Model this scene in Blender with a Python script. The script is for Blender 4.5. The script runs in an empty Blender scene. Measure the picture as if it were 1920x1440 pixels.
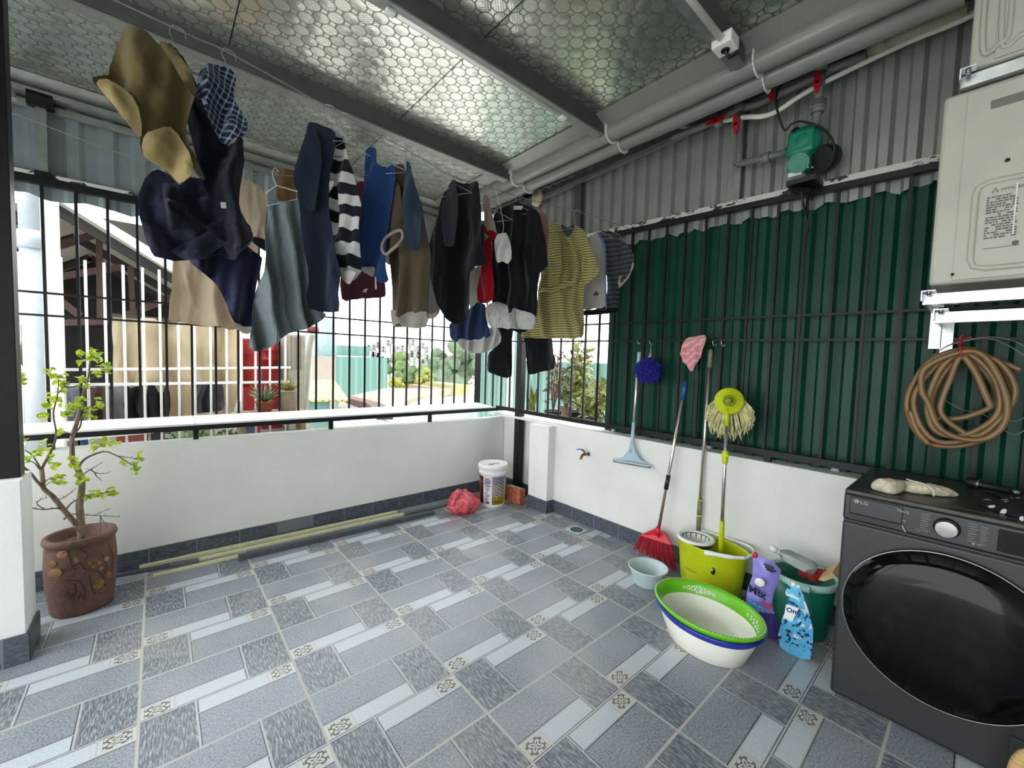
import bpy, bmesh, math, random
from mathutils import Vector, Matrix, noise
from mathutils.geometry import delaunay_2d_cdt

SC = bpy.context.scene
COL = SC.collection

# ------------------------------------------------------------------ camera
FPX = 768.176                                   # focal length in pixels for the 1920 x 1440 frame
RT = Vector((0.75692686, -0.65282523, 0.02968085))
DN = Vector((-0.01346306, -0.06098639, -0.9980478))
FW = Vector((0.65336091, 0.75504959, -0.05495126))
CP = Vector((0.0707183, -2.6596608, 1.3368881))
cam = bpy.data.cameras.new('camera')
cam.sensor_width = 36.0
cam.lens = FPX / 1920 * 36
cam.clip_start = 0.02
cam.clip_end = 500
camo = bpy.data.objects.new('camera', cam)
COL.objects.link(camo)
M3 = Matrix((RT, -DN, -FW)).transposed()
camo.matrix_world = Matrix.Translation(CP) @ M3.to_4x4()
SC.camera = camo

# ------------------------------------------------------------------ sky and exposure
SC.view_settings.view_transform = 'Standard'
SC.view_settings.look = 'None'
SC.view_settings.gamma = 1.0
SC.view_settings.use_curve_mapping = False
SC.view_settings.exposure = 0.80
wd = bpy.data.worlds.new('overcast sky')
SC.world = wd
wd.use_nodes = True
_bg = wd.node_tree.nodes['Background']
_bg.inputs[0].default_value = (0.94, 0.975, 1.0, 1)
_bg.inputs[1].default_value = 2.8
SC.cycles.max_bounces = 10
SC.cycles.diffuse_bounces = 6


# ------------------------------------------------------------------ point finding
def ray(px, py):
    return RT * ((px - 960) / FPX) + DN * ((py - 720) / FPX) + FW


def K(px, py, ax, v):
    """the point of the place seen at a pixel of the photograph on the plane x, y or z = v"""
    d = ray(px, py)
    i = 'xyz'.index(ax)
    return CP + d * ((v - CP[i]) / d[i])


def KP(px, py, p0, n):
    d = ray(px, py)
    return CP + d * ((p0 - CP).dot(n) / d.dot(n))


# ------------------------------------------------------------------ materials
def lin(c):
    return tuple(((x / 255) / 12.92 if x / 255 <= 0.04045 else ((x / 255 + 0.055) / 1.055) ** 2.4) for x in c[:3]) + (1.0,)


class V:
    """a tiny wrapper that turns arithmetic into shader math nodes"""
    nt = None

    def __init__(s, k):
        s.k = k

    @staticmethod
    def m(op, *a):
        n = V.nt.nodes.new('ShaderNodeMath')
        n.operation = op
        for i, x in enumerate(a):
            if isinstance(x, V):
                V.nt.links.new(x.k, n.inputs[i])
            else:
                n.inputs[i].default_value = x
        return V(n.outputs[0])

    def __add__(s, o): return V.m('ADD', s, o)
    def __radd__(s, o): return V.m('ADD', o, s)
    def __sub__(s, o): return V.m('SUBTRACT', s, o)
    def __rsub__(s, o): return V.m('SUBTRACT', o, s)
    def __mul__(s, o): return V.m('MULTIPLY', s, o)
    def __rmul__(s, o): return V.m('MULTIPLY', o, s)
    def __truediv__(s, o): return V.m('DIVIDE', s, o)
    def fr(s): return V.m('FLOORED_MODULO', s, 1.0)
    def gt(s, o): return V.m('GREATER_THAN', s, o)
    def lt(s, o): return V.m('LESS_THAN', s, o)
    def ab(s): return V.m('ABSOLUTE', s)
    def mx(s, o): return V.m('MAXIMUM', s, o)
    def mn(s, o): return V.m('MINIMUM', s, o)
    def sin(s): return V.m('SINE', s)
    def pw(s, o): return V.m('POWER', s, o)


def mixc(f, a, b):
    n = V.nt.nodes.new('ShaderNodeMix')
    n.data_type = 'RGBA'
    for i, x in ((0, f), (6, a), (7, b)):
        if isinstance(x, V):
            V.nt.links.new(x.k, n.inputs[i])
        else:
            n.inputs[i].default_value = x
    return V(n.outputs[2])


def sel(f, a, b):
    return a * (1.0 - f) + b * f if isinstance(f, V) else None


def newmat(name):
    m = bpy.data.materials.new(name)
    m.use_nodes = True
    V.nt = m.node_tree
    b = m.node_tree.nodes['Principled BSDF']
    return m, b


def coords(kind='Object'):
    n = V.nt.nodes.new('ShaderNodeTexCoord')
    s = V.nt.nodes.new('ShaderNodeSeparateXYZ')
    V.nt.links.new(n.outputs[kind], s.inputs[0])
    return n.outputs[kind], V(s.outputs[0]), V(s.outputs[1]), V(s.outputs[2])


def nz(vec, scale, detail=3.0, rough=0.55, stretch=None):
    if stretch:
        mp = V.nt.nodes.new('ShaderNodeMapping')
        V.nt.links.new(vec, mp.inputs[0])
        mp.inputs['Scale'].default_value = stretch[:3]
        if len(stretch) > 3:
            mp.inputs['Rotation'].default_value = (0, 0, stretch[3])
        vec = mp.outputs[0]
    n = V.nt.nodes.new('ShaderNodeTexNoise')
    n.inputs['Scale'].default_value = scale
    n.inputs['Detail'].default_value = detail
    n.inputs['Roughness'].default_value = rough
    V.nt.links.new(vec, n.inputs['Vector'])
    return V(n.outputs['Fac'])


def bump(b, h, strength=0.3, dist=0.01):
    n = V.nt.nodes.new('ShaderNodeBump')
    n.inputs['Strength'].default_value = strength
    n.inputs['Distance'].default_value = dist
    V.nt.links.new(h.k, n.inputs['Height'])
    V.nt.links.new(n.outputs[0], b.inputs['Normal'])


def setc(b, v, key='Base Color'):
    if isinstance(v, V):
        V.nt.links.new(v.k, b.inputs[key])
    else:
        b.inputs[key].default_value = v


def mat(name, c, rough=0.6, metal=0.0, var=0.12, scale=14.0, bmp=0.0, bscale=60.0, trans=0.0, stretch=None, spec=None, c2=None):
    """plain material with a procedural mottling; c is sRGB 0-255"""
    m, b = newmat(name)
    vec, x, y, z = coords()
    base = lin(c)
    if var > 0 or c2:
        n = nz(vec, scale, 4.0, 0.6, stretch)
        d = lin(c2) if c2 else tuple(k * (1 - var * 2.0) for k in base[:3]) + (1,)
        e = base if c2 else tuple(min(1, k * (1 + var * 0.6)) for k in base[:3]) + (1,)
        f = V.m('SMOOTH_MIN', (n - 0.3) * 2.5, 1.0, 0.2) if not c2 else ((n - 0.5) * 5.0 + 0.5).mx(0.0).mn(1.0)
        setc(b, mixc(f.mx(0.0), d, e))
    else:
        setc(b, base)
    b.inputs['Roughness'].default_value = rough
    b.inputs['Metallic'].default_value = metal
    if spec is not None:
        b.inputs['Specular IOR Level'].default_value = spec
    if bmp > 0:
        bump(b, nz(vec, bscale, 3.0, 0.6, stretch), bmp)
    if trans > 0:
        b.inputs['Transmission Weight'].default_value = trans
    return m


def fabric(name, c, var=0.15, trans=0.12, weave=260.0, bmp=0.25, stripes=None, plaid=None):
    """cloth: mottled colour, fine weave, a little light through; stripes = (period, fraction, colour2, tilt)"""
    m, b = newmat(name)
    vec, x, y, z = coords()
    n = nz(vec, 9.0, 4.0, 0.6)
    base = lin(c)
    col = mixc(n, tuple(k * (1 - var) for k in base[:3]) + (1,), tuple(min(1, k * (1 + var)) for k in base[:3]) + (1,))
    if stripes:
        per, fr_, c2, tilt = stripes
        w = nz(vec, 5.0, 1.0) * (per * 0.5)
        t = ((z + (x + y) * tilt + w) / per).fr().lt(fr_)
        col = mixc(t, col, lin(c2))
    if plaid:
        per, fr_, c2 = plaid
        a = ((z + x * 0.25) / per).fr().lt(fr_)
        e = ((x - z * 0.25 + y * 0.3) / per).fr().lt(fr_)
        col = mixc((a + e) * 0.5, col, lin(c2))
    setc(b, col)
    b.inputs['Roughness'].default_value = 0.92
    b.inputs['Specular IOR Level'].default_value = 0.15
    b.inputs['Sheen Weight'].default_value = 0.15
    bump(b, nz(vec, weave, 2.0) * 0.5 + nz(vec, 26.0, 4.0, 0.6, (1.0, 1.0, 0.35)) * 5.0, bmp, 0.006)
    if trans > 0:
        nt = m.node_tree
        tr = nt.nodes.new('ShaderNodeBsdfTranslucent')
        setc2 = col.k
        nt.links.new(setc2, tr.inputs[0])
        mx_ = nt.nodes.new('ShaderNodeMixShader')
        mx_.inputs[0].default_value = trans
        nt.links.new(b.outputs[0], mx_.inputs[1])
        nt.links.new(tr.outputs[0], mx_.inputs[2])
        nt.links.new(mx_.outputs[0], nt.nodes['Material Output'].inputs[0])
    return m


# ------------------------------------------------------------------ mesh building
class MB:
    def __init__(s):
        s.bm = bmesh.new()
        s.mi = 0

    def face(s, pts, mi=None, smooth=False):
        try:
            f = s.bm.faces.new([s.bm.verts.new(p) for p in pts])
        except ValueError:
            return
        f.material_index = s.mi if mi is None else mi
        f.smooth = smooth

    def box(s, c, d, rz=0.0, bev=0.0, mi=None, rot=None):
        m = Matrix.Translation(Vector(c)) @ (rot.to_4x4() if rot else Matrix.Rotation(rz, 4, 'Z')) @ Matrix.Diagonal((d[0], d[1], d[2], 1))
        r = bmesh.ops.create_cube(s.bm, size=1.0, matrix=m)
        vs = r['verts']
        fs = {f for v in vs for f in v.link_faces}
        for f in fs:
            f.material_index = s.mi if mi is None else mi
        if bev > 0:
            es = list({e for v in vs for e in v.link_edges})
            r2 = bmesh.ops.bevel(s.bm, geom=es, offset=bev, segments=2, affect='EDGES', profile=0.6)
            for f in r2['faces']:
                f.material_index = s.mi if mi is None else mi
                f.smooth = True
        return s

    def span(s, a, b, bev=0.0, mi=None):
        a, b = Vector(a), Vector(b)
        return s.box((a + b) / 2, [max(abs(x), 1e-4) for x in (b - a)], bev=bev, mi=mi)

    def beam(s, a, b, w, h, up=(0, 0, 1), mi=None, bev=0.0):
        """a square bar between two points"""
        a, b = Vector(a), Vector(b)
        d = (b - a)
        L = d.length
        d.normalize()
        u = Vector(up)
        if abs(d.dot(u)) > 0.98:
            u = Vector((0, 1, 0)) if abs(d.y) < 0.9 else Vector((1, 0, 0))
        sd = d.cross(u).normalized()
        u = sd.cross(d).normalized()
        return s.box((a + b) / 2, (L, w, h), rot=Matrix((d, sd, u)).transposed(), mi=mi, bev=bev)

    def tube(s, pts, r, n=8, mi=None, closed=False, caps=True):
        pts = [Vector(p) for p in pts]
        N = len(pts)
        rs = r if isinstance(r, (list, tuple)) else [r] * N
        mi = s.mi if mi is None else mi
        rings = []
        pu = None
        for i, p in enumerate(pts):
            if closed:
                t = pts[(i + 1) % N] - pts[i - 1]
            else:
                t = pts[min(i + 1, N - 1)] - pts[max(i - 1, 0)]
            t.normalize() if t.length > 1e-9 else None
            if pu is None:
                pu = t.orthogonal().normalized()
            pu = (pu - t * pu.dot(t))
            if pu.length < 1e-6:
                pu = t.orthogonal()
            pu.normalize()
            w = t.cross(pu)
            rings.append([s.bm.verts.new(p + (pu * math.cos(2 * math.pi * k / n) + w * math.sin(2 * math.pi * k / n)) * rs[i]) for k in range(n)])
        for i in range(N if closed else N - 1):
            A, B = rings[i], rings[(i + 1) % N]
            for k in range(n):
                f = s.bm.faces.new((A[k], A[(k + 1) % n], B[(k + 1) % n], B[k]))
                f.material_index = mi
                f.smooth = True
        if caps and not closed:
            for ring in (rings[0], rings[-1]):
                f = s.bm.faces.new(ring)
                f.material_index = mi
        return s

    def lathe(s, prof, c=(0, 0, 0), n=40, sx=1.0, sy=1.0, rz=0.0, mat=None, mi=None, wob=None):
        """profile of (r, z) pairs; each may carry a third value, its material index"""
        c = Vector(c)
        mi0 = s.mi if mi is None else mi
        R = mat.to_4x4() if mat else Matrix.Rotation(rz, 4, 'Z')
        rings = []
        for p in prof:
            r, z = p[0], p[1]
            if r < 1e-6:
                rings.append([s.bm.verts.new(c + R @ Vector((0, 0, z)))])
            else:
                rg = []
                for k in range(n):
                    a = 2 * math.pi * k / n
                    rr = r * (1 + (wob(a, z) if wob else 0))
                    rg.append(s.bm.verts.new(c + R @ Vector((rr * sx * math.cos(a), rr * sy * math.sin(a), z))))
                rings.append(rg)
        for i in range(len(rings) - 1):
            A, B = rings[i], rings[i + 1]
            m_ = prof[i][2] if len(prof[i]) > 2 else mi0
            if len(A) == 1 and len(B) == 1:
                continue
            for k in range(n):
                k2 = (k + 1) % n
                if len(A) == 1:
                    f = s.bm.faces.new((A[0], B[k2], B[k]))
                elif len(B) == 1:
                    f = s.bm.faces.new((A[k], A[k2], B[0]))
                else:
                    f = s.bm.faces.new((A[k], A[k2], B[k2], B[k]))
                f.material_index = m_
                f.smooth = True
        return s

    def cyl(s, a, b, r, n=20, mi=None, r2=None):
        return s.tube([a, b], [r, r if r2 is None else r2], n, mi)

    def ball(s, c, r, n=16, mi=None, rot=None):
        r = (r, r, r) if isinstance(r, (int, float)) else r
        m = Matrix.Translation(Vector(c)) @ (rot.to_4x4() if rot else Matrix()) @ Matrix.Diagonal((*r, 1))
        q = bmesh.ops.create_uvsphere(s.bm, u_segments=n, v_segments=max(6, n // 2), radius=1.0, matrix=m)
        for f in {f for v in q['verts'] for f in v.link_faces}:
            f.material_index = s.mi if mi is None else mi
            f.smooth = True
        return s

    def prism(s, pts, vec, mi=None, smooth=False):
        """closed extrusion of a polygon"""
        mi = s.mi if mi is None else mi
        vec = Vector(vec)
        A = [s.bm.verts.new(Vector(p)) for p in pts]
        B = [s.bm.verts.new(Vector(p) + vec) for p in pts]
        n = len(A)
        for ring in (A, B[::-1]):
            f = s.bm.faces.new(ring)
            f.material_index = mi
        for k in range(n):
            f = s.bm.faces.new((A[k], B[k], B[(k + 1) % n], A[(k + 1) % n]))
            f.material_index = mi
            f.smooth = smooth
        return s

    def mesh(s, verts, faces, mi=None, smooth=True):
        mi = s.mi if mi is None else mi
        vs = [s.bm.verts.new(v) for v in verts]
        for f_ in faces:
            try:
                f = s.bm.faces.new([vs[i] for i in f_])
            except ValueError:
                continue
            f.material_index = mi
            f.smooth = smooth
        return s

    def text(s, txt, size, o, rt, up, mi=None, depth=0.0006, align='LEFT', shear=0.0, bold=0.0):
        cu = bpy.data.curves.new('t', 'FONT')
        cu.body = txt
        cu.size = size
        cu.align_x = align
        cu.extrude = depth
        cu.shear = shear
        cu.offset = bold
        cu.resolution_u = 2
        ob = bpy.data.objects.new('t', cu)
        COL.objects.link(ob)
        dg = bpy.context.evaluated_depsgraph_get()
        me = bpy.data.meshes.new_from_object(ob.evaluated_get(dg))
        rt, up = Vector(rt).normalized(), Vector(up).normalized()
        nn = rt.cross(up)
        o = Vector(o)
        s.mesh([o + rt * v.co.x + up * v.co.y + nn * v.co.z for v in me.vertices], [tuple(p.vertices) for p in me.polygons], mi, False)
        bpy.data.objects.remove(ob)
        bpy.data.curves.remove(cu)
        bpy.data.meshes.remove(me)
        return s


WP = {}


def _finish(name, mb, mats, origin):
    bmesh.ops.recalc_face_normals(mb.bm, faces=mb.bm.faces)
    for v in mb.bm.verts:
        v.co -= origin
    me = bpy.data.meshes.new(name)
    mb.bm.to_mesh(me)
    mb.bm.free()
    for m in (mats if isinstance(mats, (list, tuple)) else [mats]):
        me.materials.append(m)
    o = bpy.data.objects.new(name, me)
    COL.objects.link(o)
    return o


def tag(o, label, cat, group=None, kind=None):
    if label: o['label'] = label
    if cat: o['category'] = cat
    if group: o['group'] = group
    if kind: o['kind'] = kind
    return o


def thing(name, label, cat, base, group=None, kind=None):
    o = bpy.data.objects.new(name, None)
    o.empty_display_size = 0.05
    COL.objects.link(o)
    o.location = Vector(base)
    WP[o.name] = Vector(base)
    return tag(o, label, cat, group, kind)


def part(name, mb, mats, parent, label=None):
    o = _finish(name, mb, mats, WP[parent.name])
    o.parent = parent
    WP[o.name] = WP[parent.name].copy()
    if label: o['label'] = label
    return o


def solo(name, mb, mats, label, cat, group=None, kind=None, base=None):
    if base is None:
        xs = [v.co for v in mb.bm.verts]
        base = Vector(((min(v.x for v in xs) + max(v.x for v in xs)) / 2, (min(v.y for v in xs) + max(v.y for v in xs)) / 2, min(v.z for v in xs)))
    base = Vector(base)
    o = _finish(name, mb, mats, base)
    o.location = base
    WP[o.name] = base.copy()
    return tag(o, label, cat, group, kind)


def struct(name, mb, mats, label=None):
    o = _finish(name, mb, mats, Vector((0, 0, 0)))
    o['kind'] = 'structure'
    WP[o.name] = Vector((0, 0, 0))
    if label: o['label'] = label
    return o


def dup(o, parent, off):
    c = o.copy()
    COL.objects.link(c)
    c.parent = parent
    c.location = o.location + Vector(off)
    WP[c.name] = WP[o.name].copy()
    return c


def spline(pts, k=6, closed=False):
    pts = [Vector(p) for p in pts]
    n = len(pts)
    out = []
    for i in range(n if closed else n - 1):
        if closed:
            a, b, c, d = pts[i - 1], pts[i], pts[(i + 1) % n], pts[(i + 2) % n]
        else:
            a, b, c, d = pts[max(i - 1, 0)], pts[i], pts[i + 1], pts[min(i + 2, n - 1)]
        for j in range(k):
            t = j / k
            out.append(0.5 * ((2 * b) + (c - a) * t + (2 * a - 5 * b + 4 * c - d) * t * t + (3 * b - a - 3 * c + d) * t ** 3))
    if not closed:
        out.append(pts[-1])
    return out


def corr(mb, a, b, z0, z1, pitch, depth, nrm, mi=None, th=0.0, z0f=None):
    """a ribbed metal sheet standing between two ground points; z0f(t) may give a wavy lower edge"""
    a, b, nrm = Vector((a[0], a[1], 0)), Vector((b[0], b[1], 0)), Vector(nrm)
    L = (b - a).length
    d = (b - a) / L
    prof = ((0.0, 0), (0.36, 0), (0.50, 1), (0.84, 1))
    pts = []
    k = 0
    while k * pitch < L:
        for u, h in prof:
            q = (k + u) * pitch
            if q <= L:
                pts.append(a + d * q + nrm * (h * depth))
        k += 1
    pts.append(b.copy())
    ft = nrm * 0.0015
    for i in range(len(pts) - 1):
        p, q = pts[i], pts[i + 1]
        zp = z0f(p) if z0f else z0
        zq = z0f(q) if z0f else z0
        for s_ in (0, 1):
            o = ft * s_
            mb.face([(p + o) + Vector((0, 0, zp)), (q + o) + Vector((0, 0, zq)), (q + o) + Vector((0, 0, z1)), (p + o) + Vector((0, 0, z1))], mi)
        mb.face([p + Vector((0, 0, zp)), q + Vector((0, 0, zq)), q + ft + Vector((0, 0, zq)), p + ft + Vector((0, 0, zp))], mi)
    return mb

# ------------------------------------------------------------------ materials of the setting
def tile_pattern(b, a, c, vec, dull=0.0):
    """grey stone-look tiles of 50 cm, each split in slabs, light strips and a small ornament square"""
    fu, fv = (a / 0.5), (c / 0.5)
    u0, v0 = fu.fr(), fv.fr()
    fl = v0.gt(0.5)
    u = u0 + fl * (1.0 - 2.0 * u0)
    v = v0 + fl * (1.0 - 2.0 * v0)
    slate = u.gt(0.674)
    low = v.gt(0.345)
    motif = low * u.lt(0.205)
    strip = low * u.gt(0.205) * u.lt(0.674)
    fine = nz(vec, 150.0, 3.0, 0.7)
    streak = nz(vec, 46.0, 4.0, 0.7, (4.6, 0.62, 1.0, -0.5))
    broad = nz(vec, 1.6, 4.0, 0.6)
    cg = mixc(((fine - 0.34) * 2.6).mx(0.0).mn(1.0), lin((92, 101, 111)), lin((168, 175, 182)))
    cs = mixc(((streak - 0.45) * 4.0).mx(0.0).mn(1.0), lin((80, 89, 97)), lin((180, 187, 191)))
    cl = mixc(fine, lin((150, 162, 170)), lin((208, 216, 221)))
    mu = (u / 0.205) * 2.0 - 1.0
    mv = ((v - 0.345) / 0.155) * 2.0 - 1.0
    ang = V.m('ARCTAN2', mu, mv)
    rad = (mu * mu + mv * mv).pw(0.5)
    orn = (rad * 15.0 + V.m('COSINE', ang * 4.0) * 2.6).sin().gt(0.35)
    orn = orn.mx((rad * 9.0 - V.m('COSINE', ang * 8.0) * 1.6).sin().gt(0.75) * rad.gt(0.3)) * mu.ab().lt(0.72) * mv.ab().lt(0.72)
    cm = mixc(orn, lin((188, 190, 186)), lin((84, 78, 70)))
    col = mixc(slate, cg, cs)
    col = mixc(strip, col, cl)
    col = mixc(motif, col, cm)
    tu = V.m('MINIMUM', u0, 1.0 - u0)
    tv = V.m('MINIMUM', v0, 1.0 - v0)
    g_tile = tu.mn(tv).lt(0.0095)
    g_in = ((u - 0.674).ab().lt(0.007)).mx((v - 0.5).ab().lt(0.007)).mx((v - 0.345).ab().lt(0.005) * u.lt(0.674)).mx((u - 0.205).ab().lt(0.005) * low)
    g_dk = (((u - 0.664).ab().lt(0.004)).mx((v - 0.491).ab().lt(0.004))).mx((v - 0.336).ab().lt(0.004) * u.lt(0.674))
    col = mixc(g_dk, col, lin((58, 62, 66)))
    col = mixc(g_in, col, lin((172, 174, 174)))
    col = mixc(g_tile, col, lin((178, 175, 168)))
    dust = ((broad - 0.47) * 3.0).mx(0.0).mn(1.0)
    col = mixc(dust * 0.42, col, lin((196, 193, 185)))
    if dull:
        col = mixc(dull, col, lin((40, 44, 50)))
    setc(b, col)
    h = 1.0 - g_tile.mx(g_in * 0.7) + streak * slate * 0.5 + fine * 0.25
    bump(b, h, 0.35, 0.003)
    setc(b, 0.30 + dust * 0.16 + g_tile * 0.3 + (fine - 0.5) * 0.2, 'Roughness')


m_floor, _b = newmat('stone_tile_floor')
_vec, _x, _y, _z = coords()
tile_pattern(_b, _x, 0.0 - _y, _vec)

m_skirt, _b = newmat('dark_skirting_tile')
_vec, _x, _y, _z = coords()
_s = nz(_vec, 40.0, 4.0, 0.65, (1.0, 1.0, 2.6))
_f = nz(_vec, 150.0, 2.0)
_t = (_x + _y + 8.06) / 0.236
_id = V.m('FLOOR', _t)
_rnd = ((_id * 12.9898).sin() * 43758.5453).fr()
_col = mixc(((_s - 0.4) * 2.6).mx(0.0).mn(1.0), lin((60, 66, 76)), lin((104, 110, 120)))
_col = mixc(_rnd.gt(0.72) * (_z - 0.055).gt(-0.03), _col, mixc(_f, lin((86, 92, 100)), lin((122, 126, 132))))
_col = mixc((_t.fr() - 0.5).ab().gt(0.488), _col, lin((118, 118, 118)))
setc(_b, _col)
_b.inputs['Roughness'].default_value = 0.45
bump(_b, _s, 0.3, 0.003)

m_plaster = mat('white_plaster', (226, 226, 222), 0.85, var=0.035, scale=3.5, bmp=0.16, bscale=55)
m_plaster_b = mat('shaded_white_plaster', (224, 224, 218), 0.85, var=0.035, scale=3.0, bmp=0.16, bscale=48)  # same white wall, its backlit shade put into a slightly duller tone

m_foil, _b = newmat('embossed_foil')
_vec, _x, _y, _z = coords()
_p = 0.10
_ax, _ay = (_x / _p), (_y / (_p * 0.92))
_d1x, _d1y = _ax.fr() - 0.5, _ay.fr() - 0.5
_d2x, _d2y = (_ax + 0.5).fr() - 0.5, (_ay + 0.5).fr() - 0.5
_r1 = (_d1x * _d1x + _d1y * _d1y).pw(0.5)
_r2 = (_d2x * _d2x + _d2y * _d2y).pw(0.5)
_r = _r1.mn(_r2)
_ring = (_r - 0.36).ab().lt(0.035)
_cell = (_r1.lt(0.36))
_seam = ((_x - 0.356) / 0.9).fr().lt(0.006)
_mesh = ((_x * 400.0).sin() * (_y * 400.0).sin())
_col = mixc(_ring, lin((236, 237, 226)), lin((150, 150, 142)))
_col = mixc(_cell, _col, lin((222, 224, 212)))
_col = mixc(_ring, _col, lin((160, 162, 152)))
_col = mixc(_seam, _col, lin((50, 50, 50)))
setc(_b, _col)
_b.inputs['Metallic'].default_value = 0.9
_n = nz(_vec, 12.0, 3.0)
setc(_b, 0.20 + _n * 0.12 + _ring * 0.15, 'Roughness')
bump(_b, (_r1.mn(0.36) * -2.0) + _ring * -0.4 + _n * 0.6 + _mesh * 0.05, 0.22, 0.012)

m_black_steel = mat('black_painted_steel', (20, 20, 22), 0.45, var=0.2, scale=30, bmp=0.08, bscale=120, spec=0.3)
m_galv = mat('galvanised_steel', (150, 152, 146), 0.45, metal=0.55, var=0.12, scale=16)
m_dark_galv = mat('dark_purlin_shaded_strut', (92, 94, 92), 0.5, metal=0.4, var=0.12, scale=12)
m_grey_sheet = mat('grey_ribbed_sheet', (150, 152, 146), 0.45, metal=0.3, var=0.06, scale=6)
m_green_sheet = mat('green_ribbed_sheet', (15, 66, 50), 0.42, var=0.12, scale=5, bmp=0.04, bscale=30, spec=0.25)
m_back_sheet = mat('blue_grey_ribbed_sheet', (140, 150, 152), 0.45, metal=0.3, var=0.08, scale=5)
m_pvc_grey = mat('grey_pvc', (130, 130, 122), 0.32, var=0.05)
m_white_paint = mat('white_painted_board', (236, 236, 232), 0.55, var=0.04, scale=8)
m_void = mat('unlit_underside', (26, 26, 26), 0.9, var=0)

m_peel, _b = newmat('peeling_white_over_black')
_vec, _x, _y, _z = coords()
_n = nz(_vec, 7.0, 5.0, 0.7, (1, 1, 3))
_col = mixc((_n - 0.56).gt(0.0), lin((196, 195, 186)), lin((34, 34, 36)))
setc(_b, _col)
_b.inputs['Roughness'].default_value = 0.6

# ------------------------------------------------------------------ floor, walls
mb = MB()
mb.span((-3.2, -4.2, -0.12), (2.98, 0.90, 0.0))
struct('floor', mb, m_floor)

a, b = K(-40, 855.5, 'y', 0.67), K(935, 782.9, 'y', 0.67)
zb = lambda x: a.z + (b.z - a.z) * (x - a.x) / (b.x - a.x)
mb = MB()
mb.prism([(-3.0, 0.67, 0), (2.85, 0.67, 0), (2.85, 0.67, zb(2.85)), (-0.6, 0.67, zb(-0.6)), (-3.0, 0.67, zb(-0.6))], (0, 0.11, 0))
struct('wall_back', mb, m_plaster_b)

mb = MB()
mb.prism([(2.86, 0.67, 0), (2.86, 0.0, 0), (2.745, 0.0, 0), (2.745, -4.2, 0), (2.96, -4.2, 0), (2.96, 0.78, 0), (2.86, 0.78, 0)], (0, 0, 0.772))
mb.box((2.85, -1.71, 0.783), (0.21, 4.98, 0.022))
struct('wall_right', mb, m_plaster)

mb = MB()
mb.span((2.655, -0.185, 0), (2.75, 0.055, 0.775), bev=0.004)
struct('wall_pier', mb, m_plaster)

mb = MB()
mb.span((-1.6, -0.064, 0.0), (-0.368, 0.13, 0.782), bev=0.003)
struct('wall_left', mb, m_plaster)

mb = MB()
mb.span((-3.0, 0.660, 0), (2.86, 0.67, 0.112))
struct('baseboard_back', mb, m_skirt)
mb = MB()
mb.span((2.736, -4.2, 0), (2.746, -0.185, 0.108))
mb.span((2.85, 0.055, 0), (2.861, 0.66, 0.108))
struct('baseboard_right', mb, m_skirt)
mb = MB()
mb.span((2.645, -0.195, 0), (2.736, -0.184, 0.112))
mb.span((2.645, -0.184, 0), (2.656, 0.055, 0.112))
struct('baseboard_pier', mb, m_skirt)
mb = MB()
mb.span((-1.6, -0.075, 0), (-0.36, -0.064, 0.125))
mb.span((-0.368, -0.064, 0), (-0.358, 0.135, 0.125))
struct('baseboard_left', mb, m_skirt)
mb = MB()
mb.span((-3.2, -4.32, 0), (3.0, -4.2, 2.86))
struct('wall_front', mb, m_plaster)

# ------------------------------------------------------------------ roof
mb = MB()
mb.span((-1.25, -4.2, 2.86), (2.20, 1.06, 2.90))
struct('ceiling', mb, m_foil)
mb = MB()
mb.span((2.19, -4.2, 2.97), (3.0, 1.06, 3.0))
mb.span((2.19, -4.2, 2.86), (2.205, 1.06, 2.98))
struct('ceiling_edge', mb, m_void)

for i, (y0, lab) in enumerate(((-0.085, 'rear'), (-0.985, 'middle'), (-1.80, 'front'), (-2.75, 'off'))):
    mb = MB()
    mb.span((-1.25, y0 - 0.03, 2.765), (2.17, y0 + 0.03, 2.86), mi=0)
    mb.span((-1.25, y0 - 0.03, 2.755), (2.17, y0 + 0.03, 2.767), mi=1)  # paler flange: light caught on the underside is put into its colour
    struct('trim_%d' % (i + 1), mb, [m_dark_galv, m_galv])

# ------------------------------------------------------------------ rear side above the parapet: railing, shelf boards, bars, sheet
YB = 1.0
r0, r1 = K(-60, 822.5, 'y', 0.70), K(946, 763.5, 'y', 0.70)
rail = thing('railing', 'black steel railing with short posts standing on the rear parapet under the white shelf', 'railing', (1.0, 0.70, 0.76))
mb = MB()
mb.beam(r0 - Vector((0, 0, 0.014)), r1 - Vector((0, 0, 0.014)), 0.04, 0.03)
part('rail', mb, m_black_steel, rail)
for px in (367, 620, 805, 95):
    q = K(px, 800, 'y', 0.72)
    zt = r0.z + (r1.z - r0.z) * (q.x - r0.x) / (r1.x - r0.x)
    mb = MB()
    mb.span((q.x - 0.014, 0.70, zb(q.x) - 0.01), (q.x + 0.014, 0.73, zt - 0.03))
    part('post', mb, m_black_steel, rail)

xs = (-1.0, K(365, 785, 'y', 0.8).x, 2.72)
for i, lab in ((0, 'white shelf board on the railing at the end near the potted plant'), (1, 'long white shelf board on the railing, running to the corner post')):
    mb = MB()
    A, B = xs[i] + 0.002, xs[i + 1] - 0.002
    z_ = lambda x: r0.z + (r1.z - r0.z) * (x - r0.x) / (r1.x - r0.x)
    mb.prism([(A, 0.69, z_(A) + 0.001), (B, 0.69, z_(B) + 0.001), (B, 0.985, z_(B) + 0.018), (A, 0.985, z_(A) + 0.018)], (0, 0, 0.012))
    solo('shelf_board', mb, m_white_paint, lab, 'shelf board', 'white boards on the railing')

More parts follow.
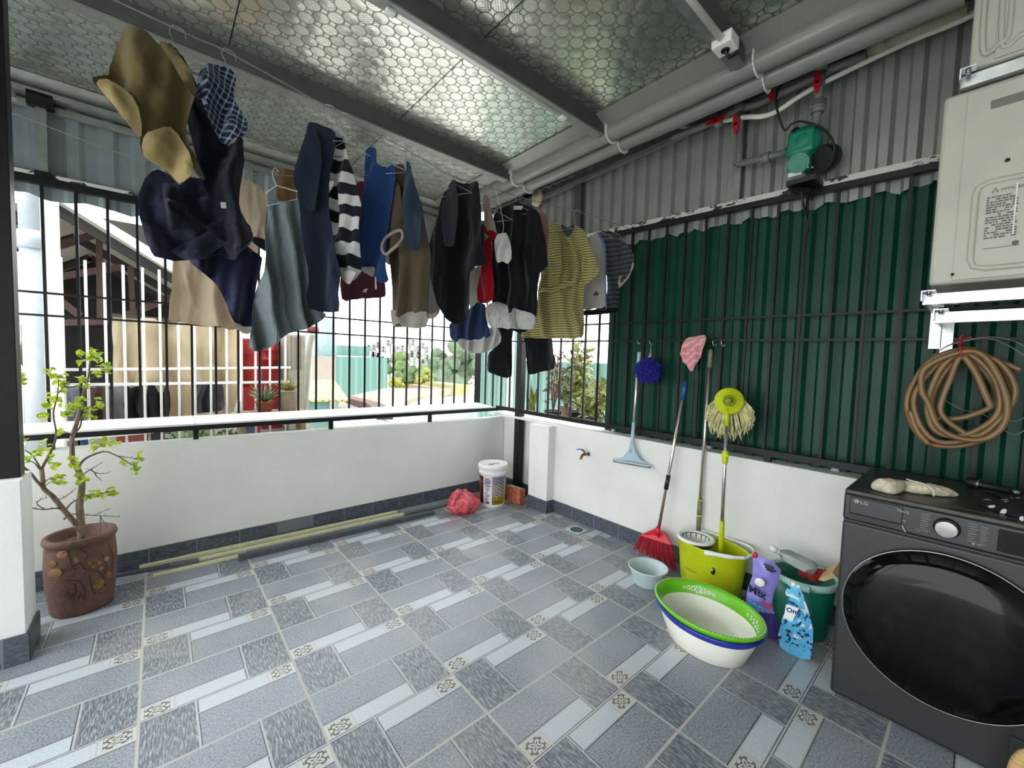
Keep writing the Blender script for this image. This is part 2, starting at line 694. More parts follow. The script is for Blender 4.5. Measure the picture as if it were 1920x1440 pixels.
gr = thing('window_grille', 'black steel bar grille above the rear parapet, open to the neighbours', 'grille', (1.0, YB, 0.88))
c0, c1 = K(22, 544, 'y', YB), K(840, 614, 'y', YB)
d0, d1 = K(22, 587.5, 'y', YB), K(852, 640, 'y', YB)
for A, B in ((c0, c1), (d0, d1)):
    mb = MB()
    s_ = (B.z - A.z) / (B.x - A.x)
    mb.beam((-1.2, YB, A.z + s_ * (-1.2 - A.x)), (2.72, YB, B.z + s_ * (2.72 - B.x)), 0.012, 0.012)
    part('cross_bar', mb, m_black_steel, gr)
mb = MB()
mb.span((0.389 - 0.007, YB - 0.007, 0.87), (0.389 + 0.007, YB + 0.007, 2.30))
bar0 = part('bar', mb, m_black_steel, gr)
for k in list(range(-10, 0)) + list(range(1, 18)):
    dup(bar0, gr, (0.1362 * k, 0, 0))
mb = MB()
mb.span((2.72, YB - 0.02, 0.87), (2.76, YB + 0.02, 2.84))
part('corner_post', mb, m_black_steel, gr)

mb = MB()
q = K(150, 346, 'y', 0.98)
mb.span((-1.9, 0.955, 2.275), (2.8, 0.995, 2.335), mi=0)
mb.span((-1.9, 0.953, 2.318), (2.8, 0.990, 2.338), mi=1)
struct('trim_5', mb, [m_black_steel, m_peel])
mb = MB()
rz = random.Random(4)
corr(mb, (-1.9, 1.03), (2.90, 1.03), 2.2, 2.80, 0.15, 0.02, (0, -1, 0), z0f=lambda p: 2.215 + 0.012 * math.sin(p.x * 21) + 0.006 * math.sin(p.x * 47))
struct('wall_back_cladding', mb, m_back_sheet)
mb = MB()
mb.span((-1.9, 0.93, 2.76), (2.3, 1.02, 2.79))
mb.span((-1.9, 0.985, 2.70), (2.3, 1.01, 2.74))
mb.prism([(-1.9, 0.90, 2.855), (-1.9, 0.96, 2.855), (-1.9, 1.0, 2.79), (-1.9, 0.985, 2.785)], (4.2, 0, 0))
struct('trim_6', mb, m_galv)
mb = MB()
q0, q1 = K(66, 196, 'y', 0.965), K(87, 196, 'y', 0.965)
mb.span((q0.x, 0.95, 2.32), (q1.x, 0.985, 2.75))
struct('trim_7', mb, m_galv)
mb = MB()
mb.span((q0.x - 0.03, 0.93, 2.70), (q1.x + 0.03, 0.975, 2.775))
mb.span((q0.x - 0.01, 0.94, 2.31), (q1.x + 0.01, 0.975, 2.345))
struct('trim_8', mb, m_black_steel)

mb = MB()
corr(mb, (-1.24, -4.2), (-1.24, 1.0), 2.25, 2.86, 0.15, 0.02, (1, 0, 0))  # unseen sheet, added to keep left daylight off the upper right side
struct('added_light_blocker_left', mb, m_back_sheet)

# ------------------------------------------------------------------ posts
mb = MB()
mb.box((2.795, 0.36, 1.48), (0.07, 0.07, 2.96), bev=0.004)
solo('steel_post', mb, m_black_steel, 'black square steel post standing in the corner behind the white wall pier', 'post')
mb = MB()
q = K(31, 600, 'y', 0.03)
mb.span((q.x - 0.09, 0.0, 0.782), (q.x, 0.08, 2.86), bev=0.003)
solo('steel_post', mb, m_black_steel, 'black steel post standing on the white pier beside the potted tree', 'post')
mb = MB()
q = K(20, 150, 'y', 0.2)
mb.beam(K(-25, 60, 'y', 0.25), K(22, 186, 'y', 0.25), 0.045, 0.03)
solo('steel_strut', mb, m_galv, 'pale galvanised strut hanging from the roof at the top corner beside the black post', 'strut')

# ------------------------------------------------------------------ right side: railing, bars, ribbed sheets
XR = 2.79
s0, s1 = K(989.4, 768.8, 'x', 2.78), K(1627.5, 873, 'x', 2.78)
sl = (s1.z - s0.z) / (s1.y - s0.y)
zr = lambda y: s0.z + sl * (y - s0.y)
gr2 = thing('window_grille', 'black steel bar grille with bottom rail along the right parapet, before the green sheet', 'grille', (XR, -1.0, 0.83))
mb = MB()
mb.beam((2.78, 0.70, zr(0.70) - 0.02), (2.78, -3.6, zr(-3.6) - 0.02), 0.035, 0.036)
part('bottom_rail', mb, m_black_steel, gr2)
for A, B in ((K(1131, 607.5, 'x', XR), K(1760, 580, 'x', XR)), (K(1120, 639.5, 'x', XR), K(1775, 636, 'x', XR))):
    s_ = (B.z - A.z) / (B.y - A.y)
    mb = MB()
    mb.beam((XR, 1.0, A.z + s_ * (1.0 - A.y)), (XR, -3.6, A.z + s_ * (-3.6 - A.y)), 0.012, 0.012)
    part('cross_bar', mb, m_black_steel, gr2)
mb = MB()
mb.span((XR - 0.007, 0.93 - 0.007, 0.83), (XR + 0.007, 0.93 + 0.007, 2.33))
bar1 = part('bar', mb, m_black_steel, gr2)
for k in range(1, 33):
    if k == 4:
        continue
    dup(bar1, gr2, (0, -0.1375 * k, 0))
for y_ in (-1.85, -3.2):
    mb = MB()
    mb.span((2.765, y_ - 0.016, 0.79), (2.795, y_ + 0.016, 0.84))
    part('post', mb, m_black_steel, gr2)

b0, b1 = K(1280, 416, 'x', 2.78), K(1760, 316, 'x', 2.78)
sb = (b1.z - b0.z) / (b1.y - b0.y)
zbm = lambda y: b0.z + sb * (y - b0.y)
mb = MB()
mb.beam((2.79, 0.98, zbm(0.98) + 0.02), (2.79, -3.8, zbm(-3.8) + 0.02), 0.04, 0.04, mi=0)
mb.beam((2.786, 0.98, zbm(0.98) + 0.044), (2.786, -3.8, zbm(-3.8) + 0.044), 0.042, 0.03, mi=1)
struct('trim_9', mb, [m_black_steel, m_peel])
g0, g1 = K(1280, 437, 'x', 2.84), K(1757, 343, 'x', 2.84)
sg = (g1.z - g0.z) / (g1.y - g0.y)
mb = MB()
corr(mb, (2.86, 1.04), (2.86, -4.2), 2.2, 2.96, 0.104, 0.030, (-1, 0, 0), z0f=lambda p: g0.z + sg * (p.y - g0.y) + 0.01 * math.sin(p.y * 33) + 0.005 * math.sin(p.y * 71))
struct('wall_right_cladding_upper', mb, m_grey_sheet)
mb = MB()
corr(mb, (2.885, -0.605), (2.885, -4.2), 0.78, 2.36, 0.115, 0.022, (-1, 0, 0))
struct('wall_right_cladding_lower', mb, m_green_sheet)
f0, f1 = K(1016, 370, 'x', 2.75), K(1259, 260, 'x', 2.75)
sf = (f1.z - f0.z) / (f1.y - f0.y)
zf = lambda y: f0.z + sf * (y - f0.y)
mb = MB()
mb.prism([(2.75, 0.9, zf(0.9)), (2.75, -3.9, zf(-3.9)), (2.75, -3.9, zf(-3.9) + 0.055), (2.75, 0.9, zf(0.9) + 0.055)], (0.06, 0, 0))
mb.prism([(2.738, 0.9, zf(0.9)), (2.738, -3.9, zf(-3.9)), (2.738, -3.9, zf(-3.9) + 0.012), (2.738, 0.9, zf(0.9) + 0.012)], (0.03, 0, 0))
struct('trim_10', mb, m_galv)
for i, (pa, pb, m_) in enumerate((((1080, 350), (1092, 350), m_dark_galv), ((1379, 230), (1396, 230), m_galv))):  # shade on the first strut is put into its darker steel
    qa, qb = K(*pa, 'x', 2.81), K(*pb, 'x', 2.81)
    mb = MB()
    mb.span((2.795, qa.y, zbm(qa.y) + 0.05), (2.83, qb.y, zf(qa.y) + 0.01))
    struct('trim_%d' % (11 + i), mb, m_)

# flashing and the two drain pipes that run side by side under the roof edge
mb = MB()
mb.prism([(2.10, 0.95, 2.852), (2.235, 0.95, 2.80), (2.245, 0.95, 2.806), (2.115, 0.95, 2.86)], (0, -5.0, 0))
struct('trim_13', mb, m_pvc_grey)
for (x, z, lab) in ((2.245, 2.79, 'grey drain pipe under the roof edge, the one beside the foil ceiling'), (2.372, 2.775, 'grey drain pipe under the roof edge, the one beside the ribbed wall')):
    t = thing('drain_pipe', lab, 'pipe', (x, -1.5, z - 0.055), 'drain pipes under the roof edge')
    mb = MB()
    mb.tube([(x, 0.96, z), (x, -0.4, z), (x, -2.0, z), (x, -2.52, z)], 0.052, 24)
    part('pipe', mb, m_pvc_grey, t)
    for y_ in (-0.13, -1.03, -1.86):
        mb = MB()
        pts = [Vector((x + 0.058 * math.cos(w), y_, z + 0.058 * math.sin(w))) for w in [math.radians(d) for d in range(100, 341, 20)]]
        pts = [Vector((x - 0.05, y_, 2.85))] + pts[3:]
        for p, q in zip(pts, pts[1:]):
            mb.beam(p, q, 0.022, 0.004, up=(0, 1, 0))
        part('strap', mb, m_white_paint, t)

# ------------------------------------------------------------------ washing machine
m_wash = mat('graphite_enamel', (54, 55, 57), 0.38, metal=0.35, var=0.05, scale=4)
m_wash_top = mat('dark_speckled_worktop', (60, 57, 52), 0.35, var=0.3, scale=40)
m_wash_pan = mat('graphite_control_panel', (50, 51, 53), 0.3, metal=0.3, var=0.03)
m_door_glass = mat('black_smoked_glass', (6, 8, 11), 0.07, var=0, spec=0.22)
m_chrome = mat('brushed_chrome', (150, 148, 146), 0.28, metal=0.9, var=0.1, scale=50)
m_prn = mat('pale_grey_print', (178, 178, 176), 0.6, var=0)
m_prn_dim = mat('dim_grey_print', (118, 118, 118), 0.6, var=0)
m_black = mat('black_plastic', (22, 22, 24), 0.45, var=0.1)
m_white_pl = mat('white_plastic', (232, 233, 230), 0.35, var=0.03)
WXF, WY0, WY1, WZ = 2.165, -2.312, -2.912, 0.862
RGT, UP = Vector((0, -1, 0)), Vector((0, 0, 1))
wm = thing('washing_machine', 'dark graphite front-loading washing machine standing against the right wall', 'washing machine', (2.45, -2.61, 0))
mb = MB()
mb.span((WXF + 0.005, WY1, 0.008), (2.72, WY0, 0.735), bev=0.012)
mb.span((WXF + 0.012, WY1 + 0.004, 0.733), (2.72, WY0 - 0.004, 0.74))
mb.box((WXF + 0.001, WY1 + 0.075, 0.12), (0.006, 0.11, 0.085), bev=0.002)
part('body', mb, m_wash, wm)
mb = MB()
mb.span((WXF + 0.004, WY1, 0.742), (2.72, WY0, 0.845), bev=0.008)
part('control_panel', mb, m_wash_pan, wm)
mb = MB()
mb.span((WXF + 0.012, WY1, 0.842), (2.74, WY0, WZ), bev=0.006)
mb.span((WXF + 0.06, WY1 + 0.03, WZ - 0.001), (2.70, WY0 - 0.03, WZ + 0.001))
part('top', mb, m_wash_top, wm)
for (x, y) in ((2.22, WY0 - 0.06), (2.22, WY1 + 0.06), (2.67, WY0 - 0.06), (2.67, WY1 + 0.06)):
    mb = MB()
    mb.cyl((x, y, 0), (x, y, 0.03), 0.022)
    part('foot', mb, m_black, wm)
dc = Vector((WXF, -2.612, 0.425))
Rm = Matrix.Rotation(-math.pi / 2, 3, 'Y')          # local z towards the room (-x)
mb = MB()
mb.lathe([(0.0, -0.01), (0.276, -0.01), (0.280, 0.006), (0.276, 0.016), (0.268, 0.020), (0.255, 0.034), (0.22, 0.046), (0.12, 0.056), (0.0, 0.058)], dc, 72, mat=Rm)
door = part('door', mb, m_door_glass, wm)
mb = MB()
mb.tube([dc + Vector((-0.010, 0.279 * math.cos(a), 0.279 * math.sin(a))) for a in [2 * math.pi * k / 72 for k in range(72)]], 0.0035, 6, closed=True)
part('rim', mb, m_chrome, door, 'thin bright rim of the round door')
kn = K(1775, 990, 'x', WXF)
mb = MB()
mb.lathe([(0, 0.0, 1), (0.034, 0.0, 1), (0.034, 0.006, 1), (0.029, 0.008, 0), (0.0286, 0.0255, 0), (0.0278, 0.0280, 0), (0.0270, 0.0284, 0), (0.0262, 0.0285, 0), (0.0, 0.0285, 0)], Vector((WXF, kn.y, kn.z)), 40, mat=Rm)
part('dial', mb, [m_chrome, m_black], wm, 'round metallic programme dial')
dr = [K(1590, 960, 'x', WXF), K(1705, 1003, 'x', WXF)]
mb = MB()
mb.span((WXF - 0.002, WY0 - 0.02, 0.772), (WXF + 0.008, WY0 - 0.175, 0.838), bev=0.003, mi=0)
mb.prism([(WXF - 0.003, WY0 - 0.02, 0.771), (WXF - 0.003, WY0 - 0.175, 0.771), (WXF - 0.003, WY0 - 0.165, 0.757), (WXF - 0.003, WY0 - 0.02, 0.748)], (0.006, 0, 0), mi=1)
mb.beam((WXF - 0.004, WY0 - 0.176, 0.771), (WXF - 0.004, WY0 - 0.187, 0.748), 0.004, 0.003, mi=2)
drw = part('detergent_drawer', mb, [m_wash_pan, m_black, m_chrome], wm)
mb = MB()
o_ = K(1606, 940, 'x', WXF - 0.003)
mb.lathe([(0, 0), (0.0085, 0), (0.0085, 0.001), (0, 0.001)], Vector((WXF - 0.0025, o_.y, o_.z)), 24, mat=Rm, mi=0)
for a0, a1, r in ((40, 330, 0.0062),):
    mb.tube([Vector((WXF - 0.0042, o_.y - r * math.cos(math.radians(a)), o_.z + r * math.sin(math.radians(a)))) for a in range(a0, a1, 15)], 0.0006, 5, mi=1)
mb.beam((WXF - 0.0042, o_.y, o_.z + 0.004), (WXF - 0.0042, o_.y, o_.z - 0.003), 0.0012, 0.0008, mi=1)
mb.beam((WXF - 0.0042, o_.y, o_.z - 0.003), (WXF - 0.0042, o_.y - 0.003, o_.z - 0.003), 0.0012, 0.0008, mi=1)
mb.text('LG', 0.0195, (WXF - 0.003, o_.y - 0.0115, o_.z - 0.0068), RGT, UP, 0)
part('logo', mb, [m_prn, m_wash_pan], drw)
mb = MB()
q = K(1681, 956, 'x', WXF)
mb.text('ThinQ', 0.013, (WXF - 0.0035, q.y, q.z - 0.004), RGT, UP, 0)
q = K(1690, 975, 'x', WXF)
mb.text('9kg', 0.008, (WXF + 0.002, q.y, q.z - 0.004), RGT, UP, 0)
q = K(1716, 992, 'x', WXF)
mb.text('AI', 0.014, (WXF + 0.002, q.y, q.z - 0.006), RGT, UP, 1)
mb.text('DD', 0.012, (WXF + 0.002, q.y - 0.018, q.z - 0.003), RGT, UP, 1)
q0, q1 = K(1727, 965, 'x', WXF), K(1752, 968, 'x', WXF)
for k in range(8):
    w = (0.024, 0.020, 0.026, 0.018, 0.022, 0.02, 0.016, 0.024)[k]
    z = 0.828 - k * 0.0085
    mb.span((WXF + 0.003, q0.y, z), (WXF + 0.0045, q0.y - w, z + 0.0025), mi=1)
    mb.span((WXF + 0.003, kn.y - 0.05, z), (WXF + 0.0045, kn.y - 0.05 - w * 0.9, z + 0.0025), mi=1)
    mb.span((WXF + 0.003, kn.y - 0.078, z - 0.003), (WXF + 0.0045, kn.y - 0.078 - w * 0.7, z - 0.0005), mi=1)
q = K(1825, 1020, 'x', WXF)
mb.lathe([(0, 0), (0.003, 0), (0.003, 0.001), (0, 0.001)], Vector((WXF + 0.003, q.y, q.z)), 12, mat=Rm, mi=0)
mb.span((WXF + 0.003, q.y - 0.008, q.z - 0.002), (WXF + 0.0045, q.y - 0.018, q.z + 0.002), mi=1)
part('lettering', mb, [m_prn, m_prn_dim], wm)
mb = MB()
q = K(1873, 990, 'x', WXF)
mb.span((WXF, q.y, 0.758), (WXF + 0.008, q.y - 0.13, 0.832), bev=0.002)
part('display', mb, m_door_glass, wm)

# things lying on the washing machine
m_knit = mat('dirty_cream_knit', (236, 226, 198), 0.95, var=0.3, scale=22, bmp=0.8, bscale=140)
m_string = mat('cream_string', (222, 214, 190), 0.9, var=0.1)
base = K(1690, 915, 'z', 0.885)
t = thing('work_glove_bundle', 'dirty cream knitted glove bundle tied with string lying on the washing machine', 'gloves', (base.x, base.y, WZ + 0.002))
ax = [K(1640, 906, 'z', 0.89), K(1652, 907, 'z', 0.895), K(1672, 910, 'z', 0.895), K(1690, 911, 'z', 0.885), K(1720, 915, 'z', 0.885), K(1752, 920, 'z', 0.882), K(1775, 924, 'z', 0.878), K(1792, 927, 'z', 0.874)]
rr = [0.016, 0.028, 0.030, 0.022, 0.024, 0.022, 0.018, 0.008]
mb = MB()
pts = spline(ax, 6)
rs = []
for i in range(len(ax) - 1):
    rs += [rr[i] + (rr[i + 1] - rr[i]) * j / 6 for j in range(6)]
rs.append(rr[-1])
pts = [Vector((p.x, p.y, WZ + 0.002 + r * 0.9)) for p, r in zip(pts, rs)]
mb.tube(pts, rs, 18)
for v in mb.bm.verts:
    n_ = noise.noise_vector(v.co * 38) * 0.006 + noise.noise_vector(v.co * 110) * 0.0025
    v.co += n_
    v.co.z = max(v.co.z, WZ + 0.0025)
part('knit_body', mb, m_knit, t)
mb = MB()
c_ = pts[20]
mb.tube(spline([c_ + Vector((0.0, 0.0, 0.030)), c_ + Vector((-0.02, -0.02, 0.030)), c_ + Vector((-0.03, -0.05, 0.028)), c_ + Vector((-0.03, -0.075, 0.012)), c_ + Vector((-0.032, -0.08, -0.012))], 6), 0.003, 6)
mb.tube([pts[14] + Vector((0.024 * math.cos(a), 0.006 * math.cos(a), 0.024 * math.sin(a))) for a in [k * math.pi / 6 for k in range(0, 12)]], 0.002, 5, closed=True)
part('string', mb, m_string, t)

m_dots, _b = newmat('black_cloth_white_dots')
_vec, _x, _y, _z = coords()
_vo = V.nt.nodes.new('ShaderNodeTexVoronoi')
_vo.inputs['Scale'].default_value = 21
_vo.inputs['Randomness'].default_value = 0.75
V.nt.links.new(_vec, _vo.inputs['Vector'])
setc(_b, mixc(V(_vo.outputs['Distance']).lt(0.22), lin((16, 16, 22)), lin((228, 228, 226))))
_b.inputs['Roughness'].default_value = 0.9
mb = MB()
nx_, ny_ = 26, 26
gv = []
for i in range(nx_ + 1):
    for j in range(ny_ + 1):
        u, v = i / nx_, j / ny_
        x = 2.28 + 0.34 * u - 0.09 * math.sin(v * 3) + 0.02 * math.sin(v * 9)
        y = -2.700 - 0.19 * v + 0.03 * math.sin(u * 7)
        h = WZ + 0.004 + 0.036 * (math.sin(u * 3.14) * math.sin(v * 1.9 + 0.2)) ** 0.7 + 0.012 * noise.noise(Vector((x * 16, y * 16, 3)))
        gv.append(Vector((x, y, max(h, WZ + 0.004))))
fc = []
for i in range(nx_):
    for j in range(ny_):
        a_ = i * (ny_ + 1) + j
        fc.append((a_, a_ + ny_ + 1, a_ + ny_ + 2, a_ + 1))
n0 = len(gv)
gv2 = gv + [Vector((p.x, p.y, WZ + 0.0025)) for p in gv]
edge = []
fc2 = fc + [tuple(k + n0 for k in f[::-1]) for f in fc]
for i in range(nx_):
    for j in (0, ny_):
        a_, b_ = i * (ny_ + 1) + j, (i + 1) * (ny_ + 1) + j
        fc2.append((a_, b_, b_ + n0, a_ + n0))
for j in range(ny_):
    for i in (0, nx_):
        a_, b_ = i * (ny_ + 1) + j, i * (ny_ + 1) + j + 1
        fc2.append((a_, b_, b_ + n0, a_ + n0))
mb.mesh(gv2, fc2)
solo('polka_dot_cloth', mb, m_dots, 'black cloth with white polka dots crumpled on the washing machine', 'cloth')
a_, b_ = Vector((2.655, -2.635, WZ + 0.024)), Vector((2.62, -2.76, WZ + 0.02))
t = thing('hand_torch', 'black hand torch with bright metal end lying at the back of the washing machine', 'torch', (a_ + b_) / 2 - Vector((0, 0, 0.022)))
mb = MB()
mb.tube([a_, a_ + (b_ - a_) * 0.25, a_ + (b_ - a_) * 0.32, a_ + (b_ - a_) * 0.95], [0.021, 0.021, 0.015, 0.015], 16)
part('body', mb, m_black, t)
mb = MB()
mb.tube([a_ + (b_ - a_) * 0.22, a_ + (b_ - a_) * 0.28], [0.0215, 0.0215], 16)
mb.tube([a_ + (b_ - a_) * 0.95, a_ + (b_ - a_) * 1.12], [0.013, 0.011], 12)
part('metal_band', mb, m_chrome, t)

# yellow-wood thing at the frame's lower corner
m_wood = mat('pale_wood', (205, 168, 110), 0.55, var=0.2, scale=20, stretch=(1, 1, 12))
mb = MB()
q = K(1911, 1425, 'x', 2.02)
mb.tube(spline([q + Vector((0, 0.005, -0.05)), q + Vector((0, -0.004, 0.0)), q + Vector((0, -0.03, 0.035)), q + Vector((0, -0.12, 0.06))], 8), 0.018, 12)
for sgn in ((0, 0.005, -0.05), (0, -0.12, 0.06)):
    e = q + Vector(sgn)
    mb.cyl((e.x, e.y, 0), e, 0.016, 12)
solo('wooden_stool_leg', mb, m_wood, 'bent pale wooden stool edge cut off at the corner before the washing machine', 'stool')

# ------------------------------------------------------------------ outdoor air conditioner units
m_ac = mat('cream_enamel', (192, 189, 174), 0.42, var=0.05, scale=5)
m_ac_dk = mat('grey_recess', (120, 118, 108), 0.6, var=0.05)
m_alu = mat('bright_bracket_steel', (186, 188, 190), 0.3, metal=0.85, var=0.1, scale=20)
XA = 2.38


def ac_unit(label, y0, z0, h, w, panel):
    t = thing('air_conditioner_unit', label, 'air conditioner', (XA + 0.16, y0 - w / 2, z0), 'outdoor air conditioner units')
    mb = MB()
    mb.span((XA + 0.004, y0 - w, z0), (XA + 0.33, y0, z0 + h), bev=0.014)
    part('casing', mb, m_ac, t)
    mb = MB()
    yy = y0 - 0.062
    mb.span((XA - 0.003, y0 - w + 0.01, z0 + 0.012), (XA + 0.012, yy, z0 + h - 0.014), bev=0.003)
    fp = part('front_panel', mb, m_ac, t)
    return t, fp


zl = K(1747, 535, 'x', XA).z
ztop = K(1770, 183, 'x', XA).z
yl = K(1752, 400, 'x', XA).y
ac, fp = ac_unit('cream outdoor air conditioner unit with a printed plate, lower one on the right wall', yl, zl, ztop - zl, 0.86, True)
mb = MB()
for pa, pb in (((1826, 362), (1826, 468)),):
    z1_, z2_ = K(1835, 346, 'x', XA).z, K(1835, 505, 'x', XA).z
    yA = K(1824, 430, 'x', XA).y
    pts = [Vector((XA - 0.004, yA - 0.7, z1_)), Vector((XA - 0.004, yA - 0.03, z1_)), Vector((XA - 0.004, yA - 0.006, z1_ - 0.012)), Vector((XA - 0.004, yA, z1_ - 0.04)), Vector((XA - 0.004, yA, z2_ + 0.04)), Vector((XA - 0.004, yA - 0.010, z2_ + 0.010)), Vector((XA - 0.004, yA - 0.04, z2_)), Vector((XA - 0.004, yA - 0.7, z2_))]
    mb.tube(pts, 0.010, 10)
part('panel_rib', mb, m_ac, fp)
mb = MB()
qa = K(1858, 198, 'x', XA)
mb.span((XA - 0.006, qa.y, qa.z - 0.015), (XA + 0.002, qa.y - 0.16, qa.z + 0.015), bev=0.002)
part('grip_recess', mb, m_ac_dk, fp)
mb = MB()
for px, py, r in ((1889, 301, 0.0065), (1786, 515, 0.005)):
    q = K(px, py, 'x', XA)
    mb.lathe([(0, 0), (r, 0), (r, 0.004), (0, 0.004)], Vector((XA - 0.003, q.y, q.z)), 16, mat=Rm)
part('screw', mb, m_black, fp)
mb = MB()
q = K(1866, 358, 'x', XA)
q2 = K(1852, 358, 'x', XA)
PXM = (K(1870, 400, 'x', XA) - K(1870, 430, 'x', XA)).z / 30     # metres per pixel here
tri = 4 * PXM
for dx_, dz_ in ((0, 1.0), (-1, -0.6), (1, -0.6)):
    cpt = Vector((XA - 0.004, q.y - dx_ * tri * 0.7, q.z + dz_ * tri * 0.7))
    mb.prism([cpt + Vector((0, tri * 0.45, 0)), cpt + Vector((0, 0, tri * 0.7)), cpt + Vector((0, -tri * 0.45, 0)), cpt + Vector((0, 0, -tri * 0.7))], (-0.0008, 0, 0))
mb.text('MITSUBISHI', 0.0135, (XA - 0.0045, q.y - 0.014, q.z - 0.005), RGT, UP)
rz = random.Random(7)
zt_, zb_ = K(1855, 373, 'x', XA).z, K(1855, 448, 'x', XA).z
yL, yR = q2.y, K(1908, 410, 'x', XA).y
n_ = 17
for k in range(n_):
    z = zt_ + (zb_ - zt_) * k / (n_ - 1)
    y = yL
    while y > yR + 0.006:
        w = rz.uniform(0.004, 0.016)
        if rz.random() < 0.82:
            mb.span((XA - 0.0036, y, z), (XA - 0.0046, max(y - w, yR), z + 0.0055))
        y -= w + 0.0025
mb.span((XA - 0.0036, yL, zb_ - 0.036), (XA - 0.0046, yR - 0.01, zb_ - 0.034))
mb.lathe([(0, 0), (0.008, 0), (0.008, 0.0012), (0, 0.0012)], Vector((XA - 0.0036, yR, zb_ - 0.026)), 16, mat=Rm)
part('printed_plate', mb, mat('grey_print', (112, 112, 108), 0.7, var=0.1), fp)
mb = MB()
sy = K(1900, 410, 'x', XA).y
mb.span((XA - 0.006, sy, K(1898, 345, 'x', XA).z), (XA - 0.003, sy - 0.0035, K(1896, 440, 'x', XA).z))
part('tape', mb, m_white_pl, fp)

y2 = K(1822, 60, 'x', XA).y
z2 = K(1832, 128, 'x', XA).z
ac2, fp2 = ac_unit('cream outdoor air conditioner unit with moulded ribs, upper one close under the roof', y2, z2, 0.44, 0.80, False)
mb = MB()
for px in (1846, 1880):
    q_ = K(px, 60, 'x', XA)
    mb.tube(spline([Vector((XA - 0.003, q_.y, z2 + 0.06)), Vector((XA - 0.003, q_.y, z2 + 0.34)), Vector((XA - 0.003, q_.y - 0.05, z2 + 0.36)), Vector((XA - 0.003, q_.y - 0.06, z2 + 0.1)), Vector((XA - 0.003, q_.y - 0.04, z2 + 0.06))], 6, True), 0.008, 8, closed=True)
part('moulded_rib', mb, m_ac, fp2)


def bracket(z, px_tip, label, yoff):
    tip = K(*px_tip, 'x', XA - 0.05)
    t = thing('wall_bracket', label, 'bracket', (2.6, tip.y, z))
    mb = MB()
    mb.span((XA - 0.07, tip.y - 0.02, z), (2.80, tip.y + 0.02, z + 0.004))
    mb.span((XA - 0.07, tip.y + 0.016, z - 0.035), (2.80, tip.y + 0.02, z))
    mb.span((2.775, tip.y - 0.02, z - 0.2), (2.805, tip.y + 0.02, z + 0.03))
    part('arm', mb, m_alu, t)
    mb = MB()
    mb.span((XA - 0.02, tip.y - 0.75, z - 0.045), (XA + 0.03, tip.y + 0.018, z - 0.037))
    mb.span((XA - 0.02, tip.y - 0.75, z - 0.037), (XA - 0.016, tip.y + 0.018, z - 0.004))
    part('cross_rail', mb, m_alu, t)
    mb = MB()
    mb.cyl((XA - 0.05, tip.y, z - 0.014), (XA - 0.05, tip.y, z + 0.012), 0.007, 8)
    part('bolt', mb, m_chrome, t)
    return t


bracket(zl - 0.032, (1742, 545), 'bright metal wall bracket carrying the lower air conditioner unit', 0)
bracket(zl - 0.105, (1765, 577), 'second bright metal bracket, just below the one carrying the lower unit', 0)
bracket(z2 - 0.02, (1815, 137), 'metal wall bracket between the two air conditioner units', 0)

# ------------------------------------------------------------------ coiled brown hose
m_hose = mat('brown_rubber_hose', (132, 102, 64), 0.38, var=0.15, scale=12)
XH = 2.73
loops = [
    [(1805, 655), (1740, 680), (1702, 745), (1712, 800), (1745, 832), (1800, 836), (1860, 815), (1893, 765), (1888, 710), (1850, 668)],
    [(1806, 657), (1752, 690), (1715, 742), (1722, 790), (1752, 825), (1800, 828), (1850, 806), (1878, 760), (1876, 715), (1843, 675)],
    [(1806, 662), (1765, 690), (1740, 752), (1748, 800), (1778, 817), (1820, 812), (1868, 780), (1873, 735), (1850, 690)],
    [(1808, 665), (1770, 700), (1748, 745), (1752, 778), (1768, 785), (1810, 782), (1862, 760), (1868, 730), (1840, 690)],
    [(1804, 668), (1782, 710), (1766, 752), (1765, 775), (1790, 800), (1830, 818), (1872, 790), (1902, 745), (1895, 705), (1860, 672)],
    [(1802, 660), (1735, 690), (1728, 730), (1740, 755), (1760, 800), (1800, 822), (1850, 822), (1885, 790), (1884, 735), (1848, 670)],
]
base = K(1805, 836, 'x', XH)
t = thing('garden_hose', 'coiled brown rubber hose hanging from a red tie on the bar grille', 'hose', base)
mb = MB()
for i, lp in enumerate(loops):
    pts = spline([K(x, y, 'x', XH - 0.018 * (i % 3) - 0.008 * i) for x, y in lp], 8, True)
    mb.tube(pts, 0.0115, 10, closed=True)
mb.tube(spline([K(x, y, 'x', XH - 0.07) for x, y in ((1808, 668), (1830, 700), (1853, 752), (1857, 762))], 6), 0.0115, 10)
mb.tube(spline([K(x, y, 'x', XH - 0.03) for x, y in ((1706, 770), (1720, 808), (1742, 833))], 6), 0.0115, 10)
mb.tube(spline([K(x, y, 'x', XH - 0.02) for x, y in ((1845, 668), (1880, 680), (1914, 694))], 6), 0.0115, 10)
part('coil', mb, m_hose, t)
mb = MB()
mb.tube(spline([K(x, y, 'x', XH - 0.085 + 0.03 * (y < 650)) for x, y in ((1803, 668), (1800, 652), (1803, 640), (1800, 633), (1806, 628))], 5), 0.004, 6)
mb.tube(spline([K(x, y, 'x', XR - 0.01) for x, y in ((1785, 643), (1803, 637), (1822, 631))], 5), 0.004, 6)
mb.tube(spline([K(x, y, 'x', XR - 0.015) for x, y in ((1745, 672), (1765, 655), (1790, 642), (1803, 636))], 5), 0.002, 5)
part('tie', mb, mat('red_plastic_tie', (170, 30, 40), 0.5, var=0.1), t, 'red plastic tie string')
mb = MB()
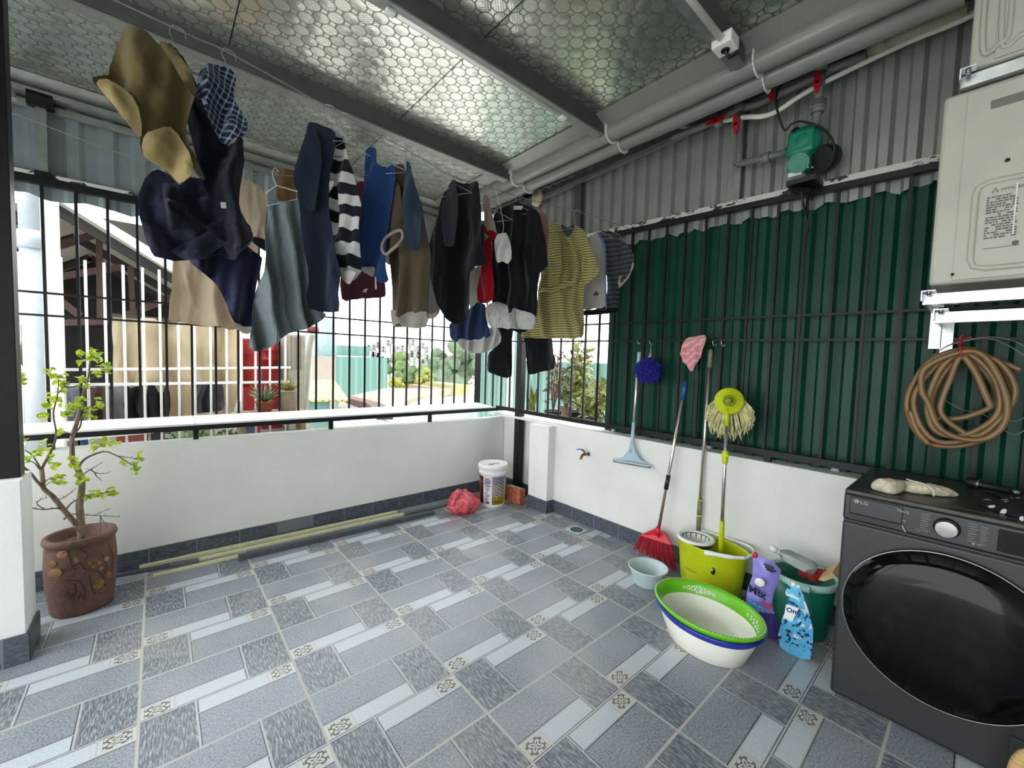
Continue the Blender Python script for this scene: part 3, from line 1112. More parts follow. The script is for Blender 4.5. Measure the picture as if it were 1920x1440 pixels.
for pl in (((1738, 676), (1775, 650), (1830, 634), (1880, 634), (1925, 652), (1960, 690)), ((1775, 648), (1845, 634), (1890, 648), (1925, 670)), ((1855, 776), (1900, 790), (1945, 770)), ((1770, 750), (1805, 768), (1850, 780), (1900, 815), (1940, 790))):
    mb.tube(spline([K(x, y, 'x', XR - 0.02) for x, y in pl], 8), 0.0016, 5)
solo('wire_coil', mb, m_galv, 'thin pale wire coil looped behind the brown hose', 'wire')

# ------------------------------------------------------------------ water pump with its pipes and valves
m_pump = mat('green_pump_enamel', (20, 128, 100), 0.4, var=0.12, scale=30)
m_pipe_dk = mat('dark_grey_pvc', (112, 116, 112), 0.4, var=0.08)
m_valve_r = mat('red_valve_plastic', (190, 26, 48), 0.4, var=0.08)
m_cable = mat('black_cable', (18, 18, 18), 0.5, var=0)
m_pipe_w = mat('white_pipe_insulation', (226, 222, 206), 0.6, var=0.06)
m_pipe_c = mat('cream_pvc', (184, 182, 150), 0.45, var=0.06)
XP = 2.72
k_ = lambda x, y, d=0.0: K(x, y, 'x', XP - d)
MPP = (k_(1510, 280) - k_(1510, 310)).z / 30            # metres per pixel near the pump
base = k_(1515, 352)
pump = thing('water_pump', 'green and black water pump on a black bracket under red valves', 'pump', base)
mb = MB()
mb.ball(k_(1508, 268, 0.03), (0.055, 28 * MPP, 30 * MPP), 20)
mb.box(k_(1505, 270, 0.035), (0.09, 44 * MPP, 44 * MPP), bev=0.018)
mb.box(k_(1500, 305, 0.035), (0.085, 34 * MPP, 40 * MPP), bev=0.016)
mb.cyl(k_(1497, 306, 0.035), k_(1497, 306, 0.092), 17 * MPP, 20)
mb.cyl(k_(1528, 262, 0.03), k_(1528, 242, 0.03), 10 * MPP, 16)
mb.cyl(k_(1486, 285, 0.03), k_(1473, 286, 0.03), 9 * MPP, 16)
part('housing', mb, m_pump, pump)
mb = MB()
c0_, c1_ = k_(1530, 300, 0.0), k_(1562, 292, -0.0)
mb.cyl(k_(1535, 300, 0.02), k_(1552, 296, -0.05), 24 * MPP, 24)
mb.ball(k_(1492, 247, 0.04), (0.014, 9 * MPP, 8 * MPP), 12)
part('motor', mb, m_black, pump)
for px, py in ((1490, 300), (1512, 293), (1516, 315), (1524, 315)):
    mb = MB()
    q = k_(px, py, 0.088)
    mb.cyl(q, q + Vector((-0.012, 0, 0)), 0.0045, 6)
    part('bolt', mb, m_chrome, pump)
mb = MB()
mb.box(k_(1494, 330, 0.03), (0.08, 22 * MPP, 8 * MPP), bev=0.003)
part('label_plate', mb, m_white_pl, pump)
mb = MB()
mb.span(k_(1474, 340, 0.10), k_(1545, 352, -0.06))
mb.prism([k_(1482, 352, 0.09), k_(1520, 352, 0.09), k_(1520, 372, -0.05), k_(1490, 360, -0.05)], (0.05, 0, 0))
part('bracket', mb, m_black, pump)

pp = thing('water_pipes', 'grey plastic water pipework with red lever valves feeding the green pump', 'pipes', k_(1385, 372))
mb = MB()
run = [(1262, 258), (1345, 225), (1385, 205), (1420, 195), (1470, 172), (1535, 142), (1560, 128), (1625, 103)]
mb.tube([k_(x, y, 0.02) for x, y in run], 0.021, 14)
part('main_run', mb, m_pvc_grey, pp)
mb = MB()
mb.tube([k_(1389, 196, 0.04), k_(1386, 300, 0.04), k_(1383, 310, 0.04)], 0.019, 14)
mb.tube([k_(1383, 308, 0.04), k_(1475, 286, 0.04)], 0.019, 14)
mb.cyl(k_(1387, 190, 0.04), k_(1387, 212, 0.04), 0.026, 16)
mb.cyl(k_(1428, 299, 0.04), k_(1444, 294, 0.04), 0.030, 16)
part('inlet_pipe', mb, m_pipe_dk, pp)
mb = MB()
mb.tube([k_(1541, 130, 0.05), k_(1537, 165, 0.05), k_(1529, 240, 0.04)], 0.020, 14)
mb.cyl(k_(1536, 188, 0.05), k_(1533, 212, 0.045), 0.031, 16)
mb.cyl(k_(1542, 118, 0.05), k_(1541, 135, 0.05), 0.028, 16)
mb.cyl(k_(1535, 197, 0.05), k_(1534, 204, 0.05), 0.035, 8)
part('outlet_pipe', mb, m_pipe_dk, pp)
mb = MB()
mb.tube([k_(1585, 108, 0.0), k_(1618, 95, 0.0)], 0.032, 14)
part('coupling', mb, m_black, pp)
mb = MB()
mb.tube([k_(1625, 98, 0.0), k_(1735, 52, 0.0), k_(1815, 18, 0.0)], 0.030, 14)
mb.tube([k_(1640, 92, 0.0), k_(1662, 82, 0.0)], 0.036, 14)
part('supply_pipe', mb, m_pipe_c, pp)
for px, py, kind in ((1341, 225, 'h'), (1379, 232, 'v'), (1446, 172, 'v'), (1532, 153, 'v')):
    mb = MB()
    q = k_(px, py, 0.075)
    if kind == 'h':
        u, w = (k_(1358, 217, 0.075) - k_(1322, 234, 0.075)).normalized(), 20 * MPP
    else:
        u, w = Vector((0, 0.06, 1)).normalized(), 20 * MPP
    s_ = u.cross(Vector((1, 0, 0))).normalized()
    mb.prism([q - u * w + s_ * 0.004, q - u * w * 0.3 + s_ * 0.016, q + u * w * 0.6 + s_ * 0.014, q + u * w + s_ * 0.004, q + u * w - s_ * 0.004, q + u * w * 0.6 - s_ * 0.014, q - u * w * 0.3 - s_ * 0.016, q - u * w - s_ * 0.004], (0.012, 0, 0))
    mb.cyl(q, q + Vector((0.05, 0, 0)), 0.008, 10)
    part('valve_lever', mb, m_valve_r, pp)
    mb = MB()
    mb.ball(q + Vector((0.045, 0, 0)), 0.027, 14)
    part('valve_body', mb, m_pvc_grey, pp)

mb = MB()
mb.tube(spline([k_(x, y, d) for x, y, d in ((1950, -42, 0.0), (1815, 32, 0.0), (1700, 80, 0.0), (1560, 147, 0.02), (1500, 180, 0.05), (1460, 207, 0.07), (1430, 218, 0.07), (1395, 220, 0.05), (1330, 232, -0.02), (1290, 240, -0.03), (1258, 229, -0.03))], 8), 0.013, 12)
solo('insulated_pipe', mb, m_pipe_w, 'white insulated cooling pipe sagging behind the red valves towards the upper unit', 'pipe')
mb = MB()
mb.tube(spline([k_(x, y, d) for x, y, d in ((1477, 132, 0.0), (1472, 150, 0.05), (1458, 172, 0.09), (1456, 200, 0.09), (1470, 243, 0.07), (1485, 232, 0.07), (1505, 228, 0.08), (1540, 240, 0.07), (1560, 262, 0.06), (1564, 285, 0.04), (1552, 303, 0.02))], 8), 0.0055, 8)
solo('power_cable', mb, m_cable, 'black power cable looping from the roof edge to the green pump', 'cable')
mb = MB()
mb.tube(spline([k_(x, y, d) for x, y, d in ((1502, 348, 0.03), (1505, 375, 0.02), (1512, 410, -0.04), (1515, 436, -0.05))], 6), 0.006, 8)
solo('drain_tube', mb, m_cable, 'thin black tube hanging below the bracket of the green pump', 'tube')

# ------------------------------------------------------------------ lamp and conduit on the roof
m_lamp = mat('lamp_white', (232, 230, 222), 0.4, var=0.02)
m_tube_l = mat('frosted_lamp_tube', (244, 240, 232), 0.25, var=0)
A, B = K(735, 8, 'z', 2.772), K(1052, 216, 'z', 2.772)
ya = (A.y + B.y) / 2
A, B = Vector((A.x, ya, 2.772)), Vector((B.x, ya, 2.772))
t = thing('tube_lamp', 'long unlit white tube lamp along the side of the middle roof beam', 'lamp', (A + B) / 2)
mb = MB()
mb.beam(A + Vector((0, -0.005, 0.012)), B + Vector((0, -0.005, 0.012)), 0.032, 0.028, bev=0.004)
part('batten', mb, m_lamp, t)
mb = MB()
mb.tube([A + Vector((0.03, 0, -0.012)), B - Vector((0.03, 0, 0.012))], 0.013, 16)
part('tube', mb, m_tube_l, t)
for e in (A, B):
    mb = MB()
    mb.box(e + Vector((0, 0, -0.008)), (0.04, 0.034, 0.040), bev=0.004)
    part('lamp_holder', mb, m_white_pl, t)
mb = MB()
mb.tube([A + Vector((-0.02, 0, 0)), A + Vector((-0.035, 0.012, -0.01)), A + Vector((-0.05, 0.01, 0.02))], 0.004, 6)
part('wire', mb, m_cable, t)
A, B = K(1306, 0, 'z', 2.77), K(1352, 62, 'z', 2.77)
A = Vector((A.x - 0.5, B.y, 2.75))
B = Vector((B.x, B.y, 2.75))
t = thing('conduit', 'white conduit tube ending in a square junction box under the front roof beam', 'conduit', B)
mb = MB()
mb.tube([A, B], 0.014, 12)
part('tube', mb, m_lamp, t)
mb = MB()
mb.box(B + Vector((0.045, 0, 0)), (0.085, 0.085, 0.05), bev=0.006)
part('junction_box', mb, m_lamp, t)
mb = MB()
mb.cyl(B + Vector((0.05, 0, -0.024)), B + Vector((0.05, 0, -0.030)), 0.018, 14)
mb.tube(spline([B + Vector((0.05, 0, -0.028)), B + Vector((0.07, -0.01, -0.05)), B + Vector((0.10, -0.02, -0.03)), B + Vector((0.14, -0.02, 0.0))], 6), 0.007, 8)
part('cable', mb, m_cable, t)

# ------------------------------------------------------------------ tools hanging on or leaning at the right wall
m_steel = mat('polished_steel_tube', (206, 200, 190), 0.22, metal=0.9, var=0.05)
m_lime = mat('lime_plastic', (192, 205, 18), 0.38, var=0.06)
m_ltblue = mat('light_blue_plastic', (170, 196, 206), 0.4, var=0.06)
m_bluepl = mat('blue_plastic', (22, 78, 150), 0.4, var=0.06)
m_olive = mat('olive_grey_plastic', (120, 122, 92), 0.45, var=0.06)
m_redpl = mat('red_plastic', (206, 24, 48), 0.42, var=0.06)
m_bristle = mat('red_bristles', (188, 22, 46), 0.6, var=0.25, scale=80)
m_hook = mat('hook_steel', (190, 190, 188), 0.25, metal=0.9, var=0)


def hook(px, py, label, drop=18):
    q = K(px, py, 'x', XR - 0.01)
    mb = MB()
    d = drop * 0.00187
    mb.tube(spline([q + Vector((0.012, 0, 0.004)), q + Vector((0.0, 0, 0.012)), q + Vector((-0.012, 0, 0.0)), q + Vector((-0.012, -0.004, -d * 0.6)), q + Vector((-0.014, -0.012, -d)), q + Vector((-0.018, -0.022, -d * 0.8)), q + Vector((-0.02, -0.024, -d * 0.55))], 6), 0.0025, 8)
    return solo('steel_hook', mb, m_hook, label, 'hook', 'hooks on the grille bar')


hook(1197, 638, 'small steel hook on the grille bar holding the squeegee')
hook(1220, 640, 'small dark hook on the grille bar holding the blue mitt')
hook(1338, 640, 'steel hook on the grille bar holding the long mop pole')
hook(1354, 640, 'empty bright steel hook on the grille bar beside the mop pole')

sq = thing('squeegee', 'light blue floor squeegee hanging upside down against the white wall', 'squeegee', K(1185, 875, 'x', 2.72))
Xq = 2.725
pole = [K(1199, 660, 'x', Xq - 0.01), K(1185, 835, 'x', Xq - 0.03)]
mb = MB()
mb.tube([pole[0], pole[0] + (pole[1] - pole[0]) * 0.14], 0.013, 12)
part('end_sleeve', mb, m_ltblue, sq)
mb = MB()
mb.tube([pole[1] + (pole[0] - pole[1]) * 0.25, pole[1], K(1183, 848, 'x', Xq - 0.03)], [0.0125, 0.014, 0.014], 12)
part('grip', mb, m_ltblue, sq)
mb = MB()
mb.tube(spline([pole[0], K(1199, 650, 'x', XR - 0.03), K(1197, 645, 'x', XR - 0.026)], 4), 0.003, 6)
part('hanging_loop', mb, m_black, sq)
mb = MB()
mb.tube(pole, 0.0105, 12)
part('pole', mb, m_steel, sq)
mb = MB()
hL, hR = K(1150, 862, 'x', Xq - 0.03), K(1219, 874, 'x', Xq - 0.03)
fan = [(1182, 828), (1187, 828), (1190, 845), (1200, 862), (1212, 868), (1156, 859), (1168, 857), (1178, 845)]
mb.prism([K(x, y, 'x', Xq - 0.038) for x, y in fan], (0.014, 0, 0))
mb.beam(hL, hR, 0.026, 0.014, bev=0.003)
part('head', mb, m_ltblue, sq)
mb = MB()
mb.beam(hL - Vector((0, 0, 0.010)), hR - Vector((0, 0, 0.010)), 0.010, 0.012)
part('blade', mb, mat('brown_grey_rubber', (110, 96, 84), 0.7, var=0.2), sq)

m_chen = mat('royal_blue_chenille', (24, 26, 140), 0.95, var=0.35, scale=60)
t = thing('chenille_mitt', 'round royal blue chenille dusting mitt hanging from a dark hook', 'mitt', K(1217, 720, 'x', 2.70))
mb = MB()
rz = random.Random(3)
cm_ = K(1217, 693, 'x', 2.70)
for k in range(900):
    a, r = rz.uniform(0, 6.283), math.sqrt(rz.random()) * 0.98
    yy, zz = math.cos(a) * r, math.sin(a) * r
    d = math.sqrt(max(0.0, 1 - r * r)) * 0.05 * (1 if rz.random() < 0.75 else -1)
    kz = 0.095 if zz < 0 else 0.085
    c = cm_ + Vector((-d, -yy * 0.098 * (1.0 if zz < 0.6 else 0.9), zz * kz))
    dv = Vector((-d * 9, -yy * 0.6, zz * 0.4 - 0.35)).normalized()
    mb.tube([c, c + dv * 0.008, c + dv * 0.013], [0.0042, 0.0048, 0.002], 5)
part('pile', mb, m_chen, t)
mb = MB()
mb.tube([K(1218, 676, 'x', 2.70), K(1219, 669, 'x', 2.705), K(1220, 660, 'x', 2.72), K(1220, 648, 'x', XR - 0.026)], [0.022, 0.012, 0.004, 0.003], 10)
part('cuff', mb, mat('grey_cuff', (170, 168, 176), 0.9, var=0.1), t)

br = thing('broom', 'red broom with steel handle and blue grip leaning on the white wall', 'broom', K(1225, 1050, 'z', 0.0))
bt, bb = K(1286, 716, 'x', 2.725), K(1234, 996, 'x', 2.62)
dvb = bb - bt
mb = MB()
mb.tube([bt, bb], 0.0105, 12)
part('handle', mb, m_steel, br)
mb = MB()
mb.tube([bt - dvb * 0.005, bt + dvb * 0.11], [0.012, 0.0145], 12)
part('grip', mb, m_bluepl, br, 'blue grip')
mb = MB()
mb.tube([bt + dvb * 0.62, bt + dvb * 0.715], 0.0145, 12)
part('sleeve', mb, m_black, br, 'black sleeve')
mb = MB()
hd = [(1228, 992), (1236, 992), (1238, 1000), (1252, 1010), (1262, 1030), (1200, 1006), (1206, 1001), (1222, 1000)]
XB = 2.60
mb.tube([bb + Vector((0, 0, 0.03)), bb - Vector((0, 0, 0.03))], [0.015, 0.017], 12)
TL, TR = K(1201, 1004, 'x', XB + 0.03), K(1258, 1022, 'x', XB - 0.03)
BL, BR = K(1187, 1030, 'z', 0.02), K(1266, 1072, 'z', 0.012)
up_ = Vector((0.02, 0, 0.035))
mb.prism([TL, TR, bb + Vector((0, -0.05, -0.005)), bb + Vector((0, 0.03, -0.0))], (0.035, 0.01, 0))
part('head', mb, m_redpl, br)
mb = MB()
rz = random.Random(9)
for k in range(230):
    u, w = rz.random(), rz.random()
    a_ = TL.lerp(TR, u) + Vector((0.03 * w, 0, 0))
    e_ = BL.lerp(BR, u) + Vector((0.05 * w - 0.01, rz.uniform(-0.006, 0.006), rz.uniform(0, 0.012)))
    e_.z = max(e_.z, 0.004)
    mb.tube([a_, (a_ + e_) / 2 + Vector((-0.002, 0, 0)), e_], [0.0018, 0.0016, 0.0013], 4, caps=False)
part('bristles', mb, m_bristle, br)

t = thing('cleaning_cloth', 'crumpled pink cloth hanging from the grille bar above the broom', 'cloth', K(1298, 697, 'x', 2.73))

# ------------------------------------------------------------------ hanging cloth
def inside(p, poly):
    x, y = p
    r = False
    n = len(poly)
    for i in range(n):
        x1, y1 = poly[i]
        x2, y2 = poly[(i + 1) % n]
        if (y1 > y) != (y2 > y) and x < (x2 - x1) * (y - y1) / (y2 - y1) + x1:
            r = not r
    return r


def edist(p, poly):
    best = 1e9
    x, y = p
    n = len(poly)
    for i in range(n):
        x1, y1 = poly[i]
        x2, y2 = poly[(i + 1) % n]
        dx, dy = x2 - x1, y2 - y1
        L = dx * dx + dy * dy
        t = 0 if L == 0 else max(0, min(1, ((x - x1) * dx + (y - y1) * dy) / L))
        d = (x - x1 - t * dx) ** 2 + (y - y1 - t * dy) ** 2
        best = min(best, d)
    return math.sqrt(best)


def crease(x, y, seed):
    a = noise.noise(Vector((x * 13 + y * 2.5, y * 2.2, seed + 31)))
    b = noise.noise(Vector((x * 27 - y * 3.0, y * 3.4, seed + 57)))
    return (1 - abs(a) * 3.0) * 0.5 + (1 - abs(b) * 3.0) * 0.3


def cloth_mb(outline, p0, yaw, thick=0.03, fold=0.012, freq=9.0, seed=0, g=0.018, soft=0.05, lean=0.0, crumple=0.0, smooth_k=2, off=0.0, wob=0.0015):
    """a hanging garment: its outline seen in the photograph set on an upright plane through p0 that faces `yaw`,
    given two sides, a stuffed thickness and folds that run down the cloth"""
    thick, soft, g, fold, edge = thick * 0.30, soft * 0.9, min(g, 0.012), fold * 2.0, min(0.003, thick * 0.3)
    n = Vector((math.cos(yaw), math.sin(yaw), lean)).normalized()
    p0 = Vector(p0) + n * off
    tx = Vector((0, 0, 1)).cross(n).normalized()
    ty = n.cross(tx)
    w3 = [KP(x, y, p0, n) for x, y in outline]
    pl = [((p - p0).dot(tx), (p - p0).dot(ty), 0) for p in w3]
    if smooth_k > 1:
        sm = spline(pl, smooth_k, True)
    else:
        sm = [Vector(p) for p in pl]
    rz = random.Random(seed)
    ph = [rz.uniform(0, 6.28) for _ in range(6)]
    poly = []
    for p in sm:
        poly.append((p.x + wob * math.sin(p.y * 90 + ph[0]), p.y + wob * math.sin(p.x * 80 + ph[1])))
    # drop points closer than 3 mm
    q = [poly[0]]
    for p in poly[1:]:
        if math.hypot(p[0] - q[-1][0], p[1] - q[-1][1]) > 0.003:
            q.append(p)
    poly = q
    x0, x1 = min(p[0] for p in poly), max(p[0] for p in poly)
    y0, y1 = min(p[1] for p in poly), max(p[1] for p in poly)
    pts = [Vector(p) for p in poly]
    edges = [(i, (i + 1) % len(poly)) for i in range(len(poly))]
    ny = int((y1 - y0) / g) + 1
    nx = int((x1 - x0) / g) + 1
    for j in range(ny + 1):
        for i in range(nx + 1):
            p = (x0 + (i + 0.5 * (j % 2)) * g, y0 + j * g)
            if inside(p, poly) and edist(p, poly) > g * 0.55:
                pts.append(Vector(p))
    vs, es, fs, *_ = delaunay_2d_cdt(pts, edges, [], 1, 1e-5)
    W = max(x1 - x0, 1e-3)
    Hh = max(y1 - y0, 1e-3)
    F, B = [], []
    for v in vs:
        d = edist((v.x, v.y), poly)
        s = 1 - (1 - min(1, d / soft)) ** 2
        fall = 0.35 + 0.65 * min(1, (y1 - v.y) / (Hh * 0.5))
        w = v.x + 0.05 * noise.noise(Vector((v.x * 3, v.y * 4, seed))) + (v.y - y0) * 0.12 * math.sin(ph[2])
        fo = ((1 - 2 * abs(math.sin(w * freq * 3.14 + ph[3]))) * 0.9 + 0.6 * math.sin(w * freq * 10.1 + ph[4]) + 0.5 * noise.noise(Vector((w * freq, v.y * 3, seed + 5)))) * fold * fall + crease(v.x, v.y, seed) * min(fold, 0.02) * 1.1 * fall
        cr = crumple * (noise.noise(Vector((v.x * 11, v.y * 11, seed + 9))) + 0.6 * abs(noise.noise(Vector((v.x * 24, v.y * 24, seed + 2)))))
        hf = edge + thick * s
        c = p0 + tx * v.x + ty * v.y + n * (fo + cr * s)
        F.append(c + n * hf)
        B.append(c - n * (hf * 0.8) + n * (-cr * s * 0.5))
    N = len(vs)
    verts = F + B
    faces = []
    cnt = {}
    for f in fs:
        faces.append(list(f))
        faces.append([k + N for k in reversed(f)])
        for a, b in zip(f, list(f[1:]) + [f[0]]):
            cnt[(a, b)] = 1
    sharp = set()
    for (a, b) in cnt:
        if (b, a) not in cnt:
            faces.append([b, a, a + N, b + N])
            sharp.add((a, b))
    mb = MB()
    mb.mesh(verts, faces)
    mb.bm.verts.ensure_lookup_table()
    for a, b in sharp:
        for o_ in (0, N):
            e = mb.bm.edges.get((mb.bm.verts[a + o_], mb.bm.verts[b + o_]))
            if e:
                e.smooth = False
    return mb


mb = cloth_mb([(1292, 633), (1303, 631), (1315, 629), (1322, 628), (1324, 640), (1318, 655), (1313, 668), (1305, 685), (1297, 697), (1288, 685), (1280, 672), (1274, 664), (1278, 650), (1283, 640)], K(1298, 665, 'x', 2.735), math.pi, 0.022, 0.006, 14, 5, 0.008, 0.02, crumple=0.03)
part('fabric', mb, fabric('pink_cloth', (222, 150, 156), 0.12, stripes=(0.05, 0.3, (236, 186, 186), 0.8)), t)
mb = MB()
mb.tube([K(1315, 632, 'x', 2.745), K(1312, 628, 'x', 2.775), K(1312, 640, 'x', 2.79)], 0.003, 6)
part('peg', mb, m_black, t)

mp = thing('mop_pole', 'long steel mop pole with olive grey ends hanging from a hook', 'mop', K(1310, 992, 'x', 2.70))
pa, pb = K(1333, 655, 'x', 2.745), K(1309, 995, 'x', 2.70)
dp = pb - pa
mb = MB()
mb.tube([pa + dp * 0.08, pa + dp * 0.84], 0.011, 12)
part('tube', mb, m_steel, mp)
mb = MB()
mb.tube([pa, pa + dp * 0.02, pa + dp * 0.10], [0.010, 0.0145, 0.0145], 12)
part('grip', mb, m_olive, mp)
mb = MB()
mb.tube([pa + dp * 0.83, pa + dp * 0.915], 0.0155, 12)
mb.tube([pa + dp * 0.915, pa + dp * 0.925, pa + dp * 1.0], [0.0165, 0.0155, 0.013], 12)
part('lower_grip', mb, m_olive, mp)
mb = MB()
mb.tube([pa + dp * 0.826, pa + dp * 0.834], 0.0162, 12)
mb.tube([pa + dp * 0.910, pa + dp * 0.920], 0.017, 12)
part('lime_ring', mb, m_lime, mp)

# spin mop standing head up in the lime bucket
sm_ = thing('spin_mop', 'spin mop with lime disc and cream strands, standing head up in the bucket', 'mop', K(1352, 1040, 'x', 2.60))
dcn = K(1367, 752, 'x', 2.64)
dn = (CP - dcn).normalized()
dn = Vector((dn.x, dn.y * 0.8, 0.12)).normalized()
q_ = Vector((0, 0, 1)).rotation_difference(dn).to_matrix()
mb = MB()
mb.lathe([(0, -0.012), (0.070, -0.012), (0.080, -0.006), (0.080, 0.002), (0.072, 0.010), (0.034, 0.016), (0.032, 0.022), (0.0, 0.024)], dcn, 40, mat=q_)
part('disc', mb, m_lime, sm_)
mb = MB()
mb.lathe([(0.034, 0.010), (0.034, 0.024), (0.026, 0.030), (0.022, 0.020)], dcn, 30, mat=q_)
mb.ball(dcn + dn * 0.03, 0.022, 14)
hub = part('hub', mb, mat('dark_lime_joint', (130, 150, 20), 0.4, var=0.15), sm_)
mb = MB()
rz = random.Random(11)
sd = Vector((0, 0, 1)).cross(dn).normalized()
uu = dn.cross(sd)
for k in range(170):
    a = rz.uniform(-0.12, math.pi + 0.16) + math.pi
    if rz.random() < 0.25:
        a = rz.uniform(5.6, 6.5)
    r0_ = rz.uniform(0.03, 0.078)
    p = dcn - dn * rz.uniform(0.012, 0.03) + (sd * math.cos(a) + uu * math.sin(a)) * r0_
    L = rz.uniform(0.07, 0.115)
    dirn = (sd * math.cos(a) + uu * math.sin(a))
    e1 = p + dirn * (0.085 - r0_) + Vector((0, 0, -0.01)) - dn * rz.uniform(0, 0.012)
    e2 = e1 + dirn * L * 0.35 + Vector((rz.uniform(-.012, .012), rz.uniform(-.012, .012), -L * 0.55))
    e3 = e2 + Vector((rz.uniform(-.012, .012), rz.uniform(-.012, .012), -L * 0.35))
    for v in (e1, e2, e3):
        v.x = min(v.x, 2.755)
    mb.tube([p, e1, e2, e3], [0.003, 0.0034, 0.0032, 0.0024], 5)
part('strands', mb, mat('cream_mop_strands', (220, 214, 160), 0.9, var=0.25, scale=30), sm_)
m0, m1 = K(1364, 765, 'x', 2.63), K(1351, 1045, 'x', 2.575)
dm = m1 - m0
mb = MB()
mb.tube([m0, m0 + dm * 0.12], [0.013, 0.012], 12)
part('neck', mb, m_lime, sm_)
mb = MB()
mb.tube([m0 + dm * 0.11, m0 + dm * 0.80], 0.0105, 12)
part('pole', mb, m_steel, sm_)
mb = MB()
mb.tube([m0 + dm * 0.285, m0 + dm * 0.295, m0 + dm * 0.31, m0 + dm * 0.36, m0 + dm * 0.375], [0.013, 0.017, 0.018, 0.017, 0.013], 14)
mb.box(m0 + dm * 0.315, (0.03, 0.045, 0.014), bev=0.004)
part('clamp', mb, m_lime, sm_)
mb = MB()
mb.tube([m0 + dm * 0.755, m0 + dm * 0.78, m0 + dm * 1.0], [0.0125, 0.0145, 0.0155], 14)
part('lower_sleeve', mb, m_lime, sm_)

# lime mop bucket
bk = thing('mop_bucket', 'lime green mop bucket with a spin basket and white carrying handle', 'bucket', (2.585, -1.64, 0))
cbk = Vector((2.590, -1.635, 0))
SXb, SYb = 0.128, 0.200


def superr(a, z):
    return 0.0


mb = MB()
prof_o = [(0.0, 0.0), (0.80, 0.0), (0.845, 0.012), (0.90, 0.12), (0.955, 0.225), (0.985, 0.232), (1.0, 0.262), (1.03, 0.268), (1.03, 0.276), (0.985, 0.276), (0.965, 0.262), (0.93, 0.22), (0.87, 0.06), (0.80, 0.02), (0.0, 0.018)]
mb.lathe(prof_o, cbk, 56, SXb, SYb, wob=lambda a, z: 0.035 * math.cos(4 * a + math.pi) * -1 * 0.9)
part('tub', mb, m_lime, bk)
kc = Vector((2.575, -1.545, 0))
mb = MB()
mb.lathe([(0.098, 0.272), (0.108, 0.276), (0.108, 0.288), (0.098, 0.292), (0.084, 0.288), (0.080, 0.272), (0.072, 0.20)], kc, 40)
bs = part('basket_rim', mb, m_white_pl, bk)
mb = MB()
mb.lathe([(0.082, 0.284), (0.078, 0.21), (0.0, 0.205)], kc, 40)
for k in range(16):
    a = 6.283 * k / 16
    mb.tube([kc + Vector((0.02 * math.cos(a), 0.02 * math.sin(a), 0.207)), kc + Vector((0.078 * math.cos(a), 0.078 * math.sin(a), 0.212)), kc + Vector((0.081 * math.cos(a), 0.081 * math.sin(a), 0.282))], 0.0035, 5)
part('spin_basket', mb, mat('grey_olive_basket', (96, 96, 70), 0.35, metal=0.3, var=0.3, scale=30), bk)
mb = MB()
mb.tube(spline([cbk + Vector((0.12, 0.11, 0.285)), cbk + Vector((0.135, 0.0, 0.283)), cbk + Vector((0.11, -0.16, 0.29)), cbk + Vector((0.02, -0.225, 0.294)), cbk + Vector((-0.06, -0.21, 0.283))], 8), 0.0075, 8)
hp = [cbk + Vector((-0.06, -0.21, 0.283)), cbk + Vector((-0.10, -0.15, 0.277)), cbk + Vector((-0.128, -0.06, 0.27)), cbk + Vector((-0.137, -0.02, 0.266))]
mb.tube(spline(hp, 6), [0.009] * 6 + [0.012] * 6 + [0.015] * 6 + [0.011], 10)
part('carry_handle', mb, m_white_pl, bk)
mb = MB()
ex = Vector((cbk.x - SXb * 0.905, cbk.y - 0.062, 0.165))
mb.ball(ex + Vector((0.004, 0, 0)), (0.006, 0.013, 0.024), 12)
part('printed_eye', mb, m_black, bk)
mb = MB()
mb.ball(ex + Vector((-0.001, 0.003, 0.006)), (0.003, 0.005, 0.008), 8)
part('eye_glint', mb, m_white_pl, bk)
mb = MB()
mb.tube(spline([Vector((cbk.x - SXb * 0.90, cbk.y + y, z)) for y, z in ((0.105, 0.125), (0.06, 0.115), (0.01, 0.122), (-0.005, 0.132))], 6), 0.0018, 5)
part('printed_smile', mb, mat('dark_olive_print', (92, 96, 20), 0.6, var=0), bk)

# small pale bowl
m_bowl = mat('pale_grey_blue_plastic', (196, 214, 214), 0.35, var=0.03)
bc = Vector((2.335, -1.372, 0))
mb = MB()
mb.lathe([(0, 0.004), (0.075, 0.004), (0.078, 0.0), (0.082, 0.004), (0.108, 0.092), (0.117, 0.100), (0.119, 0.106), (0.114, 0.108), (0.106, 0.100), (0.080, 0.014), (0.0, 0.010)], bc, 48)
solo('plastic_bowl', mb, m_bowl, 'small pale blue round plastic bowl on the floor before the broom', 'bowl')

# two oval basins, one inside the other
m_cream = mat('cream_white_plastic', (240, 238, 226), 0.3, var=0.02)
m_green_rim = mat('bright_green_plastic', (108, 190, 24), 0.32, var=0.04)
m_blue_rim = mat('deep_blue_plastic', (28, 48, 160), 0.3, var=0.04)
bz = Vector((2.068, -1.842, 0))
RZB = math.radians(80)
SX_, SY_ = 0.262, 0.204


def basin(name, label, z0, m_rim, scale, grp):
    t = thing(name, label, 'basin', bz + Vector((0, 0, z0)), grp)
    mb = MB()
    h = 0.150
    mb.lathe([(0, 0.003), (0.66, 0.003), (0.69, 0.0), (0.715, 0.004), (0.83, 0.075), (0.90, h - 0.028, 1), (0.905, h - 0.024, 1), (0.985, h - 0.006, 1), (1.0, h, 1), (0.99, h + 0.008, 1), (0.955, h + 0.008, 1), (0.905, h - 0.002, 1), (0.845, h - 0.052, 0), (0.79, 0.065), (0.69, 0.014), (0.62, 0.009), (0.0, 0.008)],
             bz + Vector((0, 0, z0)), 72, SX_ * scale, SY_ * scale, RZB)
    o = part('shell', mb, [m_cream, m_rim], t)
    return t


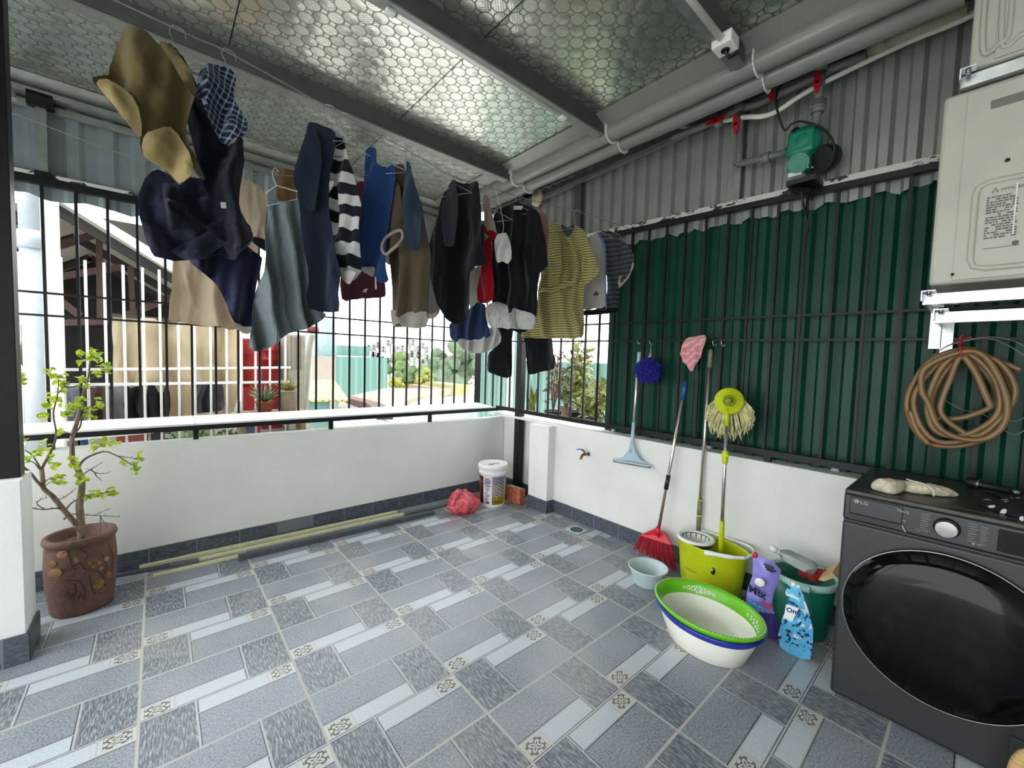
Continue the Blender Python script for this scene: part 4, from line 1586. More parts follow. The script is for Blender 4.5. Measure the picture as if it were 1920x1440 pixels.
basin('oval_basin', 'cream oval basin with blue rim, the lower one of two nested on the floor', 0.0, m_blue_rim, 0.98, None)
gb = basin('oval_basin', 'cream oval basin with bright green rim and white flowers, the upper nested one', 0.030, m_green_rim, 1.0, None)
mb = MB()
Rb = Matrix.Rotation(RZB, 3, 'Z')
zf_ = 0.030 + 0.150


def on_rim(a, r, z):
    return bz + Rb @ Vector((r * SX_ * math.cos(a), r * SY_ * math.sin(a), 0)) + Vector((0, 0, z))


for k in range(96):
    a = 6.283 * k / 96
    mb.ball(on_rim(a, 0.975, zf_ + 0.0085), 0.0022, 6)
part('rim_dots', mb, m_white_pl, gb)
flw = MB()
m_flower = mat('pale_flower_print', (236, 240, 220), 0.5, var=0)
for a0, sgn in ((math.radians(-52), 1), (math.radians(-140), 1), (math.radians(55), 1)):
    for k in range(-3, 4):
        a = a0 + k * 0.115
        size = (0.026, 0.020, 0.016, 0.011)[abs(k)]
        c = on_rim(a, 0.876, zf_ - 0.025)
        outw = Rb @ Vector((SX_ * math.cos(a), SY_ * math.sin(a), 0)).normalized()
        nrm = (Vector((-outw.x, -outw.y, 0.30))).normalized()
        tt = Vector((0, 0, 1)).cross(outw).normalized()
        vv = nrm.cross(tt)
        for j in range(6):
            w = 6.283 * j / 6
            d = tt * math.cos(w) + vv * math.sin(w)
            pc = c + d * size * 0.55 + nrm * 0.0022
            flw.ball(pc, (size * 0.30, size * 0.2, 0.0012), 8, rot=Matrix((d, nrm.cross(d), nrm)).transposed())
part('flower_print', flw, m_flower, gb)

# dark green bucket behind
m_dgreen = mat('dark_green_plastic', (10, 110, 92), 0.35, var=0.06)
m_mint = mat('pale_mint_plastic', (176, 220, 208), 0.35, var=0.05)
gc = Vector((2.575, -2.105, 0))
dk = thing('round_bucket', 'dark green round bucket with mint rim holding a bottle and scraps', 'bucket', gc)
mb = MB()
mb.lathe([(0, 0.003), (0.105, 0.003), (0.110, 0.0), (0.114, 0.01), (0.138, 0.285), (0.132, 0.285), (0.106, 0.02), (0, 0.015)], gc, 48)
part('tub', mb, m_dgreen, dk)
mb = MB()
mb.lathe([(0.137, 0.262), (0.148, 0.268), (0.152, 0.292), (0.148, 0.300), (0.136, 0.298), (0.132, 0.28)], gc, 48)
mb.box(gc + Vector((-0.145, -0.02, 0.283)), (0.03, 0.09, 0.03), bev=0.006)
part('rim', mb, m_mint, dk)
mb = MB()
for da in (-0.35, 0.05):
    c = gc + Vector((-0.162 * math.cos(da) + 0.0, 0.16 * math.sin(da) - 0.02, 0.283))
    mb.ball(c, (0.002, 0.006, 0.003), 8)
part('rim_chip', mb, m_black, dk)

m_clear = mat('cloudy_clear_plastic', (222, 226, 224), 0.12, var=0.02, trans=0.75)
b0_, b1_ = K(1450, 1030, 'x', 2.50), K(1535, 1072, 'x', 2.60)
t = thing('plastic_bottle', 'empty clear plastic bottle with white cap lying in the dark green bucket', 'bottle', (b0_ + b1_) / 2)
ba, bbm = K(1444, 1026, 'x', 2.49), K(1528, 1068, 'x', 2.55)
db = (bbm - ba)
mb = MB()
mb.tube([ba + db * f for f in (0.10, 0.22, 0.34, 0.46, 0.52, 0.60, 0.66, 0.95, 1.0)], [0.013, 0.014, 0.030, 0.036, 0.034, 0.037, 0.036, 0.036, 0.030], 20)
part('body', mb, m_clear, t)
mb = MB()
mb.tube([ba, ba + db * 0.02, ba + db * 0.14, ba + db * 0.15], [0.012, 0.0165, 0.0165, 0.013], 18)
mb.tube([ba + db * 0.17, ba + db * 0.20], [0.017, 0.017], 18)
part('cap', mb, m_white_pl, t)
mb = cloth_mb([(1496, 1072), (1510, 1064), (1535, 1066), (1556, 1072), (1552, 1086), (1530, 1092), (1508, 1086)], gc + Vector((-0.02, 0, 0.27)), math.pi, 0.02, 0.004, 12, 4, 0.012, 0.03, crumple=0.02)
solo('red_rag', mb, fabric('dark_red_rag', (140, 46, 40)), 'dark red rag under the bottle in the dark green bucket', 'rag')
mb = MB()
q0, q1 = K(1538, 1083, 'x', 2.50), K(1565, 1076, 'x', 2.53)
mb.prism([K(1534, 1087, 'x', 2.48), K(1560, 1074, 'x', 2.50), K(1568, 1082, 'x', 2.50), K(1545, 1090, 'x', 2.48)], (0.10, -0.01, 0.03))
solo('cardboard_scrap', mb, mat('tan_card', (196, 168, 122), 0.8, var=0.1), 'tan cardboard scrap sticking out of the dark green bucket', 'cardboard')

# detergent pouches
def pouch(name, label, px, x_plane, mats, colfn, lab):
    t = thing(name, label, 'detergent pouch', K(px[0][0], px[0][1], 'z', 0))
    return t


m_purple, _b = newmat('purple_pouch_film')
_vec, _x, _y, _z = coords()
_n = nz(_vec, 18, 3)
_col = mixc(_n, lin((128, 118, 206)), lin((160, 152, 226)))
_col = mixc((_z - 0.12 + (_n - 0.5) * 0.02).lt(0.0), _col, lin((70, 56, 130)))
setc(_b, _col)
_b.inputs['Roughness'].default_value = 0.28
bump(_b, nz(_vec, 30, 3), 0.25)
pc = K(1428, 1150, 'x', 2.40)
ol = [(1412, 1040), (1420, 1036), (1432, 1046), (1448, 1052), (1464, 1069), (1458, 1090), (1450, 1112), (1447, 1135), (1452, 1150), (1458, 1168), (1464, 1215), (1430, 1220), (1402, 1215), (1398, 1160), (1398, 1125), (1402, 1100), (1410, 1080), (1412, 1062)]
Xpp = 2.36
base = Vector((Xpp, K(1428, 1150, 'x', Xpp).y, 0))
t = thing('detergent_pouch', 'purple detergent pouch with red cap standing behind the oval basins', 'detergent pouch', base)
mb = cloth_mb(ol, K(1428, 1110, 'x', Xpp), math.pi + 0.35, 0.12, 0.003, 5, 3, 0.012, 0.20, smooth_k=1)
lowz = min(v.co.z for v in mb.bm.verts)
for v in mb.bm.verts:
    v.co.z = max(v.co.z, 0.002)
bot = K(1428, 1172, 'x', Xpp).z
part('film', mb, m_purple, t)
nrmP = Vector((math.cos(math.pi + 0.35), math.sin(math.pi + 0.35), 0))
rP = Vector((0, 0, 1)).cross(nrmP)
fp_ = lambda x, y, o=0.05: KP(x, y, K(1428, 1110, 'x', Xpp) + nrmP * o, nrmP)
mb = MB()
mb.ball(fp_(1416, 1041, 0.0), (0.013, 0.013, 0.016), 14)
part('cap', mb, m_redpl, t)
upP = Vector((rP.x * 0.0, rP.y * 0.0, 1)).normalized()
rt_ = (fp_(1440, 1118) - fp_(1405, 1100)).normalized()
mb = MB()
mb.text('Mix', 0.052, fp_(1403, 1108), rt_, UP, 0, bold=0.002)
part('lettering', mb, mat('navy_print', (24, 22, 60), 0.5, var=0), t, 'dark navy word Mix')
mb = MB()
mb.text('ean', 0.052, fp_(1401, 1132), rt_, UP, 0, bold=0.002)
part('lettering', mb, mat('cyan_print', (80, 190, 226), 0.5, var=0), t, 'cyan letters ean')
mb = MB()
c = fp_(1425, 1092, 0.046)
mb.lathe([(0, 0.004), (0.018, 0.004), (0.024, 0.0), (0.0, -0.002)], c, 24, mat=Vector((0, 0, 1)).rotation_difference(nrmP).to_matrix())
mb.lathe([(0, 0.006), (0.010, 0.006), (0.014, 0.002), (0.0, 0.0)], c + rP * 0.008 - UP * 0.004, 20, mat=Vector((0, 0, 1)).rotation_difference(nrmP).to_matrix())
part('white_emblem', mb, m_white_pl, t)
mb = MB()
for (x, y, w) in ((1432, 1057, 0.045), (1434, 1062, 0.05), (1437, 1067, 0.03)):
    p = fp_(x, y, 0.043)
    mb.beam(p, p + rt_ * w, 0.008, 0.001, up=nrmP)
part('printed_band', mb, m_black, t)
mb = MB()
for (x, y, w) in ((1428, 1128, 0.05), (1431, 1134, 0.045)):
    p = fp_(x, y, 0.048)
    mb.beam(p, p + rt_ * w, 0.006, 0.001, up=nrmP)
part('printed_strip', mb, m_redpl, t)

m_bpouch, _b = newmat('blue_pouch_film')
_vec, _x, _y, _z = coords()
_n = nz(_vec, 20, 4)
_n2 = nz(_vec, 45, 3)
_col = mixc(_n, lin((44, 150, 206)), lin((120, 200, 232)))
_col = mixc((_n2 - 0.5).gt(0.06) * (_z - 0.05).gt(0.0), _col, lin((42, 60, 92)))
_col = mixc((_n - 0.52).gt(0.06) * (_z - 0.07).gt(0.0), _col, lin((206, 226, 236)))
setc(_b, _col)
_b.inputs['Roughness'].default_value = 0.22
bump(_b, nz(_vec, 26, 3), 0.3)
Xb = 2.30
ol = [(1482, 1092), (1490, 1094), (1500, 1098), (1504, 1110), (1510, 1128), (1518, 1152), (1524, 1180), (1524, 1205), (1518, 1236), (1502, 1238), (1480, 1228), (1462, 1214), (1459, 1190), (1466, 1160), (1475, 1138), (1480, 1124), (1472, 1112), (1474, 1104), (1482, 1105)]
base = Vector((Xb, K(1492, 1235, 'x', Xb).y, 0))
t = thing('detergent_pouch', 'light blue detergent pouch with white spout standing beside the washing machine', 'detergent pouch', base)
mb = cloth_mb(ol, K(1492, 1170, 'x', Xb), math.pi + 0.1, 0.11, 0.003, 5, 8, 0.012, 0.18, smooth_k=1)
for v in mb.bm.verts:
    v.co.z = max(v.co.z, 0.002)
part('film', mb, m_bpouch, t)
mb = MB()
sp = K(1489, 1096, 'x', Xb)
mb.tube([sp + Vector((0, 0, -0.01)), sp + Vector((0, 0.004, 0.012))], [0.011, 0.010], 14)
part('spout', mb, m_white_pl, t)
nB = Vector((math.cos(math.pi + 0.1), math.sin(math.pi + 0.1), 0))
fb_ = lambda x, y, o=0.045: KP(x, y, K(1492, 1170, 'x', Xb) + nB * o, nB)
mb = MB()
mb.prism([fb_(1474, 1133), fb_(1498, 1140), fb_(1486, 1164), fb_(1470, 1156)], nB * 0.002)
part('label_patch', mb, m_white_pl, t)
mb = MB()
rtB = (fb_(1498, 1141) - fb_(1474, 1134)).normalized()
mb.text('Omj', 0.030, fb_(1474, 1146, 0.048), rtB, UP, 0, bold=0.001)
part('lettering', mb, mat('blue_print', (26, 58, 140), 0.5, var=0), t)

# tap on the right wall
m_brass = mat('aged_brass', (138, 112, 62), 0.35, metal=0.85, var=0.2, scale=60)
tp = K(1097, 852, 'x', 2.70)
t = thing('wall_tap', 'small brass tap with blue lever on the right wall beside the pier', 'tap', tp - Vector((0, 0, 0.04)))
mb = MB()
mb.tube([Vector((2.746, tp.y, tp.z)), Vector((2.69, tp.y + 0.002, tp.z))], 0.011, 12)
mb.tube(spline([Vector((2.70, tp.y, tp.z)), Vector((2.672, tp.y + 0.005, tp.z - 0.006)), Vector((2.655, tp.y + 0.01, tp.z - 0.038))], 6), 0.011, 12)
mb.cyl((2.688, tp.y, tp.z + 0.005), (2.688, tp.y, tp.z + 0.03), 0.008, 10)
part('spout', mb, m_brass, t)
mb = MB()
mb.tube(spline([Vector((2.688, tp.y, tp.z + 0.030)), Vector((2.672, tp.y + 0.022, tp.z + 0.040)), Vector((2.655, tp.y + 0.052, tp.z + 0.038))], 6), [0.007] * 6 + [0.0045] * 6 + [0.004], 8)
part('lever', mb, m_bluepl, t)
mb = MB()
mb.lathe([(0, 0), (0.018, 0), (0.018, 0.003), (0, 0.004)], Vector((2.745, tp.y, tp.z)), 20, mat=Rm)
part('collar', mb, m_chrome, t)

# floor drain
dq = K(1081, 994, 'z', 0)
t = thing('floor_drain', 'round teal floor drain in a pale square frame set in the tiles', 'drain', dq)
mb = MB()
mb.box(dq + Vector((0, 0, 0.002)), (0.13, 0.13, 0.004), 0.0)
part('frame', mb, mat('pale_drain_frame', (196, 198, 192), 0.5, var=0.1), t)
mb = MB()
mb.lathe([(0, 0.004), (0.044, 0.004), (0.048, 0.007), (0.051, 0.004)], dq, 32, mi=0)
for k in range(-3, 4):
    w = math.sqrt(0.042 ** 2 - (k * 0.012) ** 2)
    mb.beam(dq + Vector((k * 0.012, -w, 0.006)), dq + Vector((k * 0.012, w, 0.006)), 0.005, 0.003, mi=1)
part('grate', mb, [mat('dark_teal', (34, 66, 74), 0.5, var=0.1), mat('teal_grate', (92, 134, 140), 0.4, metal=0.4, var=0.1)], t)

# paint bucket, red bag, brick, dark bundle
pbk = Vector((2.425, 0.295, 0))
t = thing('paint_bucket', 'white paint bucket with printed label and lid standing by the corner', 'bucket', pbk)
RB = 0.128
m_lab, _b = newmat('bucket_label')
_vec, _x, _y, _z = coords()
_ang = V.m('ARCTAN2', _y, _x)
_n = nz(_vec, 60, 3)
_col = mixc((_n - 0.5).gt(0.0), lin((238, 238, 236)), lin((226, 226, 228)))
setc(_b, _col)
_b.inputs['Roughness'].default_value = 0.35
mb = MB()
mb.lathe([(0, 0.004), (RB * 0.86, 0.004), (RB * 0.88, 0.0), (RB * 0.89, 0.008), (RB * 0.97, 0.30), (RB * 1.02, 0.305), (RB * 1.02, 0.322), (RB * 0.985, 0.325), (RB * 0.985, 0.35)], pbk, 56)
part('tub', mb, m_lab, t)
mb = MB()
mb.lathe([(RB * 1.0, 0.338), (RB * 1.07, 0.345), (RB * 1.08, 0.38), (RB * 1.05, 0.388), (RB * 0.97, 0.388), (RB * 0.94, 0.378), (0, 0.380)], pbk, 56)
part('lid', mb, m_white_pl, t)
to_cam = math.atan2(CP.y - pbk.y, CP.x - pbk.x)


def wrap(mb, a0, a1, z0, z1, mi):
    """a patch of printed label that follows the bucket's side; angles in degrees from the side facing the room, + to the left"""
    n = max(2, int(abs(a1 - a0) / 6))
    rr_ = lambda z: RB * (0.89 + 0.08 * (z - 0.008) / 0.292) + 0.0012
    for k in range(n):
        p, q = [to_cam - math.radians(a0 + (a1 - a0) * w / n) for w in (k, k + 1)]
        mb.face([pbk + Vector((rr_(z) * math.cos(w), rr_(z) * math.sin(w), z)) for w, z in ((p, z0), (q, z0), (q, z1), (p, z1))], mi)


lab_c = [(110, 44, 40), (150, 128, 176), (64, 140, 196), (196, 186, 172), (196, 168, 30), (40, 42, 40), (236, 236, 236), (96, 104, 150), (206, 160, 96)]
mb = MB()
wrap(mb, 78, 44, 0.03, 0.285, 0)
wrap(mb, 74, 66, 0.05, 0.26, 8)
for k, (z, w) in enumerate(((0.27, 24), (0.255, 30), (0.24, 30), (0.225, 26))):
    wrap(mb, 38, 38 - w, z - 0.011, z, 1)
wrap(mb, 38, 8, 0.196, 0.203, 0)
for k in range(9):
    z = 0.185 - k * 0.016
    wrap(mb, 36 - (k % 3) * 3, 12 + (k % 4) * 3, z - 0.007, z, 7 if k % 2 else 1)
wrap(mb, 30, 14, 0.036, 0.05, 7)
wrap(mb, 2, -64, 0.10, 0.285, 3)
wrap(mb, 2, -48, 0.215, 0.287, 2)
for k in range(12):
    z = 0.10 + k * 0.014
    o = -k * 1.6
    for j in range(3):
        wrap(mb, -16 + o - j * 10, -22 + o - j * 10, z, z + 0.008, 5 if (k + j) % 2 else 6)
wrap(mb, 2, -64, 0.028, 0.102, 4)
wrap(mb, -4, -40, 0.05, 0.062, 5)
wrap(mb, -2, -60, 0.034, 0.044, 5)
for v in mb.bm.verts:
    d = Vector((v.co.x - pbk.x, v.co.y - pbk.y, 0)).normalized()
r_ = bmesh.ops.solidify(mb.bm, geom=mb.bm.faces[:], thickness=0.0004)
for i, f in enumerate(mb.bm.faces):
    pass
part('printed_label', mb, [mat('label_print', c, 0.4, var=0.05) for c in lab_c], t)
mb = MB()
mb.tube(spline([pbk + Vector((-0.02, -0.02, 0.381)), pbk + Vector((0.02, 0.01, 0.382)), pbk + Vector((0.06, -0.02, 0.381))], 6), 0.003, 5)
mb.tube(spline([pbk + Vector((-0.05, 0.0, 0.381)), pbk + Vector((-0.03, -0.02, 0.382)), pbk + Vector((-0.02, -0.035, 0.381))], 6), 0.005, 5)
part('lid_stain', mb, mat('rust_stain', (150, 70, 66), 0.6, var=0.1), t)
mb = MB()
mb.tube(spline([pbk + Vector((RB * 1.05 * math.cos(w), RB * 1.05 * math.sin(w), 0.30 - 0.10 * math.sin((w - to_cam + 1.9) * 0.83) ** 2)) for w in [to_cam - 2.6 + 0.2 * k for k in range(12)]], 3), 0.002, 5)
part('wire_handle', mb, m_galv, t)

m_redbag, _b = newmat('red_thin_plastic')
_vec, _x, _y, _z = coords()
_n = nz(_vec, 14, 4)
setc(_b, mixc(((_n - 0.3) * 2.2).mx(0.0).mn(1.0), lin((196, 30, 52)), lin((236, 120, 128))))
_b.inputs['Roughness'].default_value = 0.28
_b.inputs['Transmission Weight'].default_value = 0.15
bump(_b, nz(_vec, 20, 4), 0.5, 0.02)
rb = Vector((2.11, 0.29, 0))
t = thing('plastic_bag', 'crumpled red plastic bag slumped on the floor beside the paint bucket', 'bag', rb)
mb = MB()
bmesh.ops.create_icosphere(mb.bm, subdivisions=5, radius=1.0)
for v in mb.bm.verts:
    d = v.co.copy()
    h = 1 + 0.22 * noise.noise(d * 2.2) + 0.10 * noise.noise(d * 5) + 0.05 * abs(noise.noise(d * 12))
    a = math.atan2(d.y, d.x)
    pleat = 1 + 0.05 * math.sin(a * 14 + d.z * 5) * max(0, d.z)
    r = Vector((d.x * 0.150 * h * pleat, d.y * 0.110 * h * pleat, 0))
    z = 0.075 + d.z * 0.105 * h
    if d.z > 0.3:
        r *= 1 - 0.45 * (d.z - 0.3)
        r += Vector((-0.045, 0.015, 0)) * (d.z - 0.3) * 1.6
        z += 0.02 * (d.z - 0.3)
    v.co = rb + r + Vector((0, 0, max(0.003, z)))
for f in mb.bm.faces:
    f.smooth = True
part('film', mb, m_redbag, t)
mb = MB()
tp_ = rb + Vector((-0.06, 0.02, 0.185))
mb.tube(spline([tp_, tp_ + Vector((-0.03, -0.03, 0.0)), tp_ + Vector((-0.065, -0.05, -0.05)), tp_ + Vector((-0.08, -0.05, -0.10))], 6), [0.022] * 6 + [0.028] * 6 + [0.018] * 6 + [0.006], 10)
for v in mb.bm.verts:
    v.co += noise.noise_vector(v.co * 30) * 0.008
part('handle_loop', mb, m_redbag, t)

m_brick = mat('hollow_red_brick', (190, 110, 76), 0.9, var=0.3, scale=25, bmp=0.4, bscale=60)
bq = K(968, 948, 'z', 0)
mb = MB()
L0 = Vector((2.638, 0.155, 0))
mb.box(L0 + Vector((0.0, 0.06, 0.07)), (0.075, 0.20, 0.14), rz=0.06, bev=0.004)
for v in mb.bm.verts:
    v.co += noise.noise_vector(v.co * 45) * 0.003
    v.co.z = max(0.001, v.co.z)
br_ = thing('red_brick', 'old red brick standing on end between the paint bucket and the pier', 'brick', L0)
part('block', mb, m_brick, br_)
mb = MB()
mb.box(L0 + Vector((0.002, 0.06, 0.1412)), (0.05, 0.17, 0.004), rz=0.06)
part('mortar', mb, mat('grey_mortar', (176, 160, 146), 0.95, var=0.3, scale=40, bmp=0.4), br_)
mb = MB()
for c, r in (((2.56, 0.50, 0.07), (0.10, 0.07, 0.07)), ((2.66, 0.46, 0.05), (0.05, 0.06, 0.05)), ((2.50, 0.42, 0.06), (0.05, 0.05, 0.06))):
    mb.ball(Vector(c), r, 24)
for v in mb.bm.verts:
    v.co += noise.noise_vector(v.co * 22) * 0.02
    v.co.z = max(0.002, v.co.z)
solo('black_bag', mb, mat('black_polythene', (30, 32, 34), 0.35, var=0.3, scale=30), 'small black polythene bundle on the floor behind the paint bucket', 'bag')

# trunking strips on the floor along the rear wall
m_ivory = mat('ivory_trunking', (206, 204, 166), 0.4, var=0.06, scale=30)
m_gtr = mat('grey_trunking', (96, 100, 102), 0.45, var=0.08, scale=20)
m_gtr2 = mat('dark_grey_trunking', (74, 78, 82), 0.5, var=0.08, scale=20)


def strip(a, b, w, h, m_, label, z=0.0):
    A, B = K(*a, 'z', z + h), K(*b, 'z', z + h)
    mb = MB()
    mb.beam(A - Vector((0, 0, h / 2)), B - Vector((0, 0, h / 2)), w, h, bev=0.002)
    solo('trunking_strip', mb, m_, label, 'trunking', 'cable trunking along the rear wall')


strip((215, 1077), (318, 1058), 0.03, 0.018, m_gtr2, 'short grey trunking strip ending behind the flower pot')
strip((262, 1060), (745, 957), 0.028, 0.022, m_ivory, 'ivory trunking strip lying closest to the rear wall')
strip((318, 1058), (372, 1048), 0.034, 0.02, m_gtr, 'stubby grey trunking piece between the ivory strips')
strip((371, 1047), (757, 962), 0.036, 0.016, m_ivory, 'wide ivory trunking strip in the middle of the floor bundle', 0.001)
strip((287, 1077), (447, 1040), 0.024, 0.016, m_ivory, 'thin ivory trunking strip sticking out furthest from the wall')
strip((447, 1041), (813, 957), 0.040, 0.034, m_gtr2, 'thick dark grey trunking strip at the room side of the bundle')
strip((757, 962), (842, 943), 0.04, 0.02, m_gtr, 'grey trunking strip that ends at the red plastic bag')

# blobs of sealant under the green sheet and foam at the roof corner
m_seal = mat('grey_white_sealant', (196, 196, 190), 0.7, var=0.15, scale=60)
for px, py, lab in ((1330, 838, 'small blob of white sealant under the green sheet behind the mop pole'), (1566, 882, 'small blob of white sealant under the green sheet left of the washing machine'), (1150, 806, 'small blob of white sealant under the green sheet above the squeegee')):
    q = K(px, py, 'x', 2.855)
    mb = MB()
    mb.ball(q, (0.014, 0.020, 0.020), 12)
    for v in mb.bm.verts:
        v.co += noise.noise_vector(v.co * 60) * 0.006
    solo('sealant_blob', mb, m_seal, lab, 'sealant')
q = K(1007, 371, 'x', 2.735)
mb = MB()
mb.ball(q, (0.02, 0.075, 0.075), 16)
for v in mb.bm.verts:
    v.co += noise.noise_vector(v.co * 14) * 0.025
solo('foam_patch', mb, mat('old_foam', (214, 196, 160), 0.9, var=0.15, scale=30), 'yellowed lump of old foam at the roof corner beside the black steel post', 'foam')

# ------------------------------------------------------------------ laundry line along the room
YL = -0.85
line_px = [(-140, -150), (325, 52), (422, 95), (612, 200), (642, 215), (720, 258), (762, 280), (852, 332), (905, 347), (970, 368), (1040, 387), (1085, 397), (1130, 411)]
lp = [K(x, y, 'y', YL) for x, y in line_px]
lp[0] = Vector((-0.62, YL, 2.44))
lend = K(1186, 431, 'x', 2.765)
mb = MB()
mb.tube(spline(lp + [lend], 4), 0.0022, 6)
solo('clothesline', mb, m_galv, 'thin wire clothesline carrying the laundry across the room to the right wall beam', 'clothesline')
mb = MB()
mb.box((-0.65, YL, 1.43), (0.05, 0.05, 2.86))
solo('steel_post', mb, m_black_steel, 'black steel post that holds the near end of the clothesline, out past the pier', 'post')

YW = 0.52
mb = MB()
wp = [K(x, y, 'y', YW) for x, y in ((-40, 192), (30, 214), (235, 290), (380, 318), (520, 328), (680, 340), (880, 372))] + [Vector((2.79, 0.40, 2.22))]
mb.tube(spline(wp, 5), 0.002, 6)
solo('clothesline', mb, m_galv, 'second thin wire clothesline sagging close to the rear grille, behind the laundry', 'clothesline')

m_wire = mat('hanger_wire', (150, 152, 154), 0.3, metal=0.9, var=0)
m_wire_w = mat('white_hanger_wire', (228, 228, 226), 0.4, var=0)


def on_line(px, py, y):
    return K(px, py, 'y', y)


def hanger(px0, py0, px1, py1, yaw, label, y=YL, m_=None, half=0.15, dropz=0.055, p=None):
    """wire hanger: hook over the line at (px0, py0), neck ends near (px1, py1)"""
    a = K(px0, py0, 'y', y)
    n = Vector((math.cos(yaw), math.sin(yaw), 0))
    tx = Vector((0, 0, 1)).cross(n)
    b = KP(px1, py1, a, n)
    b = Vector((a.x, a.y, b.z)) * 0.6 + b * 0.4
    h = max(0.03, a.z - b.z)
    mb = MB()
    r = min(0.02, h * 0.4)
    pts = [a + tx * r * 1.6 + Vector((0, 0, -r * 1.1)), a + tx * r * 1.4 + Vector((0, 0, r * 0.2 - 0.004)), a + tx * r * 0.6 + Vector((0, 0, 0.006)), a + Vector((0, 0, 0.006)) - tx * 0.004, a - tx * r * 0.5 + Vector((0, 0, -r * 0.8)), a * 0.4 + b * 0.6, b]
    mb.tube(spline(pts, 5), 0.0017, 6)
    mb.tube([b + Vector((0, 0, 0.002)), b + tx * half - Vector((0, 0, dropz))], 0.0017, 6)
    mb.tube([b + Vector((0, 0, 0.002)), b - tx * half - Vector((0, 0, dropz))], 0.0017, 6)
    mb.tube([b + tx * half - Vector((0, 0, dropz)), b - tx * half - Vector((0, 0, dropz))], 0.0017, 6)
    return solo('clothes_hanger', mb, m_ or m_wire, label, 'hanger', 'wire hangers on the clotheslines')


def garm(name, label, cat, outline, hook, yaw, m_, y=YL, parts=(), group=None, dx=0.0, pn='body', **kw):
    p0 = K(hook[0], hook[1], 'y', y) + Vector((dx, 0, 0))
    mb = cloth_mb(outline, p0, yaw, **kw)
    zs = min(v.co.z for v in mb.bm.verts)
    base = Vector((p0.x, p0.y, zs))
    if not parts:
        return solo(name, mb, m_, label, cat, group, base=base)
    t = thing(name, label, cat, base, group)
    part(pn, mb, m_, t)
    for (nm, ol, pm, off, k2) in parts:
        k3 = dict(kw)
        k3.update(k2)
        pmb = cloth_mb(ol, p0, yaw, off=off, **k3)
        part(nm, pmb, pm, t)
    return t


def F(name, c, *a, **k):
    return fabric(name, tuple(v * 0.86 for v in c), *a, **k)


f_khaki = F('khaki_cotton', (118, 104, 66), 0.16)
f_khaki_l = F('khaki_lining', (186, 164, 112), 0.14, trans=0.25)
f_plaid = F('navy_check_cotton', (36, 44, 66), 0.12, plaid=(0.020, 0.26, (150, 168, 186)))
f_navyblk = F('blue_black_cotton', (20, 23, 36), 0.2, trans=0.03)
f_navyjk = F('navy_twill', (40, 45, 62), 0.2, trans=0.04)
f_navytr = F('navy_jersey', (34, 38, 66), 0.2, trans=0.05)
f_beige = F('beige_linen', (240, 224, 200), 0.08, trans=0.5)
f_brownt = F('brown_towel', (132, 100, 66), 0.4, weave=120, bmp=0.9)
f_greyt = F('grey_terry', (150, 162, 166), 0.28, trans=0.12, weave=130, bmp=1.0)
f_navyt = F('dark_navy_jersey', (32, 42, 58), 0.15, trans=0.05)
f_strip = F('black_white_stripe', (222, 220, 216), 0.06, stripes=(0.098, 0.50, (24, 28, 34), 0.10))
f_white = F('white_cotton', (222, 218, 212), 0.06, trans=0.2)
f_maroon = F('maroon_cotton', (84, 44, 52), 0.15, trans=0.25)
f_blue = F('blue_fleece', (38, 72, 126), 0.18, trans=0.12)
f_olive = F('olive_brown_cotton', (88, 77, 58), 0.14, trans=0.06)
f_hem = F('pale_taupe_cotton', (176, 170, 158), 0.08, trans=0.2)
f_slate = F('slate_navy_cotton', (44, 56, 72), 0.15, trans=0.05)
f_greyg = F('grey_mauve_cotton', (128, 122, 124), 0.1, trans=0.25)
f_black = F('black_cotton', (20, 21, 24), 0.2, trans=0.03)
f_char = F('charcoal_lace', (58, 64, 70), 0.3, weave=90, bmp=0.8)
f_pinkb = F('beige_pink_cotton', (206, 186, 168), 0.08, trans=0.2)
f_red = F('crimson_cotton', (176, 16, 40), 0.12, trans=0.15)
f_lace = F('white_lace', (214, 212, 208), 0.5, weave=70, bmp=1.2)
f_denim = F('denim_blue', (48, 62, 98), 0.16, trans=0.12)
f_yel = F('yellow_stripe_jersey', (206, 196, 128), 0.06, trans=0.15, stripes=(0.0165, 0.34, (92, 88, 58), 0.04))
f_collar = F('slate_collar', (70, 78, 86), 0.1)
f_offw = F('off_white_polyester', (204, 200, 196), 0.05, trans=0.15)
f_bl = F('pale_blue_stripe', (120, 128, 190), 0.05)
f_gstr = F('grey_heather_stripe', (92, 94, 98), 0.1, stripes=(0.034, 0.45, (52, 54, 60), 0.03))
f_dust = F('dusty_pink_cotton', (178, 142, 130), 0.1, trans=0.2)
PI = math.pi

